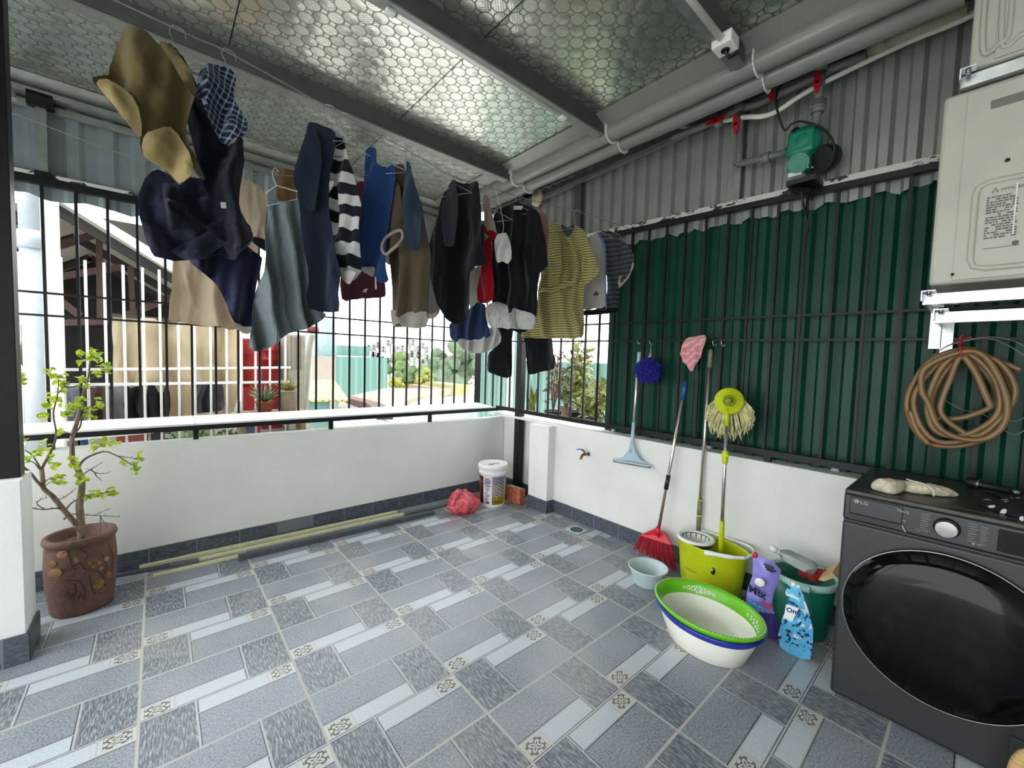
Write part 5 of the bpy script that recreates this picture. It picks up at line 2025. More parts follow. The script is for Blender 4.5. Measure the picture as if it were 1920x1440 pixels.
# ---- near end of the line
garm('khaki_shirt', 'khaki cotton shirt bunched up, first and nearest on the clothesline', 'shirt',
     [(230, 48), (247, 50), (277, 63), (293, 80), (325, 98), (350, 130), (366, 157), (370, 190), (353, 213), (345, 228), (352, 262), (368, 300), (384, 332), (372, 335), (362, 320), (358, 342), (340, 347), (320, 327), (300, 310), (273, 297), (266, 277), (267, 258), (233, 223), (213, 197), (190, 170), (178, 153), (197, 130), (203, 100), (213, 73)],
     (325, 52), -1.75, f_khaki, dx=-0.03, thick=0.05, fold=0.024, freq=7, seed=1, soft=0.10, crumple=0.035,
     parts=(('hanging_sleeve', [(178, 153), (200, 147), (235, 170), (262, 205), (267, 258), (255, 250), (233, 223), (213, 197), (190, 170)], f_khaki_l, 0.045, dict(thick=0.012, fold=0.008, soft=0.03)),
            ('shirt_tail', [(270, 262), (292, 245), (318, 236), (345, 268), (366, 318), (358, 342), (340, 347), (320, 327), (300, 310), (273, 297)], f_khaki_l, 0.05, dict(thick=0.018, fold=0.012, soft=0.04, crumple=0.05)),
            ('collar_flap', [(300, 78), (322, 86), (345, 118), (364, 152), (368, 185), (350, 170), (330, 128), (312, 100)], f_khaki, 0.06, dict(thick=0.015, fold=0.008, soft=0.03)),
            ))
garm('black_trousers', 'blue-black trousers bunched behind the khaki shirt, with a small white tag', 'trousers',
     [(310, 84), (330, 90), (352, 120), (372, 170), (395, 225), (425, 268), (452, 262), (460, 292), (457, 333), (450, 380), (458, 420), (475, 438), (462, 470), (430, 482), (412, 440), (400, 400), (380, 340), (355, 250), (330, 150)],
     (330, 62), -1.8, f_navyblk, dx=0.03, y=YL + 0.10, thick=0.045, fold=0.02, freq=5, seed=2, soft=0.08, crumple=0.05,
     parts=(('tag', [(414, 380), (424, 380), (425, 391), (415, 391)], f_white, 0.06, dict(thick=0.003, fold=0, soft=0.01, crumple=0, g=0.006, smooth_k=1)),))
garm('checked_shorts', 'navy and white checked shorts rolled over a hanger beside the khaki shirt', 'shorts',
     [(405, 121), (418, 123), (430, 128), (443, 150), (437, 180), (450, 207), (465, 233), (462, 252), (443, 257), (425, 266), (407, 253), (393, 230), (385, 207), (382, 190), (368, 178), (367, 150), (377, 133)],
     (422, 95), -1.75, f_plaid, dx=-0.02, thick=0.05, fold=0.014, freq=7, seed=3, soft=0.07, crumple=0.05)
garm('navy_jacket', 'dark navy jacket hanging crumpled below the khaki shirt', 'jacket',
     [(297, 320), (330, 330), (372, 330), (412, 332), (440, 352), (452, 400), (475, 438), (466, 462), (440, 490), (415, 470), (395, 478), (372, 486), (350, 486), (305, 489), (290, 480), (278, 450), (270, 417), (265, 377), (277, 340)],
     (340, 300), -1.72, f_navyjk, y=YL + 0.17, thick=0.065, fold=0.026, freq=4.5, seed=4, soft=0.12, crumple=0.09,
     parts=(('sleeve', [(320, 470), (352, 455), (392, 432), (425, 415), (455, 410), (474, 438), (440, 445), (412, 462), (380, 482), (350, 486)], f_navyjk, 0.06, dict(thick=0.028, fold=0.012, soft=0.04)),
            ('hood', [(305, 345), (330, 352), (352, 385), (345, 420), (322, 432), (312, 400)], f_navyblk, 0.065, dict(thick=0.012, fold=0.01, soft=0.03)),
            ('pocket_flap', [(385, 425), (420, 412), (450, 420), (470, 440), (440, 455), (410, 448)], f_navyblk, 0.085, dict(thick=0.015, fold=0.008, soft=0.03)),))
garm('navy_trousers', 'long navy trousers hanging below the crumpled navy jacket', 'trousers',
     [(352, 478), (400, 470), (445, 455), (476, 470), (491, 485), (487, 512), (478, 550), (473, 585), (470, 622), (457, 622), (436, 600), (425, 570), (415, 548), (395, 522), (370, 505)],
     (420, 430), -1.7, f_navytr, y=YL + 0.25, thick=0.035, fold=0.020, freq=8, seed=5, soft=0.06,
     parts=(('hem', [(436, 604), (457, 612), (471, 612), (470, 624), (457, 625), (444, 616)], f_hem, 0.01, dict(thick=0.012, fold=0.004, soft=0.01, g=0.008)),))
garm('beige_shirt', 'long beige linen shirt hanging behind the navy jacket', 'shirt',
     [(438, 320), (457, 333), (487, 350), (500, 377), (512, 440), (513, 467), (497, 462), (486, 450), (482, 500), (470, 560), (446, 616), (410, 613), (375, 610), (340, 604), (317, 600), (322, 540), (325, 490), (345, 400), (390, 330)],
     (450, 312), -1.62, f_beige, y=YW - 0.08, thick=0.03, fold=0.02, freq=4.5, seed=6, soft=0.06,
     parts=(('dark_strap', [(473, 444), (486, 446), (500, 452), (515, 466), (511, 472), (497, 471), (484, 462), (474, 454)], f_navyblk, 0.04, dict(thick=0.01, fold=0.003, soft=0.015, g=0.01)),))
garm('brown_towel', 'small brown towel on the rear clothesline above the grey towel', 'towel',
     [(523, 318), (540, 319), (559, 323), (556, 350), (554, 383), (540, 381), (521, 379), (522, 350)],
     (540, 322), -1.55, f_brownt, y=YW + 0.06, thick=0.008, fold=0.006, freq=6, seed=7, soft=0.02, smooth_k=2)
garm('grey_towel', 'large grey terry towel hanging from a white wire hanger', 'towel',
     [(503, 384), (535, 379), (567, 371), (572, 400), (577, 440), (580, 490), (582, 550), (592, 572), (610, 588), (604, 600), (575, 616), (540, 626), (520, 644), (485, 659), (466, 652), (467, 630), (472, 588), (485, 537), (495, 480)],
     (535, 360), -1.5, f_greyt, y=YW - 0.16, thick=0.012, fold=0.030, freq=7.5, seed=8, soft=0.03)
hb = K(513, 318, 'y', YW)
mb = MB()
yh = YW - 0.16
mb.tube(spline([K(522, 322, 'y', YW - 0.02), K(516, 315, 'y', YW - 0.01), K(511, 322, 'y', YW - 0.05), K(513, 336, 'y', YW - 0.12), K(518, 348, 'y', yh)], 5), 0.0025, 6)
mb.tube([K(498, 362, 'y', yh), K(518, 348, 'y', yh), K(565, 361, 'y', yh), K(567, 371, 'y', yh), K(500, 386, 'y', yh), K(498, 362, 'y', yh)], 0.0025, 6)
solo('clothes_hanger', mb, m_wire_w, 'white wire hanger holding the grey towel', 'hanger', 'wire hangers on the clotheslines')

# ---- middle of the line
y1 = 3.95
garm('navy_tshirt', 'dark navy t-shirt hanging sideways beside the striped shirt', 't-shirt',
     [(577, 245), (586, 234), (607, 236), (625, 246), (618, 300), (612, 345), (615, 400), (625, 450), (640, 510), (637, 550), (635, 584), (612, 583), (587, 580), (586, 530), (583, 480), (578, 430), (574, 390), (562, 360), (556, 338), (562, 310), (568, 280)],
     (612, 200), y1, f_navyt, dx=-0.02, thick=0.035, fold=0.014, freq=6, seed=10, soft=0.05,
     parts=(('sleeve', [(575, 258), (586, 238), (598, 262), (600, 300), (596, 350), (589, 394), (573, 390), (562, 362), (556, 338), (564, 300)], f_navyt, 0.035, dict(thick=0.018, fold=0.006, soft=0.03)),))
garm('striped_shirt', 'black and white broad-striped polo shirt on a wire hanger', 'shirt',
     [(607, 257), (622, 248), (637, 250), (650, 285), (660, 320), (668, 350), (677, 382), (675, 425), (673, 470), (672, 508), (655, 535), (640, 518), (630, 500), (616, 470), (612, 430), (608, 400), (622, 372), (600, 362), (601, 320), (597, 280)],
     (642, 214), y1 - 0.05, f_strip, dx=0.0, thick=0.032, fold=0.014, freq=7, seed=11, soft=0.05,
     parts=(('collar', [(598, 270), (608, 258), (621, 256), (617, 280), (612, 310), (607, 345), (601, 340), (600, 300)], f_white, 0.034, dict(thick=0.010, fold=0.003, soft=0.02, g=0.01)),
            ('sleeve_cuff', [(598, 348), (612, 342), (626, 341), (624, 352), (610, 366), (600, 362)], f_white, 0.036, dict(thick=0.012, fold=0.002, soft=0.02, g=0.01)),
            ('shirt_tail', [(636, 512), (650, 508), (667, 510), (664, 520), (655, 534), (645, 526)], f_white, 0.03, dict(thick=0.008, fold=0.002, soft=0.015, g=0.01)),))
garm('maroon_shirt', 'maroon shirt hanging behind the striped polo, its hem showing', 'shirt',
     [(640, 505), (656, 480), (660, 400), (667, 346), (684, 340), (700, 346), (712, 400), (716, 490), (722, 540), (722, 556), (700, 559), (680, 560), (660, 562), (640, 561)],
     (690, 341), 4.55, f_maroon, y=YW, thick=0.015, fold=0.006, freq=6, seed=12, soft=0.03,
     parts=(('star_print', [(682, 543), (686, 541), (691, 541), (687, 545), (688, 549), (684, 547), (680, 549)], f_white, 0.018, dict(thick=0.001, fold=0, soft=0.01, g=0.02, smooth_k=1, wob=0)),))
garm('blue_hoodie', 'blue fleece hoodie hanging next to the olive t-shirt', 'hoodie',
     [(686, 282), (697, 275), (706, 282), (710, 310), (725, 312), (732, 305), (738, 318), (735, 360), (728, 400), (726, 450), (727, 500), (730, 525), (722, 532), (705, 526), (690, 512), (679, 505), (677, 470), (679, 400), (681, 350), (684, 310)],
     (720, 256), 3.80, f_blue, thick=0.035, fold=0.014, freq=7, seed=13, soft=0.05,
     parts=(('waistband', [(679, 500), (690, 500), (703, 502), (704, 514), (698, 520), (688, 513), (680, 508)], f_hem, 0.02, dict(thick=0.016, fold=0.004, soft=0.015, g=0.01)),
            ('drawstring', [(703, 519), (705, 519), (707, 540), (705, 544), (703, 540)], f_white, 0.03, dict(thick=0.002, fold=0, soft=0.01, g=0.01, smooth_k=1, wob=0)),))
olive = garm('olive_tshirt', 'olive brown long t-shirt with pale hem, right of the blue hoodie', 't-shirt',
     [(742, 310), (754, 307), (762, 330), (775, 345), (787, 387), (800, 437), (806, 475), (802, 530), (800, 575), (795, 612), (762, 613), (731, 607), (730, 540), (730, 480), (720, 468), (716, 452), (722, 420), (730, 370), (735, 330)],
     (745, 275), 3.72, f_olive, dx=0.02, thick=0.035, fold=0.012, freq=6, seed=14, soft=0.05,
     parts=(('hem_band', [(731, 580), (762, 586), (799, 584), (795, 613), (762, 614), (731, 608)], f_hem, 0.006, dict(thick=0.034, fold=0.01, soft=0.03)),
            ('sleeve', [(738, 340), (750, 350), (757, 390), (756, 432), (752, 455), (735, 476), (718, 474), (715, 456), (722, 420), (730, 375)], f_olive, 0.035, dict(thick=0.022, fold=0.006, soft=0.03)),
            ))
mb = MB()
_p0 = K(745, 275, 'y', YL) + Vector((0.02, 0, 0))
_n = Vector((math.cos(3.72), math.sin(3.72), 0))
mb.tube(spline([KP(x, y, _p0 + _n * (0.065 + 0.02 * (y > 452)), _n) for x, y in ((717, 470), (717, 458), (724, 446), (738, 436), (750, 432), (755, 437), (754, 449), (745, 460), (732, 471), (724, 477))], 4, True), 0.0075, 8, closed=True)
part('sleeve_cuff', mb, f_hem, olive)
garm('slate_shirt', 'small slate navy shirt hanging against the olive t-shirt', 'shirt',
     [(762, 301), (769, 310), (777, 337), (785, 375), (789, 405), (788, 440), (780, 468), (768, 465), (762, 425), (757, 375), (760, 330)],
     (762, 280), 3.70, f_slate, dx=-0.12, thick=0.022, fold=0.008, freq=6, seed=15, soft=0.04)
garm('grey_shirt', 'pale grey shirt showing between the olive t-shirt and the large black trousers', 'shirt',
     [(800, 470), (810, 480), (812, 520), (812, 545), (820, 562), (826, 576), (818, 594), (806, 597), (800, 594), (796, 550)],
     (810, 363), 4.5, f_greyg, y=YW, thick=0.015, fold=0.005, freq=6, seed=16, soft=0.03,
     parts=(('pink_edge', [(801, 586), (810, 589), (818, 584), (818, 594), (806, 598), (800, 595)], f_pinkb, 0.014, dict(thick=0.006, fold=0.001, soft=0.01, g=0.01)),))
garm('black_trousers', 'large black trousers folded over a hanger in the middle of the clothesline', 'trousers',
     [(852, 337), (858, 342), (880, 343), (898, 342), (902, 362), (906, 400), (908, 440), (912, 465), (914, 494), (900, 503), (885, 510), (878, 530), (879, 560), (880, 585), (865, 600), (847, 607), (830, 585), (817, 553), (808, 522), (806, 480), (808, 445), (820, 405), (830, 372), (842, 353)],
     (870, 338), 3.62, f_black, thick=0.05, fold=0.016, freq=4, seed=17, soft=0.07)
garm('charcoal_briefs', 'charcoal lace briefs pegged over the large black trousers', 'underwear',
     [(852, 338), (857, 372), (855, 425), (852, 455), (844, 462), (836, 458), (831, 412), (838, 365)],
     (852, 334), 3.62, f_char, dx=-0.10, thick=0.02, fold=0.008, freq=8, seed=18, soft=0.03, crumple=0.02)
garm('white_red_shorts', 'white and crimson shorts with red piping between the black garments', 'shorts',
     [(896, 500), (910, 490), (922, 500), (924, 562), (905, 568), (896, 564), (882, 577), (878, 545), (884, 512)],
     (905, 350), 3.60, f_white, dx=0.06, thick=0.018, fold=0.008, freq=8, seed=19, soft=0.03,
     parts=(('red_panel', [(911, 452), (921, 455), (922, 500), (924, 561), (906, 568), (895, 562), (897, 520), (906, 497)], f_red, 0.022, dict(thick=0.016, fold=0.008, soft=0.025, g=0.012)),))
garm('beige_pink_briefs', 'beige underwear with scalloped red edging hanging beside the black t-shirt', 'underwear',
     [(905, 373), (914, 366), (922, 400), (930, 430), (929, 440), (920, 452), (913, 446), (906, 432), (906, 400)],
     (910, 349), 3.60, f_pinkb, dx=0.02, thick=0.016, fold=0.004, freq=8, seed=20, soft=0.03,
     parts=(('red_edging', [(905, 428), (911, 425), (914, 433), (921, 432), (929, 436), (930, 444), (921, 455), (912, 450), (917, 443), (910, 438)], f_red, 0.014, dict(thick=0.007, fold=0.001, soft=0.01, g=0.01)),))
garm('white_sock', 'small crumpled white cotton sock pegged before the black t-shirt', 'sock',
     [(932, 444), (938, 438), (950, 437), (957, 458), (959, 486), (950, 494), (944, 490), (937, 495), (928, 487), (927, 465)],
     (930, 362), 3.62, f_white, dx=-0.12, thick=0.02, fold=0.01, freq=12, seed=21, soft=0.03, crumple=0.02, g=0.012)
mb = MB()
q = K(950, 440, 'y', YL)
qq = KP(941, 440, K(930, 362, 'y', YL) + Vector((-0.12, 0, 0)), Vector((math.cos(3.62), math.sin(3.62), 0)))
mb.tube(spline([K(928, 352, 'y', YL), K(934, 372, 'y', YL), K(944, 420, 'y', YL - 0.03), qq], 5), 0.0015, 5)
solo('peg_string', mb, m_wire_w, 'thin pale string holding the small white sock', 'string')

# ---- far end of the line
garm('black_tshirt', 'large black t-shirt with white neck label and white lace hem', 't-shirt',
     [(955, 384), (970, 381), (987, 385), (1000, 392), (1012, 402), (1017, 425), (1024, 460), (1026, 497), (1015, 512), (1012, 520), (1009, 550), (1006, 592), (985, 600), (960, 600), (930, 596), (924, 565), (924, 500), (925, 440), (927, 402), (940, 390)],
     (970, 366), 3.72, f_black, thick=0.04, fold=0.016, freq=7, seed=22, soft=0.06,
     parts=(('lace_hem', [(912, 577), (927, 566), (945, 570), (965, 578), (985, 584), (1003, 592), (1001, 617), (980, 617), (960, 617), (940, 615), (920, 612), (913, 597)], f_lace, 0.02, dict(thick=0.028, fold=0.01, soft=0.03, crumple=0.02, g=0.014)),
            ('neck_label', [(963, 386), (980, 386), (979, 393), (963, 393)], f_white, 0.044, dict(thick=0.002, fold=0, soft=0.01, g=0.012, smooth_k=1, wob=0)),
            ('sleeve', [(1000, 394), (1012, 402), (1018, 430), (1025, 462), (1026, 497), (1014, 511), (1005, 500), (1002, 450)], f_black, 0.035, dict(thick=0.024, fold=0.008, soft=0.04)),))
garm('denim_skirt', 'blue denim skirt with white petticoat behind the large black trousers', 'skirt',
     [(882, 575), (893, 568), (910, 571), (912, 600), (920, 630), (905, 635), (892, 637), (870, 639), (848, 638), (843, 620), (845, 606), (865, 600)],
     (890, 400), 3.9, f_denim, y=-0.45, thick=0.03, fold=0.012, freq=8, seed=23, soft=0.05,
     parts=(('petticoat', [(856, 634), (880, 638), (905, 634), (922, 612), (932, 616), (940, 632), (935, 646), (920, 656), (902, 662), (880, 662), (866, 653)], f_white, -0.01, dict(thick=0.02, fold=0.012, freq=12, soft=0.03)),))
garm('black_leggings', 'black leggings behind the black t-shirt, two legs showing below its hem', 'leggings',
     [(938, 560), (980, 560), (1030, 600), (1035, 635), (1038, 662), (1040, 690), (1015, 697), (992, 702), (987, 680), (985, 650), (982, 634), (962, 620), (960, 660), (959, 705), (942, 707), (925, 701), (914, 695), (914, 675), (918, 660), (935, 640)],
     (985, 420), 3.95, f_black, y=0.10, thick=0.025, fold=0.008, freq=5, seed=24, soft=0.05)
garm('dusty_pink_top', 'dusty pink top squeezed between the black t-shirt and the yellow polo', 'top',
     [(1010, 390), (1018, 398), (1027, 412), (1027, 450), (1026, 480), (1020, 500), (1013, 440)],
     (1030, 384), 3.65, f_dust, dx=-0.05, thick=0.015, fold=0.005, freq=8, seed=25, soft=0.03)
garm('striped_polo', 'yellow and dark striped polo dress with slate collar', 'dress',
     [(1025, 422), (1042, 417), (1052, 426), (1062, 438), (1072, 424), (1085, 425), (1100, 440), (1106, 462), (1108, 500), (1096, 530), (1094, 580), (1094, 627), (1087, 634), (1060, 635), (1030, 634), (1000, 634), (976, 632), (978, 624), (998, 615), (1004, 580), (1010, 545), (1018, 515), (1022, 470)],
     (1070, 393), 3.58, f_yel, thick=0.04, fold=0.012, freq=8, seed=26, soft=0.05, g=0.016,
     parts=(('collar', [(1051, 424), (1058, 420), (1064, 428), (1072, 421), (1077, 424), (1068, 440), (1062, 443)], f_collar, 0.042, dict(thick=0.008, fold=0.001, soft=0.015, g=0.01)),
            ('far_sleeve', [(1096, 448), (1104, 455), (1112, 478), (1125, 507), (1110, 524), (1096, 534), (1092, 500)], f_yel, 0.01, dict(thick=0.025, fold=0.006, soft=0.03)),
            ('near_sleeve', [(1026, 440), (1044, 436), (1052, 462), (1053, 510), (1042, 516), (1032, 510), (1028, 480)], f_yel, 0.045, dict(thick=0.022, fold=0.006, soft=0.03)),
            ('pocket_frill', [(1012, 542), (1035, 538), (1060, 531), (1078, 522), (1081, 528), (1060, 540), (1035, 547), (1010, 550)], f_yel, 0.05, dict(thick=0.008, fold=0.004, soft=0.015, g=0.012)),))
garm('white_shorts', 'off-white sports shorts with pale blue side stripe and a black emblem', 'shorts',
     [(1104, 446), (1112, 440), (1122, 436), (1128, 448), (1135, 462), (1136, 500), (1137, 540), (1137, 574), (1115, 578), (1095, 581), (1094, 545), (1104, 515), (1113, 500), (1106, 470)],
     (1118, 407), 3.6, f_offw, thick=0.03, fold=0.008, freq=6, seed=27, soft=0.05, g=0.014,
     parts=(('side_stripe', [(1120, 437), (1124, 438), (1136, 462), (1137, 500), (1138, 574), (1135, 574), (1134, 500), (1132, 466)], f_bl, 0.032, dict(thick=0.004, fold=0.002, soft=0.01, g=0.01)),
            ('emblem_bar_left', [(1111.5, 554), (1113, 551.2), (1114.8, 554)], f_black, 0.034, dict(thick=0.001, fold=0, soft=0.01, g=0.02, smooth_k=1, wob=0)),
            ('emblem_bar_middle', [(1113.6, 550.3), (1115.5, 548.2), (1118.4, 553.6), (1115.6, 553.8)], f_black, 0.034, dict(thick=0.001, fold=0, soft=0.01, g=0.02, smooth_k=1, wob=0)),
            ('emblem_bar_right', [(1116.2, 547.6), (1118.0, 546), (1122.4, 553), (1119.2, 553.4)], f_black, 0.034, dict(thick=0.001, fold=0, soft=0.01, g=0.02, smooth_k=1, wob=0)),))
garm('grey_striped_shirt', 'grey heather striped shirt, last on the clothesline against the green sheet', 'shirt',
     [(1130, 440), (1140, 433), (1150, 437), (1163, 450), (1178, 460), (1188, 478), (1186, 500), (1178, 520), (1162, 536), (1159, 560), (1157, 584), (1137, 587), (1115, 589), (1093, 590), (1096, 582), (1130, 574), (1138, 540), (1137, 500), (1136, 465)],
     (1140, 413), 3.5, f_gstr, dx=0.06, thick=0.03, fold=0.008, freq=6, seed=28, soft=0.05, g=0.014,
     parts=(('dark_hem', [(1094, 584), (1120, 582), (1157, 576), (1156, 586), (1130, 589), (1094, 591)], f_black, 0.012, dict(thick=0.012, fold=0.002, soft=0.01, g=0.01)),
            ('sleeve', [(1164, 452), (1178, 461), (1189, 480), (1186, 502), (1176, 520), (1160, 538), (1158, 515), (1163, 480)], f_gstr, 0.025, dict(thick=0.018, fold=0.005, soft=0.025, g=0.012)),
            ('sleeve_lining', [(1160, 520), (1172, 512), (1186, 492), (1188, 500), (1178, 522), (1161, 540)], f_pinkb, 0.03, dict(thick=0.006, fold=0.002, soft=0.015, g=0.01)),))

# ---- hangers whose hooks show above the clothes
for (x0, y0, x1, y1_, yw, lab, *yo_) in (
        (812, 363, 806, 474, 4.5, 'wire hanger on the rear clothesline holding the pale grey shirt', YW),
        (325, 52, 323, 92, -1.75, 'wire hanger with its hook above the khaki shirt'),
        (422, 95, 423, 126, -1.75, 'wire hanger with its hook above the checked shorts'),
        (612, 200, 610, 238, 3.95, 'wire hanger carrying the dark navy t-shirt'),
        (642, 215, 646, 268, 3.9, 'wire hanger carrying the striped polo shirt'),
        (720, 258, 722, 302, 3.8, 'wire hanger carrying the blue hoodie'),
        (762, 280, 763, 303, 3.7, 'wire hanger carrying the slate navy shirt'),
        (852, 332, 852, 345, 3.62, 'wire hanger carrying the large black trousers'),
        (910, 349, 911, 371, 3.6, 'wire hanger carrying the beige underwear'),
        (928, 354, 934, 396, 3.6, 'bare wire hanger between the beige underwear and the black t-shirt'),
        (970, 368, 971, 384, 3.72, 'wire hanger carrying the large black t-shirt'),
        (1044, 388, 1046, 415, 3.6, 'wire hanger carrying the dusty pink top'),
        (1080, 396, 1078, 436, 3.58, 'wire hanger carrying the yellow striped polo'),
        (1126, 410, 1122, 434, 3.6, 'wire hanger carrying the off-white sports shorts'),
        (1144, 415, 1138, 432, 3.5, 'wire hanger carrying the grey striped shirt')):
    hanger(x0, y0, x1, y1_, yw, lab, y=yo_[0] if yo_ else YL, half=0.10 if x0 > 800 else 0.12)

# ------------------------------------------------------------------ potted tree
m_terra, _b = newmat('painted_terracotta')
_vec, _x, _y, _z = coords()
_n = nz(_vec, 7, 4)
_n2 = nz(_vec, 40, 3)
_col = mixc(_n, lin((78, 54, 46)), lin((122, 84, 70)))
_col = mixc((_n2 - 0.5).mx(0.0) * 1.2, _col, lin((140, 120, 104)))
setc(_b, _col)
_b.inputs['Roughness'].default_value = 0.6
bump(_b, _n2, 0.3, 0.004)
m_soil = mat('dry_soil', (110, 78, 60), 0.95, var=0.3, scale=30, bmp=0.8, bscale=60)
m_bark = mat('grey_brown_bark', (150, 132, 108), 0.85, var=0.3, scale=30, bmp=0.5, bscale=90, stretch=(1, 1, 0.4))
m_twig = mat('dark_twig', (112, 96, 82), 0.8, var=0.2)
m_leaf, _b = newmat('fresh_leaf')
_vec, _x, _y, _z = coords()
_n = nz(_vec, 26, 2)
_col = mixc(((_n - 0.35) * 3.0).mx(0.0).mn(1.0), lin((132, 168, 34)), lin((222, 230, 80)))
setc(_b, _col)
_b.inputs['Roughness'].default_value = 0.4
_nt = m_leaf.node_tree
_tr = _nt.nodes.new('ShaderNodeBsdfTranslucent')
_nt.links.new(_col.k, _tr.inputs[0])
_mx = _nt.nodes.new('ShaderNodeMixShader')
_mx.inputs[0].default_value = 0.45
_nt.links.new(_b.outputs[0], _mx.inputs[1])
_nt.links.new(_tr.outputs[0], _mx.inputs[2])
_nt.links.new(_mx.outputs[0], _nt.nodes['Material Output'].inputs[0])

pc_ = Vector((-0.243, 0.345, 0))
pt = thing('potted_tree', 'small bonsai-like tree with fresh green leaves in a painted terracotta pot', 'potted plant', pc_)
YT = 0.335
mb = MB()
mb.lathe([(0, 0.0), (0.112, 0.0), (0.117, 0.012), (0.121, 0.05), (0.122, 0.055), (0.131, 0.15), (0.134, 0.24), (0.130, 0.33), (0.124, 0.352), (0.133, 0.358), (0.138, 0.372), (0.134, 0.388), (0.122, 0.392), (0.112, 0.385), (0.108, 0.345), (0.0, 0.340)], pc_, 64)
pot = part('pot', mb, m_terra, pt)
mb = MB()
mb.lathe([(0.109, 0.338), (0.06, 0.350), (0.0, 0.352)], pc_, 32)
for v in mb.bm.verts:
    v.co.z += 0.006 * noise.noise(v.co * 50)
part('soil', mb, m_soil, pt)
tc = math.atan2(CP.y - pc_.y, CP.x - pc_.x)


def on_pot(px, py):
    """point on the pot's side seen at a pixel"""
    d = ray(px, py)
    R_ = 0.1345
    ox, oy = CP.x - pc_.x, CP.y - pc_.y
    a = d.x * d.x + d.y * d.y
    b = 2 * (ox * d.x + oy * d.y)
    c = ox * ox + oy * oy - R_ * R_
    dd = max(0.0, b * b - 4 * a * c)
    s_ = (-b - math.sqrt(dd)) / (2 * a)
    p = CP + d * s_
    o = Vector((p.x - pc_.x, p.y - pc_.y, 0)).normalized()
    z = p.z
    for (r0_, z0_), (r1_, z1_) in zip(((0.112, 0), (0.121, 0.05), (0.131, 0.15), (0.134, 0.24)), ((0.121, 0.05), (0.131, 0.15), (0.134, 0.24), (0.130, 0.34))):
        if z0_ <= z <= z1_:
            return pc_ + o * (r0_ + (r1_ - r0_) * (z - z0_) / (z1_ - z0_)) + Vector((0, 0, z)), o
    return pc_ + o * 0.13 + Vector((0, 0, z)), o


relief = {'ochre': MB(), 'peach': MB(), 'dark': MB()}
for kind, px, py, rx, ry, rot in (('peach', 116, 1041, 10, 9, 0), ('ochre', 116, 1040, 4, 5, 0.4), ('ochre', 143, 1050, 4, 9, 0.3), ('ochre', 168, 1056, 4, 5, 0), ('ochre', 178, 1050, 6, 5, 0.5), ('peach', 186, 1055, 4, 6, 0.8), ('ochre', 175, 1062, 5, 4, 0), ('peach', 190, 1066, 5, 3, 0.4), ('ochre', 104, 1075, 14, 10, 0.2), ('ochre', 98, 1058, 9, 8, 0), ('ochre', 186, 1095, 11, 14, 0.1), ('ochre', 214, 1030, 4, 12, 0), ('ochre', 206, 1078, 6, 9, 0.2), ('peach', 200, 1048, 5, 6, 0.3)):
    p, o = on_pot(px, py)
    t_ = Vector((0, 0, 1)).cross(o)
    u_ = Vector((0, 0, 1))
    sc_ = 0.0024
    a_, b_ = t_ * math.cos(rot) + u_ * math.sin(rot), u_ * math.cos(rot) - t_ * math.sin(rot)
    relief[kind].ball(p, (rx * sc_ * 0.95, ry * sc_ * 0.95, 0.0028), 12, rot=Matrix((a_, b_, a_.cross(b_))).transposed())
for path in (((92, 1062), (110, 1068), (132, 1066), (150, 1055), (158, 1068)), ((160, 1068), (185, 1072), (195, 1085), (200, 1100)), ((95, 1095), (125, 1088), (150, 1092), (160, 1110), (158, 1128)), ((140, 1095), (142, 1112), (134, 1128)), ((130, 1040), (133, 1058), (142, 1068)), ((192, 1040), (200, 1060), (196, 1078)), ((205, 1020), (212, 1045), (210, 1070)), ((168, 1080), (172, 1100), (180, 1115)), ((150, 1030), (165, 1040), (160, 1050)), ((120, 1120), (126, 1110), (131, 1122), (137, 1112)), ((146, 1126), (151, 1114), (156, 1124))):
    relief['dark'].tube(spline([on_pot(*q)[0] for q in path], 5), 0.0022, 5)
for kk, nm, c in (('ochre', 'ochre_pattern', (146, 106, 58)), ('peach', 'peach_pattern', (182, 124, 94)), ('dark', 'line_pattern', (66, 44, 36))):
    part(nm, relief[kk], mat(nm + '_paint', c, 0.6, var=0.25, scale=30), pot)


def br_pts(pp, y0=YT, y1=None):
    n = len(pp)
    return spline([K(x, y, 'y', y0 + ((y1 if y1 is not None else y0) - y0) * i / max(1, n - 1)) for i, (x, y) in enumerate(pp)], 5)


def taper(mb, pts, r0_, r1_, n=8):
    N = len(pts)
    mb.tube(pts, [r0_ + (r1_ - r0_) * i / (N - 1) for i in range(N)], n)


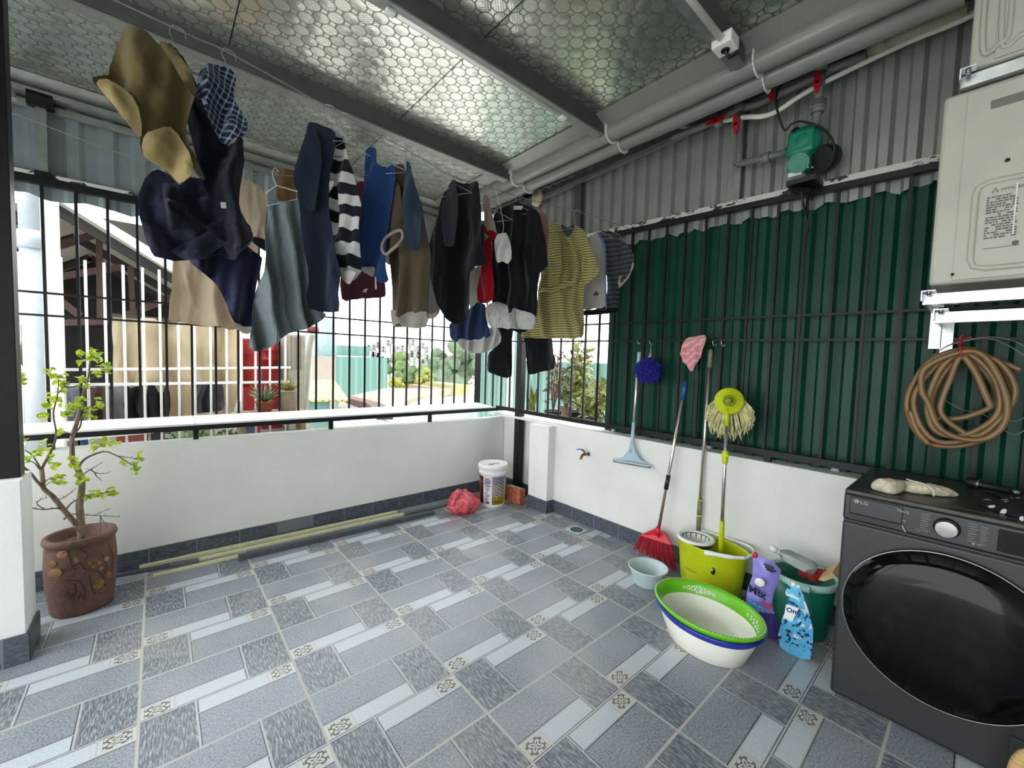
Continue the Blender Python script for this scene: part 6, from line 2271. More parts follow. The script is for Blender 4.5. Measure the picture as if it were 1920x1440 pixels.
mb = MB()
taper(mb, br_pts([(156, 1018), (153, 1000), (151, 969), (149, 947), (153, 919), (153, 901), (147, 882), (137, 865), (135, 837), (136, 817), (145, 787), (150, 765)]), 0.0175, 0.007, 12)
taper(mb, br_pts([(150, 765), (160, 725), (166, 705), (170, 662)]), 0.007, 0.003)
taper(mb, br_pts([(150, 995), (138, 978), (120, 957), (100, 932), (82, 916), (80, 900), (78, 880)], YT, 0.30), 0.0125, 0.008, 10)
part('trunk', mb, m_bark, pt)
mb = MB()
for pp, r0_, r1_, ya_, yb_ in (
        ([(78, 880), (87, 862), (100, 837), (105, 812), (100, 775), (107, 745), (110, 712)], 0.006, 0.002, 0.30, 0.28),
        ([(82, 916), (69, 902), (57, 887), (37, 870)], 0.007, 0.005, 0.30, 0.27),
        ([(78, 882), (70, 868), (60, 853), (48, 845)], 0.0045, 0.002, 0.30, 0.26),
        ([(74, 880), (64, 868), (52, 862)], 0.003, 0.0015, 0.3, 0.27),
        ([(147, 880), (152, 868), (165, 857), (185, 849), (200, 847), (220, 855), (240, 867), (255, 877)], 0.006, 0.002, YT, 0.26),
        ([(220, 855), (235, 857), (258, 860)], 0.003, 0.0015, 0.29, 0.25),
        ([(155, 890), (164, 884), (175, 877), (192, 867)], 0.0032, 0.0012, YT, 0.30),
        ([(170, 880), (178, 886), (190, 888), (202, 887)], 0.003, 0.0012, 0.32, 0.28),
        ([(178, 886), (182, 894), (191, 901)], 0.0025, 0.0012, 0.30, 0.28),
        ([(152, 934), (165, 927), (180, 927), (195, 925), (208, 922)], 0.0032, 0.0015, YT, 0.26),
        ([(122, 958), (132, 945), (148, 934), (154, 928)], 0.004, 0.002, YT, 0.32),
        ([(98, 937), (115, 935), (130, 926), (142, 916)], 0.003, 0.0012, 0.31, 0.26),
        ([(118, 955), (105, 953), (85, 955), (66, 954), (58, 950)], 0.0045, 0.002, 0.32, 0.25),
        ([(85, 955), (70, 946), (74, 938), (88, 933)], 0.0025, 0.0015, 0.29, 0.28),
        ([(132, 964), (150, 965), (190, 967), (223, 969)], 0.0032, 0.0015, 0.30, 0.25),
        ([(178, 966), (195, 958), (208, 954)], 0.002, 0.001, 0.28, 0.26),
        ([(188, 968), (189, 985), (188, 998)], 0.002, 0.0012, 0.28, 0.28),
        ([(188, 968), (194, 978), (201, 988)], 0.002, 0.0012, 0.28, 0.27),
        ([(137, 862), (135, 835), (148, 790), (152, 770), (165, 765)], 0.004, 0.002, 0.33, 0.28),
        ([(140, 812), (150, 800), (155, 780), (168, 765), (176, 750)], 0.0045, 0.002, 0.33, 0.30),
        ([(136, 818), (128, 812), (118, 810)], 0.003, 0.0015, 0.33, 0.30),
        ([(107, 740), (118, 728), (130, 722)], 0.0025, 0.0012, 0.28, 0.26),
        ([(160, 725), (170, 712), (188, 698)], 0.0025, 0.0012, 0.33, 0.30),
        ([(175, 845), (186, 838), (196, 832)], 0.0022, 0.0012, 0.31, 0.29),
        ([(83, 905), (92, 898), (102, 898)], 0.0028, 0.0015, 0.30, 0.27),
        ([(84, 912), (94, 904), (106, 905)], 0.0022, 0.0012, 0.30, 0.27),
        ([(138, 1012), (126, 1030), (112, 1046)], 0.0022, 0.0012, 0.20, 0.19),
        ([(140, 985), (135, 972), (128, 965), (120, 975)], 0.006, 0.003, 0.28, 0.27),
        ([(140, 990), (150, 1000), (155, 1004)], 0.005, 0.003, 0.28, 0.25)):
    P_ = br_pts(pp, ya_, yb_)
    taper(mb, P_, r0_, r1_, 6)
    rz = random.Random(int(pp[0][0] * 7 + pp[-1][1]))
    for p in P_[3::4]:
        e = p + Vector((rz.uniform(-.012, .012), rz.uniform(-.008, .008), rz.uniform(0.002, .014)))
        mb.tube([p, e], [0.0018, 0.0008], 4)
part('branches', mb, m_twig, pt)
mb = MB()
rz = random.Random(21)
for px, py, n_, rad in ((160, 672, 7, 16), (172, 664, 5, 10), (184, 668, 7, 13), (194, 692, 8, 14), (182, 702, 4, 9), (42, 712, 7, 15), (96, 698, 6, 12), (114, 712, 7, 14), (124, 728, 5, 11), (150, 715, 6, 13), (162, 722, 4, 9), (102, 742, 5, 13), (88, 760, 5, 12), (122, 770, 6, 14), (137, 765, 7, 12), (155, 757, 6, 14), (170, 775, 6, 12), (180, 754, 6, 12), (82, 782, 4, 10), (42, 828, 5, 11), (85, 836, 8, 15), (70, 850, 6, 12), (48, 862, 6, 12), (97, 862, 6, 11), (106, 876, 5, 9), (108, 892, 3, 6), (104, 901, 4, 9), (118, 900, 7, 11), (137, 866, 6, 11), (142, 873, 4, 9), (150, 898, 7, 12), (160, 899, 5, 9), (184, 830, 7, 12), (200, 828, 7, 12), (214, 832, 6, 12), (175, 843, 4, 9), (256, 854, 6, 11), (264, 858, 3, 6), (232, 869, 5, 8), (258, 873, 6, 10), (252, 884, 5, 9), (164, 932, 5, 9), (178, 927, 7, 10), (190, 930, 4, 7), (206, 922, 6, 10), (216, 924, 4, 7), (115, 812, 4, 8)):
    for k in range(int(n_ * 1.5) + 1):
        c = K(px + rz.uniform(-rad, rad) * 0.75, py + rz.uniform(-rad, rad) * 0.75, 'y', 0.29 + rz.uniform(-0.045, 0.045))
        L = rz.uniform(0.022, 0.038) * (1.1 if py < 800 else 0.85)
        d = Vector((rz.uniform(-1, 1), rz.uniform(-1, 1), rz.uniform(-1.1, 0.5))).normalized()
        s_ = d.cross(Vector((rz.uniform(-.4, .4), rz.uniform(-.4, .4), 1))).normalized()
        u_ = s_.cross(d)
        W_ = L * 0.40
        f_ = rz.uniform(0.05, 0.35) * W_ * 2
        a0_, a1_ = c - d * L * 0.5, c + d * L * 0.5
        m1_, m2_ = c - d * L * 0.18, c + d * L * 0.2
        vs_ = [a0_, m1_, m2_, a1_, m1_ + s_ * W_ + u_ * f_, m2_ + s_ * W_ * 0.9 + u_ * f_, m1_ - s_ * W_ + u_ * f_, m2_ - s_ * W_ * 0.9 + u_ * f_]
        mb.mesh(vs_, [(0, 1, 4), (1, 2, 5, 4), (2, 3, 5), (0, 6, 1), (1, 6, 7, 2), (2, 7, 3)])
part('leaves', mb, m_leaf, pt)

# ------------------------------------------------------------------ the neighbourhood outside, colours darkened evenly to offset the strong sky light
def dim_outdoor(c):
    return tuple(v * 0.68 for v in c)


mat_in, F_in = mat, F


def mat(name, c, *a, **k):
    return mat_in(name, dim_outdoor(c), *a, **k)


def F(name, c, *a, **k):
    return F_in(name, dim_outdoor(c), *a, **k)


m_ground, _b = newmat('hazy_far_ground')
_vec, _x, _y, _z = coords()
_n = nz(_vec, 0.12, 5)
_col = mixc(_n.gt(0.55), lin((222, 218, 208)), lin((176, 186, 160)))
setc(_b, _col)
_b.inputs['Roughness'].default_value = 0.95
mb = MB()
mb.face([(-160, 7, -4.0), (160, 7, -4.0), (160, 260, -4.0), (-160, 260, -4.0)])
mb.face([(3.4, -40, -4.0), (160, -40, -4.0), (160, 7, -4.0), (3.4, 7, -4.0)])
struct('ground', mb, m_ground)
mb = MB()
mb.span((-6.0, 1.15, 0.30), (1.6, 7.0, 0.40))
struct('floor_neighbour', mb, mat('pale_concrete', (150, 148, 140), 0.9, var=0.1, scale=4))

m_cream_roof = mat_in('cream_roof_sheet', (206, 200, 186), 0.7, var=0.08, scale=3)
m_white_edge = mat_in('white_roof_edge', (232, 230, 224), 0.7, var=0.06, scale=4)
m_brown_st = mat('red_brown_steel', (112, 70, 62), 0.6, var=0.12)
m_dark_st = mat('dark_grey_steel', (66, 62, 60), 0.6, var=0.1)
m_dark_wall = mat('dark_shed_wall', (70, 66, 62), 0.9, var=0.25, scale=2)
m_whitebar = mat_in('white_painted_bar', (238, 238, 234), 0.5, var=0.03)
YN = 3.0
shed = thing('neighbour_shed', 'open neighbouring roof shed with cream gable sheets and brown roof trusses', 'shed', (-1.2, 4.0, 0.4))
ra, rb_ = K(92, 366, 'y', YN), K(350, 524, 'y', YN)
slope_d = (rb_ - ra)
DY = Vector((0, 4.4, 0))
mb = MB()
rL = ra - Vector((slope_d.x * 1.3, 0, -slope_d.z * 1.3))
rL.z = ra.z + slope_d.z * 1.3
mb.prism([ra, rb_ + slope_d * 0.4, rb_ + slope_d * 0.4 + Vector((0, 0, 0.04)), ra + Vector((0, 0, 0.04)), rL + Vector((0, 0, 0.04)), rL], DY)
part('roof_sheet', mb, m_cream_roof, shed)
mb = MB()
mb.prism([ra + Vector((0.03, -0.02, -0.01)), rb_ + slope_d * 0.4 + Vector((0, -0.02, -0.03)), rb_ + slope_d * 0.4 + Vector((0, -0.02, 0.11)), ra + Vector((0.03, -0.02, 0.06))], (0, 0.03, 0))
part('barge_board', mb, m_white_edge, shed)
mb = MB()
off_ = Vector((0, 0, -0.05))
for dy in (0.25, 1.6, 3.0):
    v_ = Vector((0, dy, 0))
    mb = MB()
    mb.beam(ra + v_ + off_, rb_ + slope_d * 0.4 + v_ + off_, 0.06, 0.09)
    mb.beam(ra + v_ + off_, rL + v_ + off_, 0.06, 0.09)
    part('rafter', mb, m_dark_st, shed)
mb = MB()
yt_ = YN + 0.9
kk = lambda x, y, d=0.0: K(x, y, 'y', yt_ + d)
for a_, b_ in (((25, 608), (215, 602)), ((105, 462), (190, 436)), ((186, 436), (188, 602)), ((240, 590), (325, 556)), ((108, 560), (150, 592)), ((20, 478), (56, 486)), ((106, 520), (232, 500)), ((245, 500), (250, 600)), ((250, 470), (330, 520))):
    mb.beam(kk(*a_), kk(*b_), 0.05, 0.07)
part('truss', mb, m_brown_st, shed)
mb = MB()
mb.span((-6.0, 6.6, 0.4), (0.55, 6.7, 3.4))
part('end_wall', mb, m_dark_wall, shed)
mb = MB()
mb.span((-4.2, 2.9, 0.4), (-4.1, 6.6, 3.2))
part('side_wall', mb, m_dark_wall, shed)

m_gpipe = mat_in('pale_grey_downpipe', (198, 206, 212), 0.4, var=0.04)
q0, q1 = K(62, 352, 'y', 1.75), K(80, 800, 'y', 1.75)
xm = (q0.x + q1.x) / 2
mb = MB()
mb.tube([(xm, 1.75, 0.4), (xm, 1.75, 2.05)], 0.078, 24)
mb.tube([(xm, 1.75, 2.02), (xm, 1.75, 2.14)], 0.086, 24)
mb.tube([(xm, 1.75, 2.10), (xm, 1.75, 3.1)], 0.078, 24)
solo('downpipe', mb, m_gpipe, 'thick pale grey downpipe outside the rear grille near the black post', 'pipe')
q0 = K(97, 600, 'y', 1.72)
mb = MB()
mb.span((q0.x - 0.045, 1.68, 0.4), (q0.x + 0.045, 1.78, 2.62))
solo('white_post', mb, m_whitebar, 'white square post outside, right beside the thick grey downpipe', 'post')

YG = 1.95
ng = thing('neighbour_grille', 'white bar grille of the neighbouring roof terrace, beyond the rear black grille', 'grille', (-0.3, YG, 0.4))
prev = None
zz0, zz1 = 0.4, 2.0
for i, px in enumerate((41, 119, 164, 199, 234, 270, 301, 335, 365, 395, 425, 453, 479, 506, 535)):
    x_ = K(px, 660, 'y', YG).x
    if prev is None:
        mb = MB()
        mb.cyl((x_, YG, 0.4), (x_, YG, 2.02), 0.009, 8)
        prev = part('bar', mb, m_whitebar, ng)
        x00 = x_
    else:
        dup(prev, ng, (x_ - x00, 0, 0))
for ya_, yb_ in (((30, 694), (545, 689)), ((30, 723), (545, 716)), ((28, 834), (320, 806))):
    A, B = K(*ya_, 'y', YG), K(*yb_, 'y', YG)
    mb = MB()
    mb.beam(A, B, 0.02, 0.022)
    part('cross_bar', mb, m_whitebar, ng)

f_curt = F_in('beige_curtain_cloth', (238, 222, 188), 0.06, trans=0.45)
cm = cloth_mb([(211, 592), (250, 594), (330, 600), (400, 606), (446, 612), (447, 660), (446, 720), (440, 760), (425, 800), (360, 810), (290, 815), (215, 820), (211, 720), (212, 650)], K(330, 650, 'y', 2.75), -PI / 2, thick=0.02, fold=0.05, freq=2.6, seed=40, soft=0.06, g=0.05)
solo('curtain', cm, f_curt, 'long beige curtain hung across the neighbouring terrace shed', 'curtain')
mb = MB()
mb.beam(K(205, 590, 'y', 2.75), K(455, 612, 'y', 2.75), 0.03, 0.03)
solo('curtain_rail', mb, m_dark_st, 'dark rail carrying the beige curtain outside', 'rail')

for nm, cat, lab, ol, c, y_, sd_ in (
        ('hanging_shirt', 'shirt', 'magenta shirt hanging on the neighbouring terrace beside the black post', [(28, 735), (36, 738), (46, 745), (45, 775), (44, 795), (28, 796)], (190, 24, 104), 2.4, 51),
        ('hanging_shirt', 'shirt', 'charcoal shirt hanging between the magenta shirt and the grey downpipe', [(49, 733), (60, 738), (72, 730), (82, 740), (80, 790), (50, 795)], (58, 58, 62), 2.5, 52),
        ('hanging_shirt', 'shirt', 'grey patterned shirt hanging outside behind the tree leaves', [(112, 735), (125, 728), (142, 728), (153, 735), (152, 790), (114, 792)], (150, 152, 166), 2.4, 53),
        ('hanging_shirt', 'shirt', 'brown shirt hanging outside left of the black and white one', [(163, 745), (172, 730), (190, 724), (200, 735), (203, 770), (200, 790), (175, 790), (165, 775)], (128, 102, 88), 2.45, 54),
        ('hanging_shirt', 'shirt', 'black and white patterned shirt hanging outside before the beige curtain', [(190, 745), (205, 730), (222, 724), (234, 728), (235, 785), (215, 786), (196, 775)], (190, 190, 192), 2.5, 55),
        ('hanging_shirt', 'shirt', 'black t-shirt hanging outside before the beige curtain', [(232, 724), (245, 728), (262, 722), (270, 730), (272, 784), (236, 786)], (38, 38, 40), 2.5, 56),
        ('hanging_shirt', 'shirt', 'black sleeveless top hanging outside, rightmost before the beige curtain', [(277, 724), (290, 722), (296, 735), (306, 735), (311, 724), (319, 735), (317, 783), (278, 784)], (44, 42, 42), 2.5, 57),
        ('hanging_net', 'net', 'dark grey net bundle hanging before the right end of the beige curtain', [(366, 718), (395, 716), (415, 716), (421, 750), (418, 768), (395, 772), (372, 774), (366, 750)], (92, 90, 96), 2.55, 58)):
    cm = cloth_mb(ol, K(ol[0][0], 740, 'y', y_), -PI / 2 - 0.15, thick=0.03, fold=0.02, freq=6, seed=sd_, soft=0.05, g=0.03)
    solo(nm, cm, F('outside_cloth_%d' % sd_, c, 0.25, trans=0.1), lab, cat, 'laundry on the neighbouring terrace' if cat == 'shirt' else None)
mb = MB()
mb.tube(spline([K(20, 735, 'y', 2.45), K(150, 727, 'y', 2.45), K(320, 722, 'y', 2.5), K(450, 714, 'y', 2.53)], 4), 0.003, 5)
solo('clothesline', mb, m_galv, 'wire clothesline on the neighbouring terrace carrying the outside shirts', 'clothesline')
mb = MB()
pp = [K(42, 610, 'y', 1.92), K(46, 635, 'y', 1.90), K(50, 650, 'y', 1.90), K(48, 670, 'y', 1.90), K(51, 688, 'y', 1.90)]
mb.tube(pp, [0.006, 0.012, 0.03, 0.045, 0.01], 8)
for v in mb.bm.verts:
    v.co += noise.noise_vector(v.co * 25) * 0.02
solo('dried_bundle', mb, mat('dry_corn', (150, 124, 96), 0.9, var=0.3, scale=40), 'dried plant bundle hanging outside between the black post and the grey downpipe', 'dried plant')

# red drums, plants and bits on the terrace by the end of the white grille
m_drum = mat('red_drum', (206, 24, 30), 0.4, var=0.08)
for (x0, x1, yt0, yb0, yy, lab) in ((452, 487, 634, 724, 2.9, 'tall red plastic drum outside below the grey towel'), (486, 524, 640, 692, 3.3, 'second red plastic drum, standing behind the tall one outside')):
    a_, b_ = K(x0, yt0, 'y', yy), K(x1, yb0, 'y', yy)
    r = (K(x1, yt0, 'y', yy).x - a_.x) / 2
    c = Vector((a_.x + r, yy, b_.z))
    h = a_.z - b_.z
    mb = MB()
    mb.lathe([(0, 0), (r * 0.92, 0), (r, 0.02), (r, h * 0.32), (r * 1.04, h * 0.34), (r, h * 0.36), (r, h * 0.66), (r * 1.04, h * 0.68), (r, h * 0.70), (r, h * 0.97), (r * 0.9, h), (0, h)], c, 32)
    if b_.z > 0.45:
        mb.span((c.x - r * 0.9, c.y - r * 0.9, 0.4), (c.x + r * 0.9, c.y + r * 0.9, b_.z))
    solo('red_drum', mb, m_drum, lab, 'drum')
mb = MB()
A, B = K(540, 626, 'y', 2.9), K(574, 692, 'y', 2.9)
mb.span((A.x, 2.9, 0.4), (B.x, 3.4, A.z), bev=0.02)
for k in range(1, 4):
    x_ = A.x + (B.x - A.x) * k / 4
    mb.span((x_ - 0.006, 2.885, B.z), (x_ + 0.006, 2.9, A.z - 0.03))
solo('storage_box', mb, mat('cream_box', (206, 196, 170), 0.6, var=0.1), 'tall cream ribbed storage box outside behind the grey towel hem', 'box')
m_cpvc = mat('cream_pvc_big', (226, 222, 200), 0.4, var=0.05)
mb = MB()
A, B = K(586, 628, 'y', 2.25), K(566, 845, 'y', 2.25)
mb.tube(spline([A, K(580, 660, 'y', 2.25), K(574, 740, 'y', 2.25), B], 6), 0.030, 14)
tpv = thing('vent_pipe', 'cream plastic vent pipe with a broken clay cap, outside past the grey towel', 'pipe', B)
part('pipe', mb, m_cpvc, tpv)
mb = MB()
c = K(588, 620, 'y', 2.25)
mb.lathe([(0, 0.05), (0.05, 0.04), (0.06, 0.0), (0.035, -0.03), (0.0, -0.03)], c, 18, wob=lambda a, z: 0.15 * math.sin(3 * a))
part('clay_cap', mb, mat('clay_cap', (176, 92, 70), 0.8, var=0.2), tpv)


def spiky(name, label, cx, cy, y_, n, L, r, c, potc, potw, poth, seed):
    b_ = K(cx, cy, 'y', y_)
    if y_ < 0:
        b_ = K(cx, cy, 'x', 3.7)
        b_.z = 0.661
    elif y_ < 2:
        b_.z = K(496, 772, 'y', 1.75).z
    t = thing(name, label, 'potted plant', b_)
    mb = MB()
    mb.lathe([(0, 0), (potw * 0.75, 0), (potw, poth), (potw * 1.08, poth), (potw * 1.08, poth * 0.9), (potw * 0.9, poth * 0.92), (0, poth * 0.9)], b_, 20)
    part('pot', mb, mat('pot_%d' % seed, potc, 0.7, var=0.15), t)
    mb = MB()
    rz = random.Random(seed)
    for k in range(n):
        a = rz.uniform(0, 6.28)
        el = rz.uniform(0.4, 1.45)
        d = Vector((math.cos(a) * math.cos(el), math.sin(a) * math.cos(el), math.sin(el)))
        p = b_ + Vector((0, 0, poth * 0.92))
        l_ = L * rz.uniform(0.7, 1.15)
        mb.tube([p, p + d * l_ * 0.5, p + d * l_ + Vector((0, 0, -0.04 * l_))], [r, r * 0.8, r * 0.1], 5)
    part('leaves', mb, mat('spike_leaf_%d' % seed, c, 0.5, var=0.25, scale=20), t)
    return t


spiky('potted_aloe', 'aloe plant in a terracotta pot outside on the terrace edge', 496, 772, 1.75, 26, 0.20, 0.010, (146, 172, 110), (206, 104, 74), 0.075, 0.10, 61)
spiky('potted_plant', 'spiky yellow-green plant in a cream pot outside near the vent pipe', 541, 770, 1.75, 40, 0.15, 0.007, (190, 186, 74), (226, 206, 176), 0.085, 0.20, 62)
mb = MB()
sh_ = K(496, 772, 'y', 1.75)
mb.box(sh_ + Vector((0.05, 0.03, -0.011)), (0.62, 0.26, 0.02))
for dx_ in (-0.2, 0.3):
    mb.span((sh_.x + dx_, 1.68, 0.401), (sh_.x + dx_ + 0.04, 1.90, sh_.z - 0.02))
solo('plant_shelf', mb, mat('weathered_board', (188, 166, 120), 0.8, var=0.25, scale=12), 'weathered board shelf outside under the aloe pot', 'shelf')
# bits seen under the railing
for nm, cat, lab, x0, x1, y0_, y1_, c in (
        ('storage_crate', 'crate', 'coral red crate outside, seen under the railing', 217, 277, 806, 840, (206, 104, 88)),
        ('storage_crate', 'crate', 'blue crate outside, seen under the railing behind the tree', 149, 163, 815, 850, (44, 116, 164)),
        ('storage_crate', 'crate', 'pale cream crate outside, seen under the railing next to the pier', 95, 117, 818, 850, (232, 232, 214)),
        ('storage_crate', 'crate', 'dusty rose crate outside, seen under the railing behind the trunk', 118, 147, 818, 850, (168, 130, 134)),
        ('storage_crate', 'crate', 'dark crate outside, seen under the railing beside the coral crate', 282, 309, 800, 840, (52, 52, 52)),
        ('storage_crate', 'crate', 'blue-grey crate outside, seen under the railing below the aloe', 459, 483, 795, 830, (110, 122, 158))):
    A, B = K(x0, y0_, 'y', 2.15), K(x1, y1_, 'y', 2.15)
    mb = MB()
    mb.span((A.x, 2.15, 0.401), (B.x, 2.45, A.z), bev=0.01)
    mb.span((A.x - 0.01, 2.14, A.z - 0.03), (B.x + 0.01, 2.46, A.z), bev=0.005)
    solo(nm, mb, mat('crate_' + str(x0), c, 0.55, var=0.08), lab, cat, 'crates on the neighbouring terrace')
m_leaf2 = mat('outside_leaf', (118, 160, 66), 0.5, var=0.3, scale=9)
m_leaf3 = mat('outside_yellow_leaf', (196, 204, 70), 0.5, var=0.3, scale=9)


def leafy(mb, centres, n, rad, L, seed):
    rz = random.Random(seed)
    for c in centres:
        for k in range(n):
            p = c + Vector((rz.gauss(0, rad), rz.gauss(0, rad), rz.gauss(0, rad)))
            d = Vector((rz.uniform(-1, 1), rz.uniform(-1, 1), rz.uniform(-1, 1))).normalized()
            s_ = d.orthogonal().normalized()
            l_ = L * rz.uniform(0.6, 1.2)
            mb.face([p - d * l_, p + s_ * l_ * 0.45, p + d * l_, p - s_ * l_ * 0.45])


mb = MB()
leafy(mb, [K(x, 822, 'y', 2.2) for x in range(318, 456, 8)], 10, 0.05, 0.045, 70)
solo('vegetable_tray', mb, m_leaf2, 'row of leafy green seedlings outside, seen under the railing', 'plants', kind='stuff')

# further off: roofs, sheds, trees, houses
def rib_roof(name, label, cat, quad, zlev, c, c2, per, th=0.08):
    m_, b_ = newmat(name + '_ribs')
    vec, x, y, z = coords()
    setc(b_, mixc((x / per).fr().lt(0.3), lin(dim_outdoor(c)), lin(dim_outdoor(c2))))
    b_.inputs['Roughness'].default_value = 0.6
    pts = [K(px, py, 'z', zl_) for (px, py), zl_ in zip(quad, zlev)]
    mb = MB()
    mb.prism(pts, (0, 0, -th))
    return solo(name, mb, m_, label, cat)


rib_roof('ribbed_roof', 'white and grey ribbed roof below, seen under the railing', 'roof', ((618, 812), (622, 786), (842, 776), (842, 806)), (0.30, 0.36, 0.36, 0.30), (238, 238, 236), (176, 176, 172), 0.16)
tk = thing('teal_kiosk', 'small teal box hut with yellow ribbed roof outside beside the vent pipe', 'hut', K(600, 800, 'y', 5.0))
mb = MB()
A, B = K(577, 748, 'y', 5.0), K(618, 812, 'y', 5.0)
mb.span((A.x, 5.0, B.z - 0.6), (B.x, 6.0, A.z))
part('walls', mb, mat('teal_sheet_light', (124, 172, 160), 0.6, var=0.05), tk)
mb = MB()
m_yr, _b = newmat('yellow_ribbed_sheet')
_vec, _x, _y, _z = coords()
setc(_b, mixc((_x / 0.11).fr().lt(0.32), lin((172, 156, 84)), lin((112, 96, 46))))
mb.prism([K(572, 750, 'y', 4.9), K(655, 750, 'y', 4.9), K(626, 711, 'y', 6.6), K(580, 713, 'y', 6.6)], (0, 0, -0.03))
part('roof', mb, m_yr, tk)


def farbox(name, label, cat, x0, y0_, x1, y1_, yy, depth, c, rib=0.0, c2=None, zb_=None, group=None):
    A, B = K(x0, y0_, 'y', yy), K(x1, y1_, 'y', yy)
    mb = MB()
    mb.span((A.x, yy, B.z if zb_ is None else zb_), (B.x, yy + depth, A.z))
    if rib:
        m_, b_ = newmat(name + '_ribbed')
        vec, x, y, z = coords()
        setc(b_, mixc((x / rib).fr().lt(0.35), lin(dim_outdoor(c)), lin(dim_outdoor(c2))))
        b_.inputs['Roughness'].default_value = 0.7
    else:
        m_ = mat(name + '_paint', c, 0.85, var=0.08, scale=0.8)
    return solo(name, mb, m_, label, cat, group)


farbox('teal_shed', 'large teal ribbed shed outside, below the maroon shirt', 'shed', 628, 668, 726, 735, 14, 4, (120, 172, 160), 0.30, (142, 190, 178), -4.0)
farbox('rooftop_tank_room', 'smaller teal box standing on the roof of the large teal shed', 'shed', 632, 647, 693, 668.5, 15, 2, (134, 184, 172), 0.5, (124, 174, 162))
farbox('sheet_tower', 'tall pale blue ribbed sheet wall far behind the vent pipe', 'building', 594, 596, 631, 680, 18, 3, (206, 222, 230), 0.55, (190, 208, 218), -4.0)
farbox('ruined_wall', 'weathered beige masonry wall far outside under the pale blue sheet wall', 'wall', 586, 668, 629, 740, 11, 0.6, (206, 194, 178), zb_=-4.0)
farbox('yellow_hut', 'small yellow-green hut among the far roofs below the denim skirt', 'hut', 849, 722, 879, 748, 16, 3, (214, 214, 140), 0.4, (196, 196, 120), -4.0)
farbox('tan_hut', 'small tan hut beside the yellow-green one, far outside', 'hut', 814, 727, 832, 748, 17, 3, (216, 186, 146), zb_=-4.0)
for q_, zl_, lab, c in ((((640, 746), (720, 728), (846, 728), (760, 752)), 0.10, 'flat tan roof terrace in the middle distance outside', (214, 196, 164)), (((620, 780), (640, 750), (760, 752), (720, 778)), 0.34, 'pale flat concrete roof nearer outside, past the vent pipe', (226, 220, 206)), (((730, 772), (800, 746), (900, 740), (898, 766)), 0.20, 'pale blue-grey flat roof outside towards the corner post', (214, 222, 224))):
    mb = MB()
    mb.prism([K(x, y, 'z', zl_) for x, y in q_], (0, 0, -0.25))
    solo('flat_roof', mb, mat('roof_' + str(c[0]) + str(c[2]), c, 0.9, var=0.12, scale=1.5), lab, 'roof')
mb = MB()
mb.beam(K(648, 748, 'z', 0.36), K(700, 762, 'z', 0.42), 0.25, 0.14)
mb.beam(K(700, 762, 'z', 0.42), K(722, 778, 'z', 0.42), 0.25, 0.14)
solo('ridge_wall', mb, mat('brown_ridge', (136, 104, 84), 0.9, var=0.2), 'low brown parapet along the edge of the pale concrete roof outside', 'parapet')


def tree(label, cx, cy, yy, rpx, seed, m_, hpx=None):
    c = K(cx, cy, 'y', yy)
    s_ = (K(cx + 10, cy, 'y', yy) - K(cx, cy, 'y', yy)).length / 10
    t = thing('tree', label, 'tree', (c.x, c.y, -4.0), 'trees in the far gardens')
    mb = MB()
    rz = random.Random(seed)
    R_ = rpx * s_
    H_ = (hpx or rpx) * s_
    for k in range(34):
        d = Vector((rz.gauss(0, 0.42), rz.gauss(0, 0.42), rz.gauss(0, 0.42)))
        d = d if d.length < 0.85 else d.normalized() * 0.85
        p = c + Vector((d.x * R_, d.y * R_, d.z * H_))
        bmesh.ops.create_icosphere(mb.bm, subdivisions=2, radius=R_ * rz.uniform(0.2, 0.34), matrix=Matrix.Translation(p))
    for v in mb.bm.verts:
        v.co += noise.noise_vector(v.co * (5.0 / R_)) * R_ * 0.10
    leafy(mb, [c + Vector((rz.gauss(0, .5) * R_, rz.gauss(0, .5) * R_, rz.gauss(0, .5) * H_)) for _ in range(30)], 26, R_ * 0.16, R_ * 0.055, seed)
    part('crown', mb, m_, t)
    mb = MB()
    mb.tube([(c.x, c.y, -4.0), (c.x, c.y, c.z)], [R_ * 0.12, R_ * 0.07], 8)
    part('trunk', mb, m_twig, t)


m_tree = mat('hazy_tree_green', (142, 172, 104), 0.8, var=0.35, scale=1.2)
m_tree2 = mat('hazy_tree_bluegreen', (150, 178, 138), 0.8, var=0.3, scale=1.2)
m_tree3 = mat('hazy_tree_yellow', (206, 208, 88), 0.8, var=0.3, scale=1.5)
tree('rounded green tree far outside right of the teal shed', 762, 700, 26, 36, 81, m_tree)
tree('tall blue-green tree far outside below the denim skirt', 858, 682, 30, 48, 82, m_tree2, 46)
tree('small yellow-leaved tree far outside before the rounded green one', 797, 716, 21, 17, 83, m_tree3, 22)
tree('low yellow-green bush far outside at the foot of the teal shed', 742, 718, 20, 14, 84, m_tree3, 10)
rz = random.Random(5)
m_win = mat('far_window', (150, 152, 158), 0.5, var=0)
m_house = [mat_in('far_house_%d' % i, c, 0.9, var=0.12, scale=0.3) for i, c in enumerate(((222, 222, 220), (226, 206, 204), (206, 206, 208), (230, 226, 214)))]
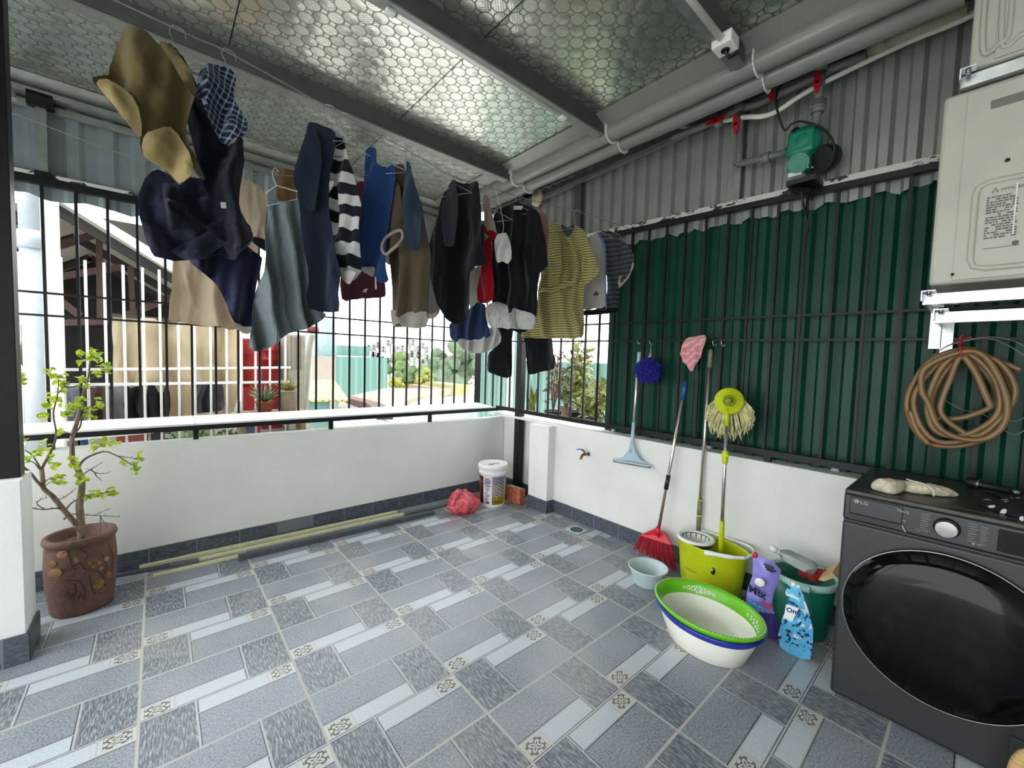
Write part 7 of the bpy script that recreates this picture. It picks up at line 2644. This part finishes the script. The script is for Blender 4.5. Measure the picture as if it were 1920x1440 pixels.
for k in range(26):
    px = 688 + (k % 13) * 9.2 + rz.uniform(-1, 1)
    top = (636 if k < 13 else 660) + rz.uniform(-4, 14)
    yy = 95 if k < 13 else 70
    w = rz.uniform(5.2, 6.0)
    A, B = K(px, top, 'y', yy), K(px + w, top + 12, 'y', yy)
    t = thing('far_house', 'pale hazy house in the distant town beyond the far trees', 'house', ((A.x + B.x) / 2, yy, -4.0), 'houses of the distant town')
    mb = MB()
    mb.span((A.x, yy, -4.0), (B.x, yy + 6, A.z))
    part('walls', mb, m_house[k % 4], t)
    for i in range(2):
        for j in range(2):
            mb = MB()
            x_ = A.x + (B.x - A.x) * (0.25 + 0.5 * i)
            z_ = A.z - (A.z - B.z) * (0.3 + 0.5 * j)
            mb.span((x_ - 0.28, yy - 0.05, z_ - 0.35), (x_ + 0.28, yy, z_ + 0.35))
            part('window', mb, m_win, t)

# ---- beyond the right-hand grille, between the corner and the green sheet
mb = MB()
A, B = K(899, 640, 'x', 4.6), K(968, 790, 'x', 4.6)
corr(mb, (4.6, A.y), (4.6, B.y), -1.0, 1.95, 0.14, 0.03, (-1, 0, 0))
corr(mb, (4.6, B.y), (4.6, 0.6), -1.0, 1.35, 0.14, 0.03, (-1, 0, 0))
solo('teal_fence', mb, mat('pale_teal_sheet', (150, 196, 184), 0.6, var=0.06), 'pale teal ribbed sheet fence outside beyond the black corner posts', 'fence')
mb = MB()
q = K(957, 700, 'x', 3.45)
mb.cyl((3.45, q.y, -1.0), (3.45, q.y, 2.3), 0.04, 16)
for z_ in (1.42, 1.55):
    mb.cyl((3.45, q.y, z_), (3.45, q.y, z_ + 0.03), 0.046, 16)
solo('white_post', mb, m_whitebar, 'white round post outside just left of the black corner steel post', 'post')
wf = thing('white_fence', 'white bar fence outside behind the flower pots, left of the green sheet', 'fence', K(1085, 790, 'x', 4.9))
for i, px in enumerate(range(1040, 1135, 10)):
    q = K(px, 760, 'x', 4.9)
    mb = MB()
    mb.cyl((4.9, q.y, -0.4), (4.9, q.y, K(1085, 712, 'x', 4.9).z), 0.014, 8)
    part('bar', mb, m_whitebar, wf)
for py in (722, 735, 738, 775):
    A, B = K(1038, py, 'x', 4.9), K(1132, py + 1, 'x', 4.9)
    mb = MB()
    mb.beam(A, B, 0.02, 0.02)
    part('cross_bar', mb, m_whitebar, wf)
mb = MB()
mb.span((3.05, -1.2, 0.62), (3.9, 0.5, 0.66))
mb.span((3.05, -1.2, -1.0), (3.12, 0.5, 0.62))
solo('plant_ledge', mb, mat('pale_ledge', (214, 208, 196), 0.8, var=0.1), 'pale ledge outside the right parapet carrying the flower pots', 'ledge')


def potbush(label, px, py, xx, potc, m_, n, rad, L, hgt, seed, stems=5):
    b_ = K(px, py, 'x', xx)
    b_.z = 0.661
    t = thing('flower_pot', label, 'potted plant', b_)
    mb = MB()
    mb.lathe([(0, 0), (0.075, 0), (0.095, 0.15), (0.102, 0.15), (0.102, 0.135), (0.088, 0.14), (0, 0.135)], b_, 20)
    part('pot', mb, mat('flowerpot_%d' % seed, potc, 0.6, var=0.1), t)
    mb, mb2 = MB(), MB()
    rz = random.Random(seed)
    tips = []
    for k in range(stems):
        e = b_ + Vector((rz.uniform(-.12, .12), rz.uniform(-.16, .16), 0.14 + hgt * rz.uniform(0.5, 1.0)))
        mb.tube(spline([b_ + Vector((0, 0, 0.13)), (b_ + e) / 2 + Vector((rz.uniform(-.04, .04), rz.uniform(-.04, .04), 0.05)), e], 4), 0.006, 5)
        tips.append(e)
        tips.append((b_ + e) / 2 + Vector((0, 0, 0.08)))
    leafy(mb2, tips, n, rad, L, seed)
    part('stems', mb, m_twig, t)
    part('leaves', mb2, m_, t)


m_leaf4 = mat('outside_brown_leaf', (172, 130, 84), 0.6, var=0.3, scale=9)
potbush('black pot with yellow-green bush outside, tallest plant by the green sheet', 1082, 790, 3.55, (40, 40, 42), m_leaf3, 20, 0.07, 0.055, 0.80, 91, 8)
potbush('black pot with sparse brown-leaved stems outside behind the black corner post', 1036, 795, 3.35, (36, 36, 38), m_leaf4, 9, 0.05, 0.045, 0.62, 92, 6)
potbush('grey pot with fresh green bush outside, low and next to the green sheet', 1112, 795, 3.25, (120, 118, 112), m_leaf3, 24, 0.06, 0.05, 0.34, 93, 7)
potbush('clay pot with leafy green plant outside, between the black pots', 1060, 793, 3.75, (150, 100, 76), m_leaf2, 18, 0.07, 0.055, 0.55, 94, 7)
b_ = K(998, 778, 'x', 3.2)
b_.z = 0.661
t = thing('snake_plant', 'yellow-edged snake plant outside just right of the black corner post', 'potted plant', b_)
mb = MB()
mb.lathe([(0, 0), (0.05, 0), (0.065, 0.10), (0.05, 0.095), (0, 0.09)], b_, 18)
part('pot', mb, mat('snake_pot', (120, 100, 88), 0.7, var=0.1), t)
mb = MB()
rz = random.Random(8)
for k in range(7):
    p = b_ + Vector((rz.uniform(-.03, .03), rz.uniform(-.03, .03), 0.09))
    e = p + Vector((rz.uniform(-.05, .05), rz.uniform(-.05, .05), rz.uniform(0.28, 0.42)))
    s_ = Vector((rz.uniform(-1, 1), rz.uniform(-1, 1), 0)).normalized() * 0.02
    m_1 = p.lerp(e, 0.55)
    mb.mesh([p - s_ * 0.5, p + s_ * 0.5, m_1 + s_, e, m_1 - s_], [(0, 1, 2, 3, 4)])
part('leaves', mb, mat('snake_leaf', (170, 184, 70), 0.5, var=0.4, scale=24), t)
spiky('potted_palm', 'bright yellow-green palm outside at the top left edge of the green sheet', 1118, 790, -0.45, 18, 0.75, 0.012, (206, 206, 70), (120, 116, 108), 0.06, 0.10, 95)
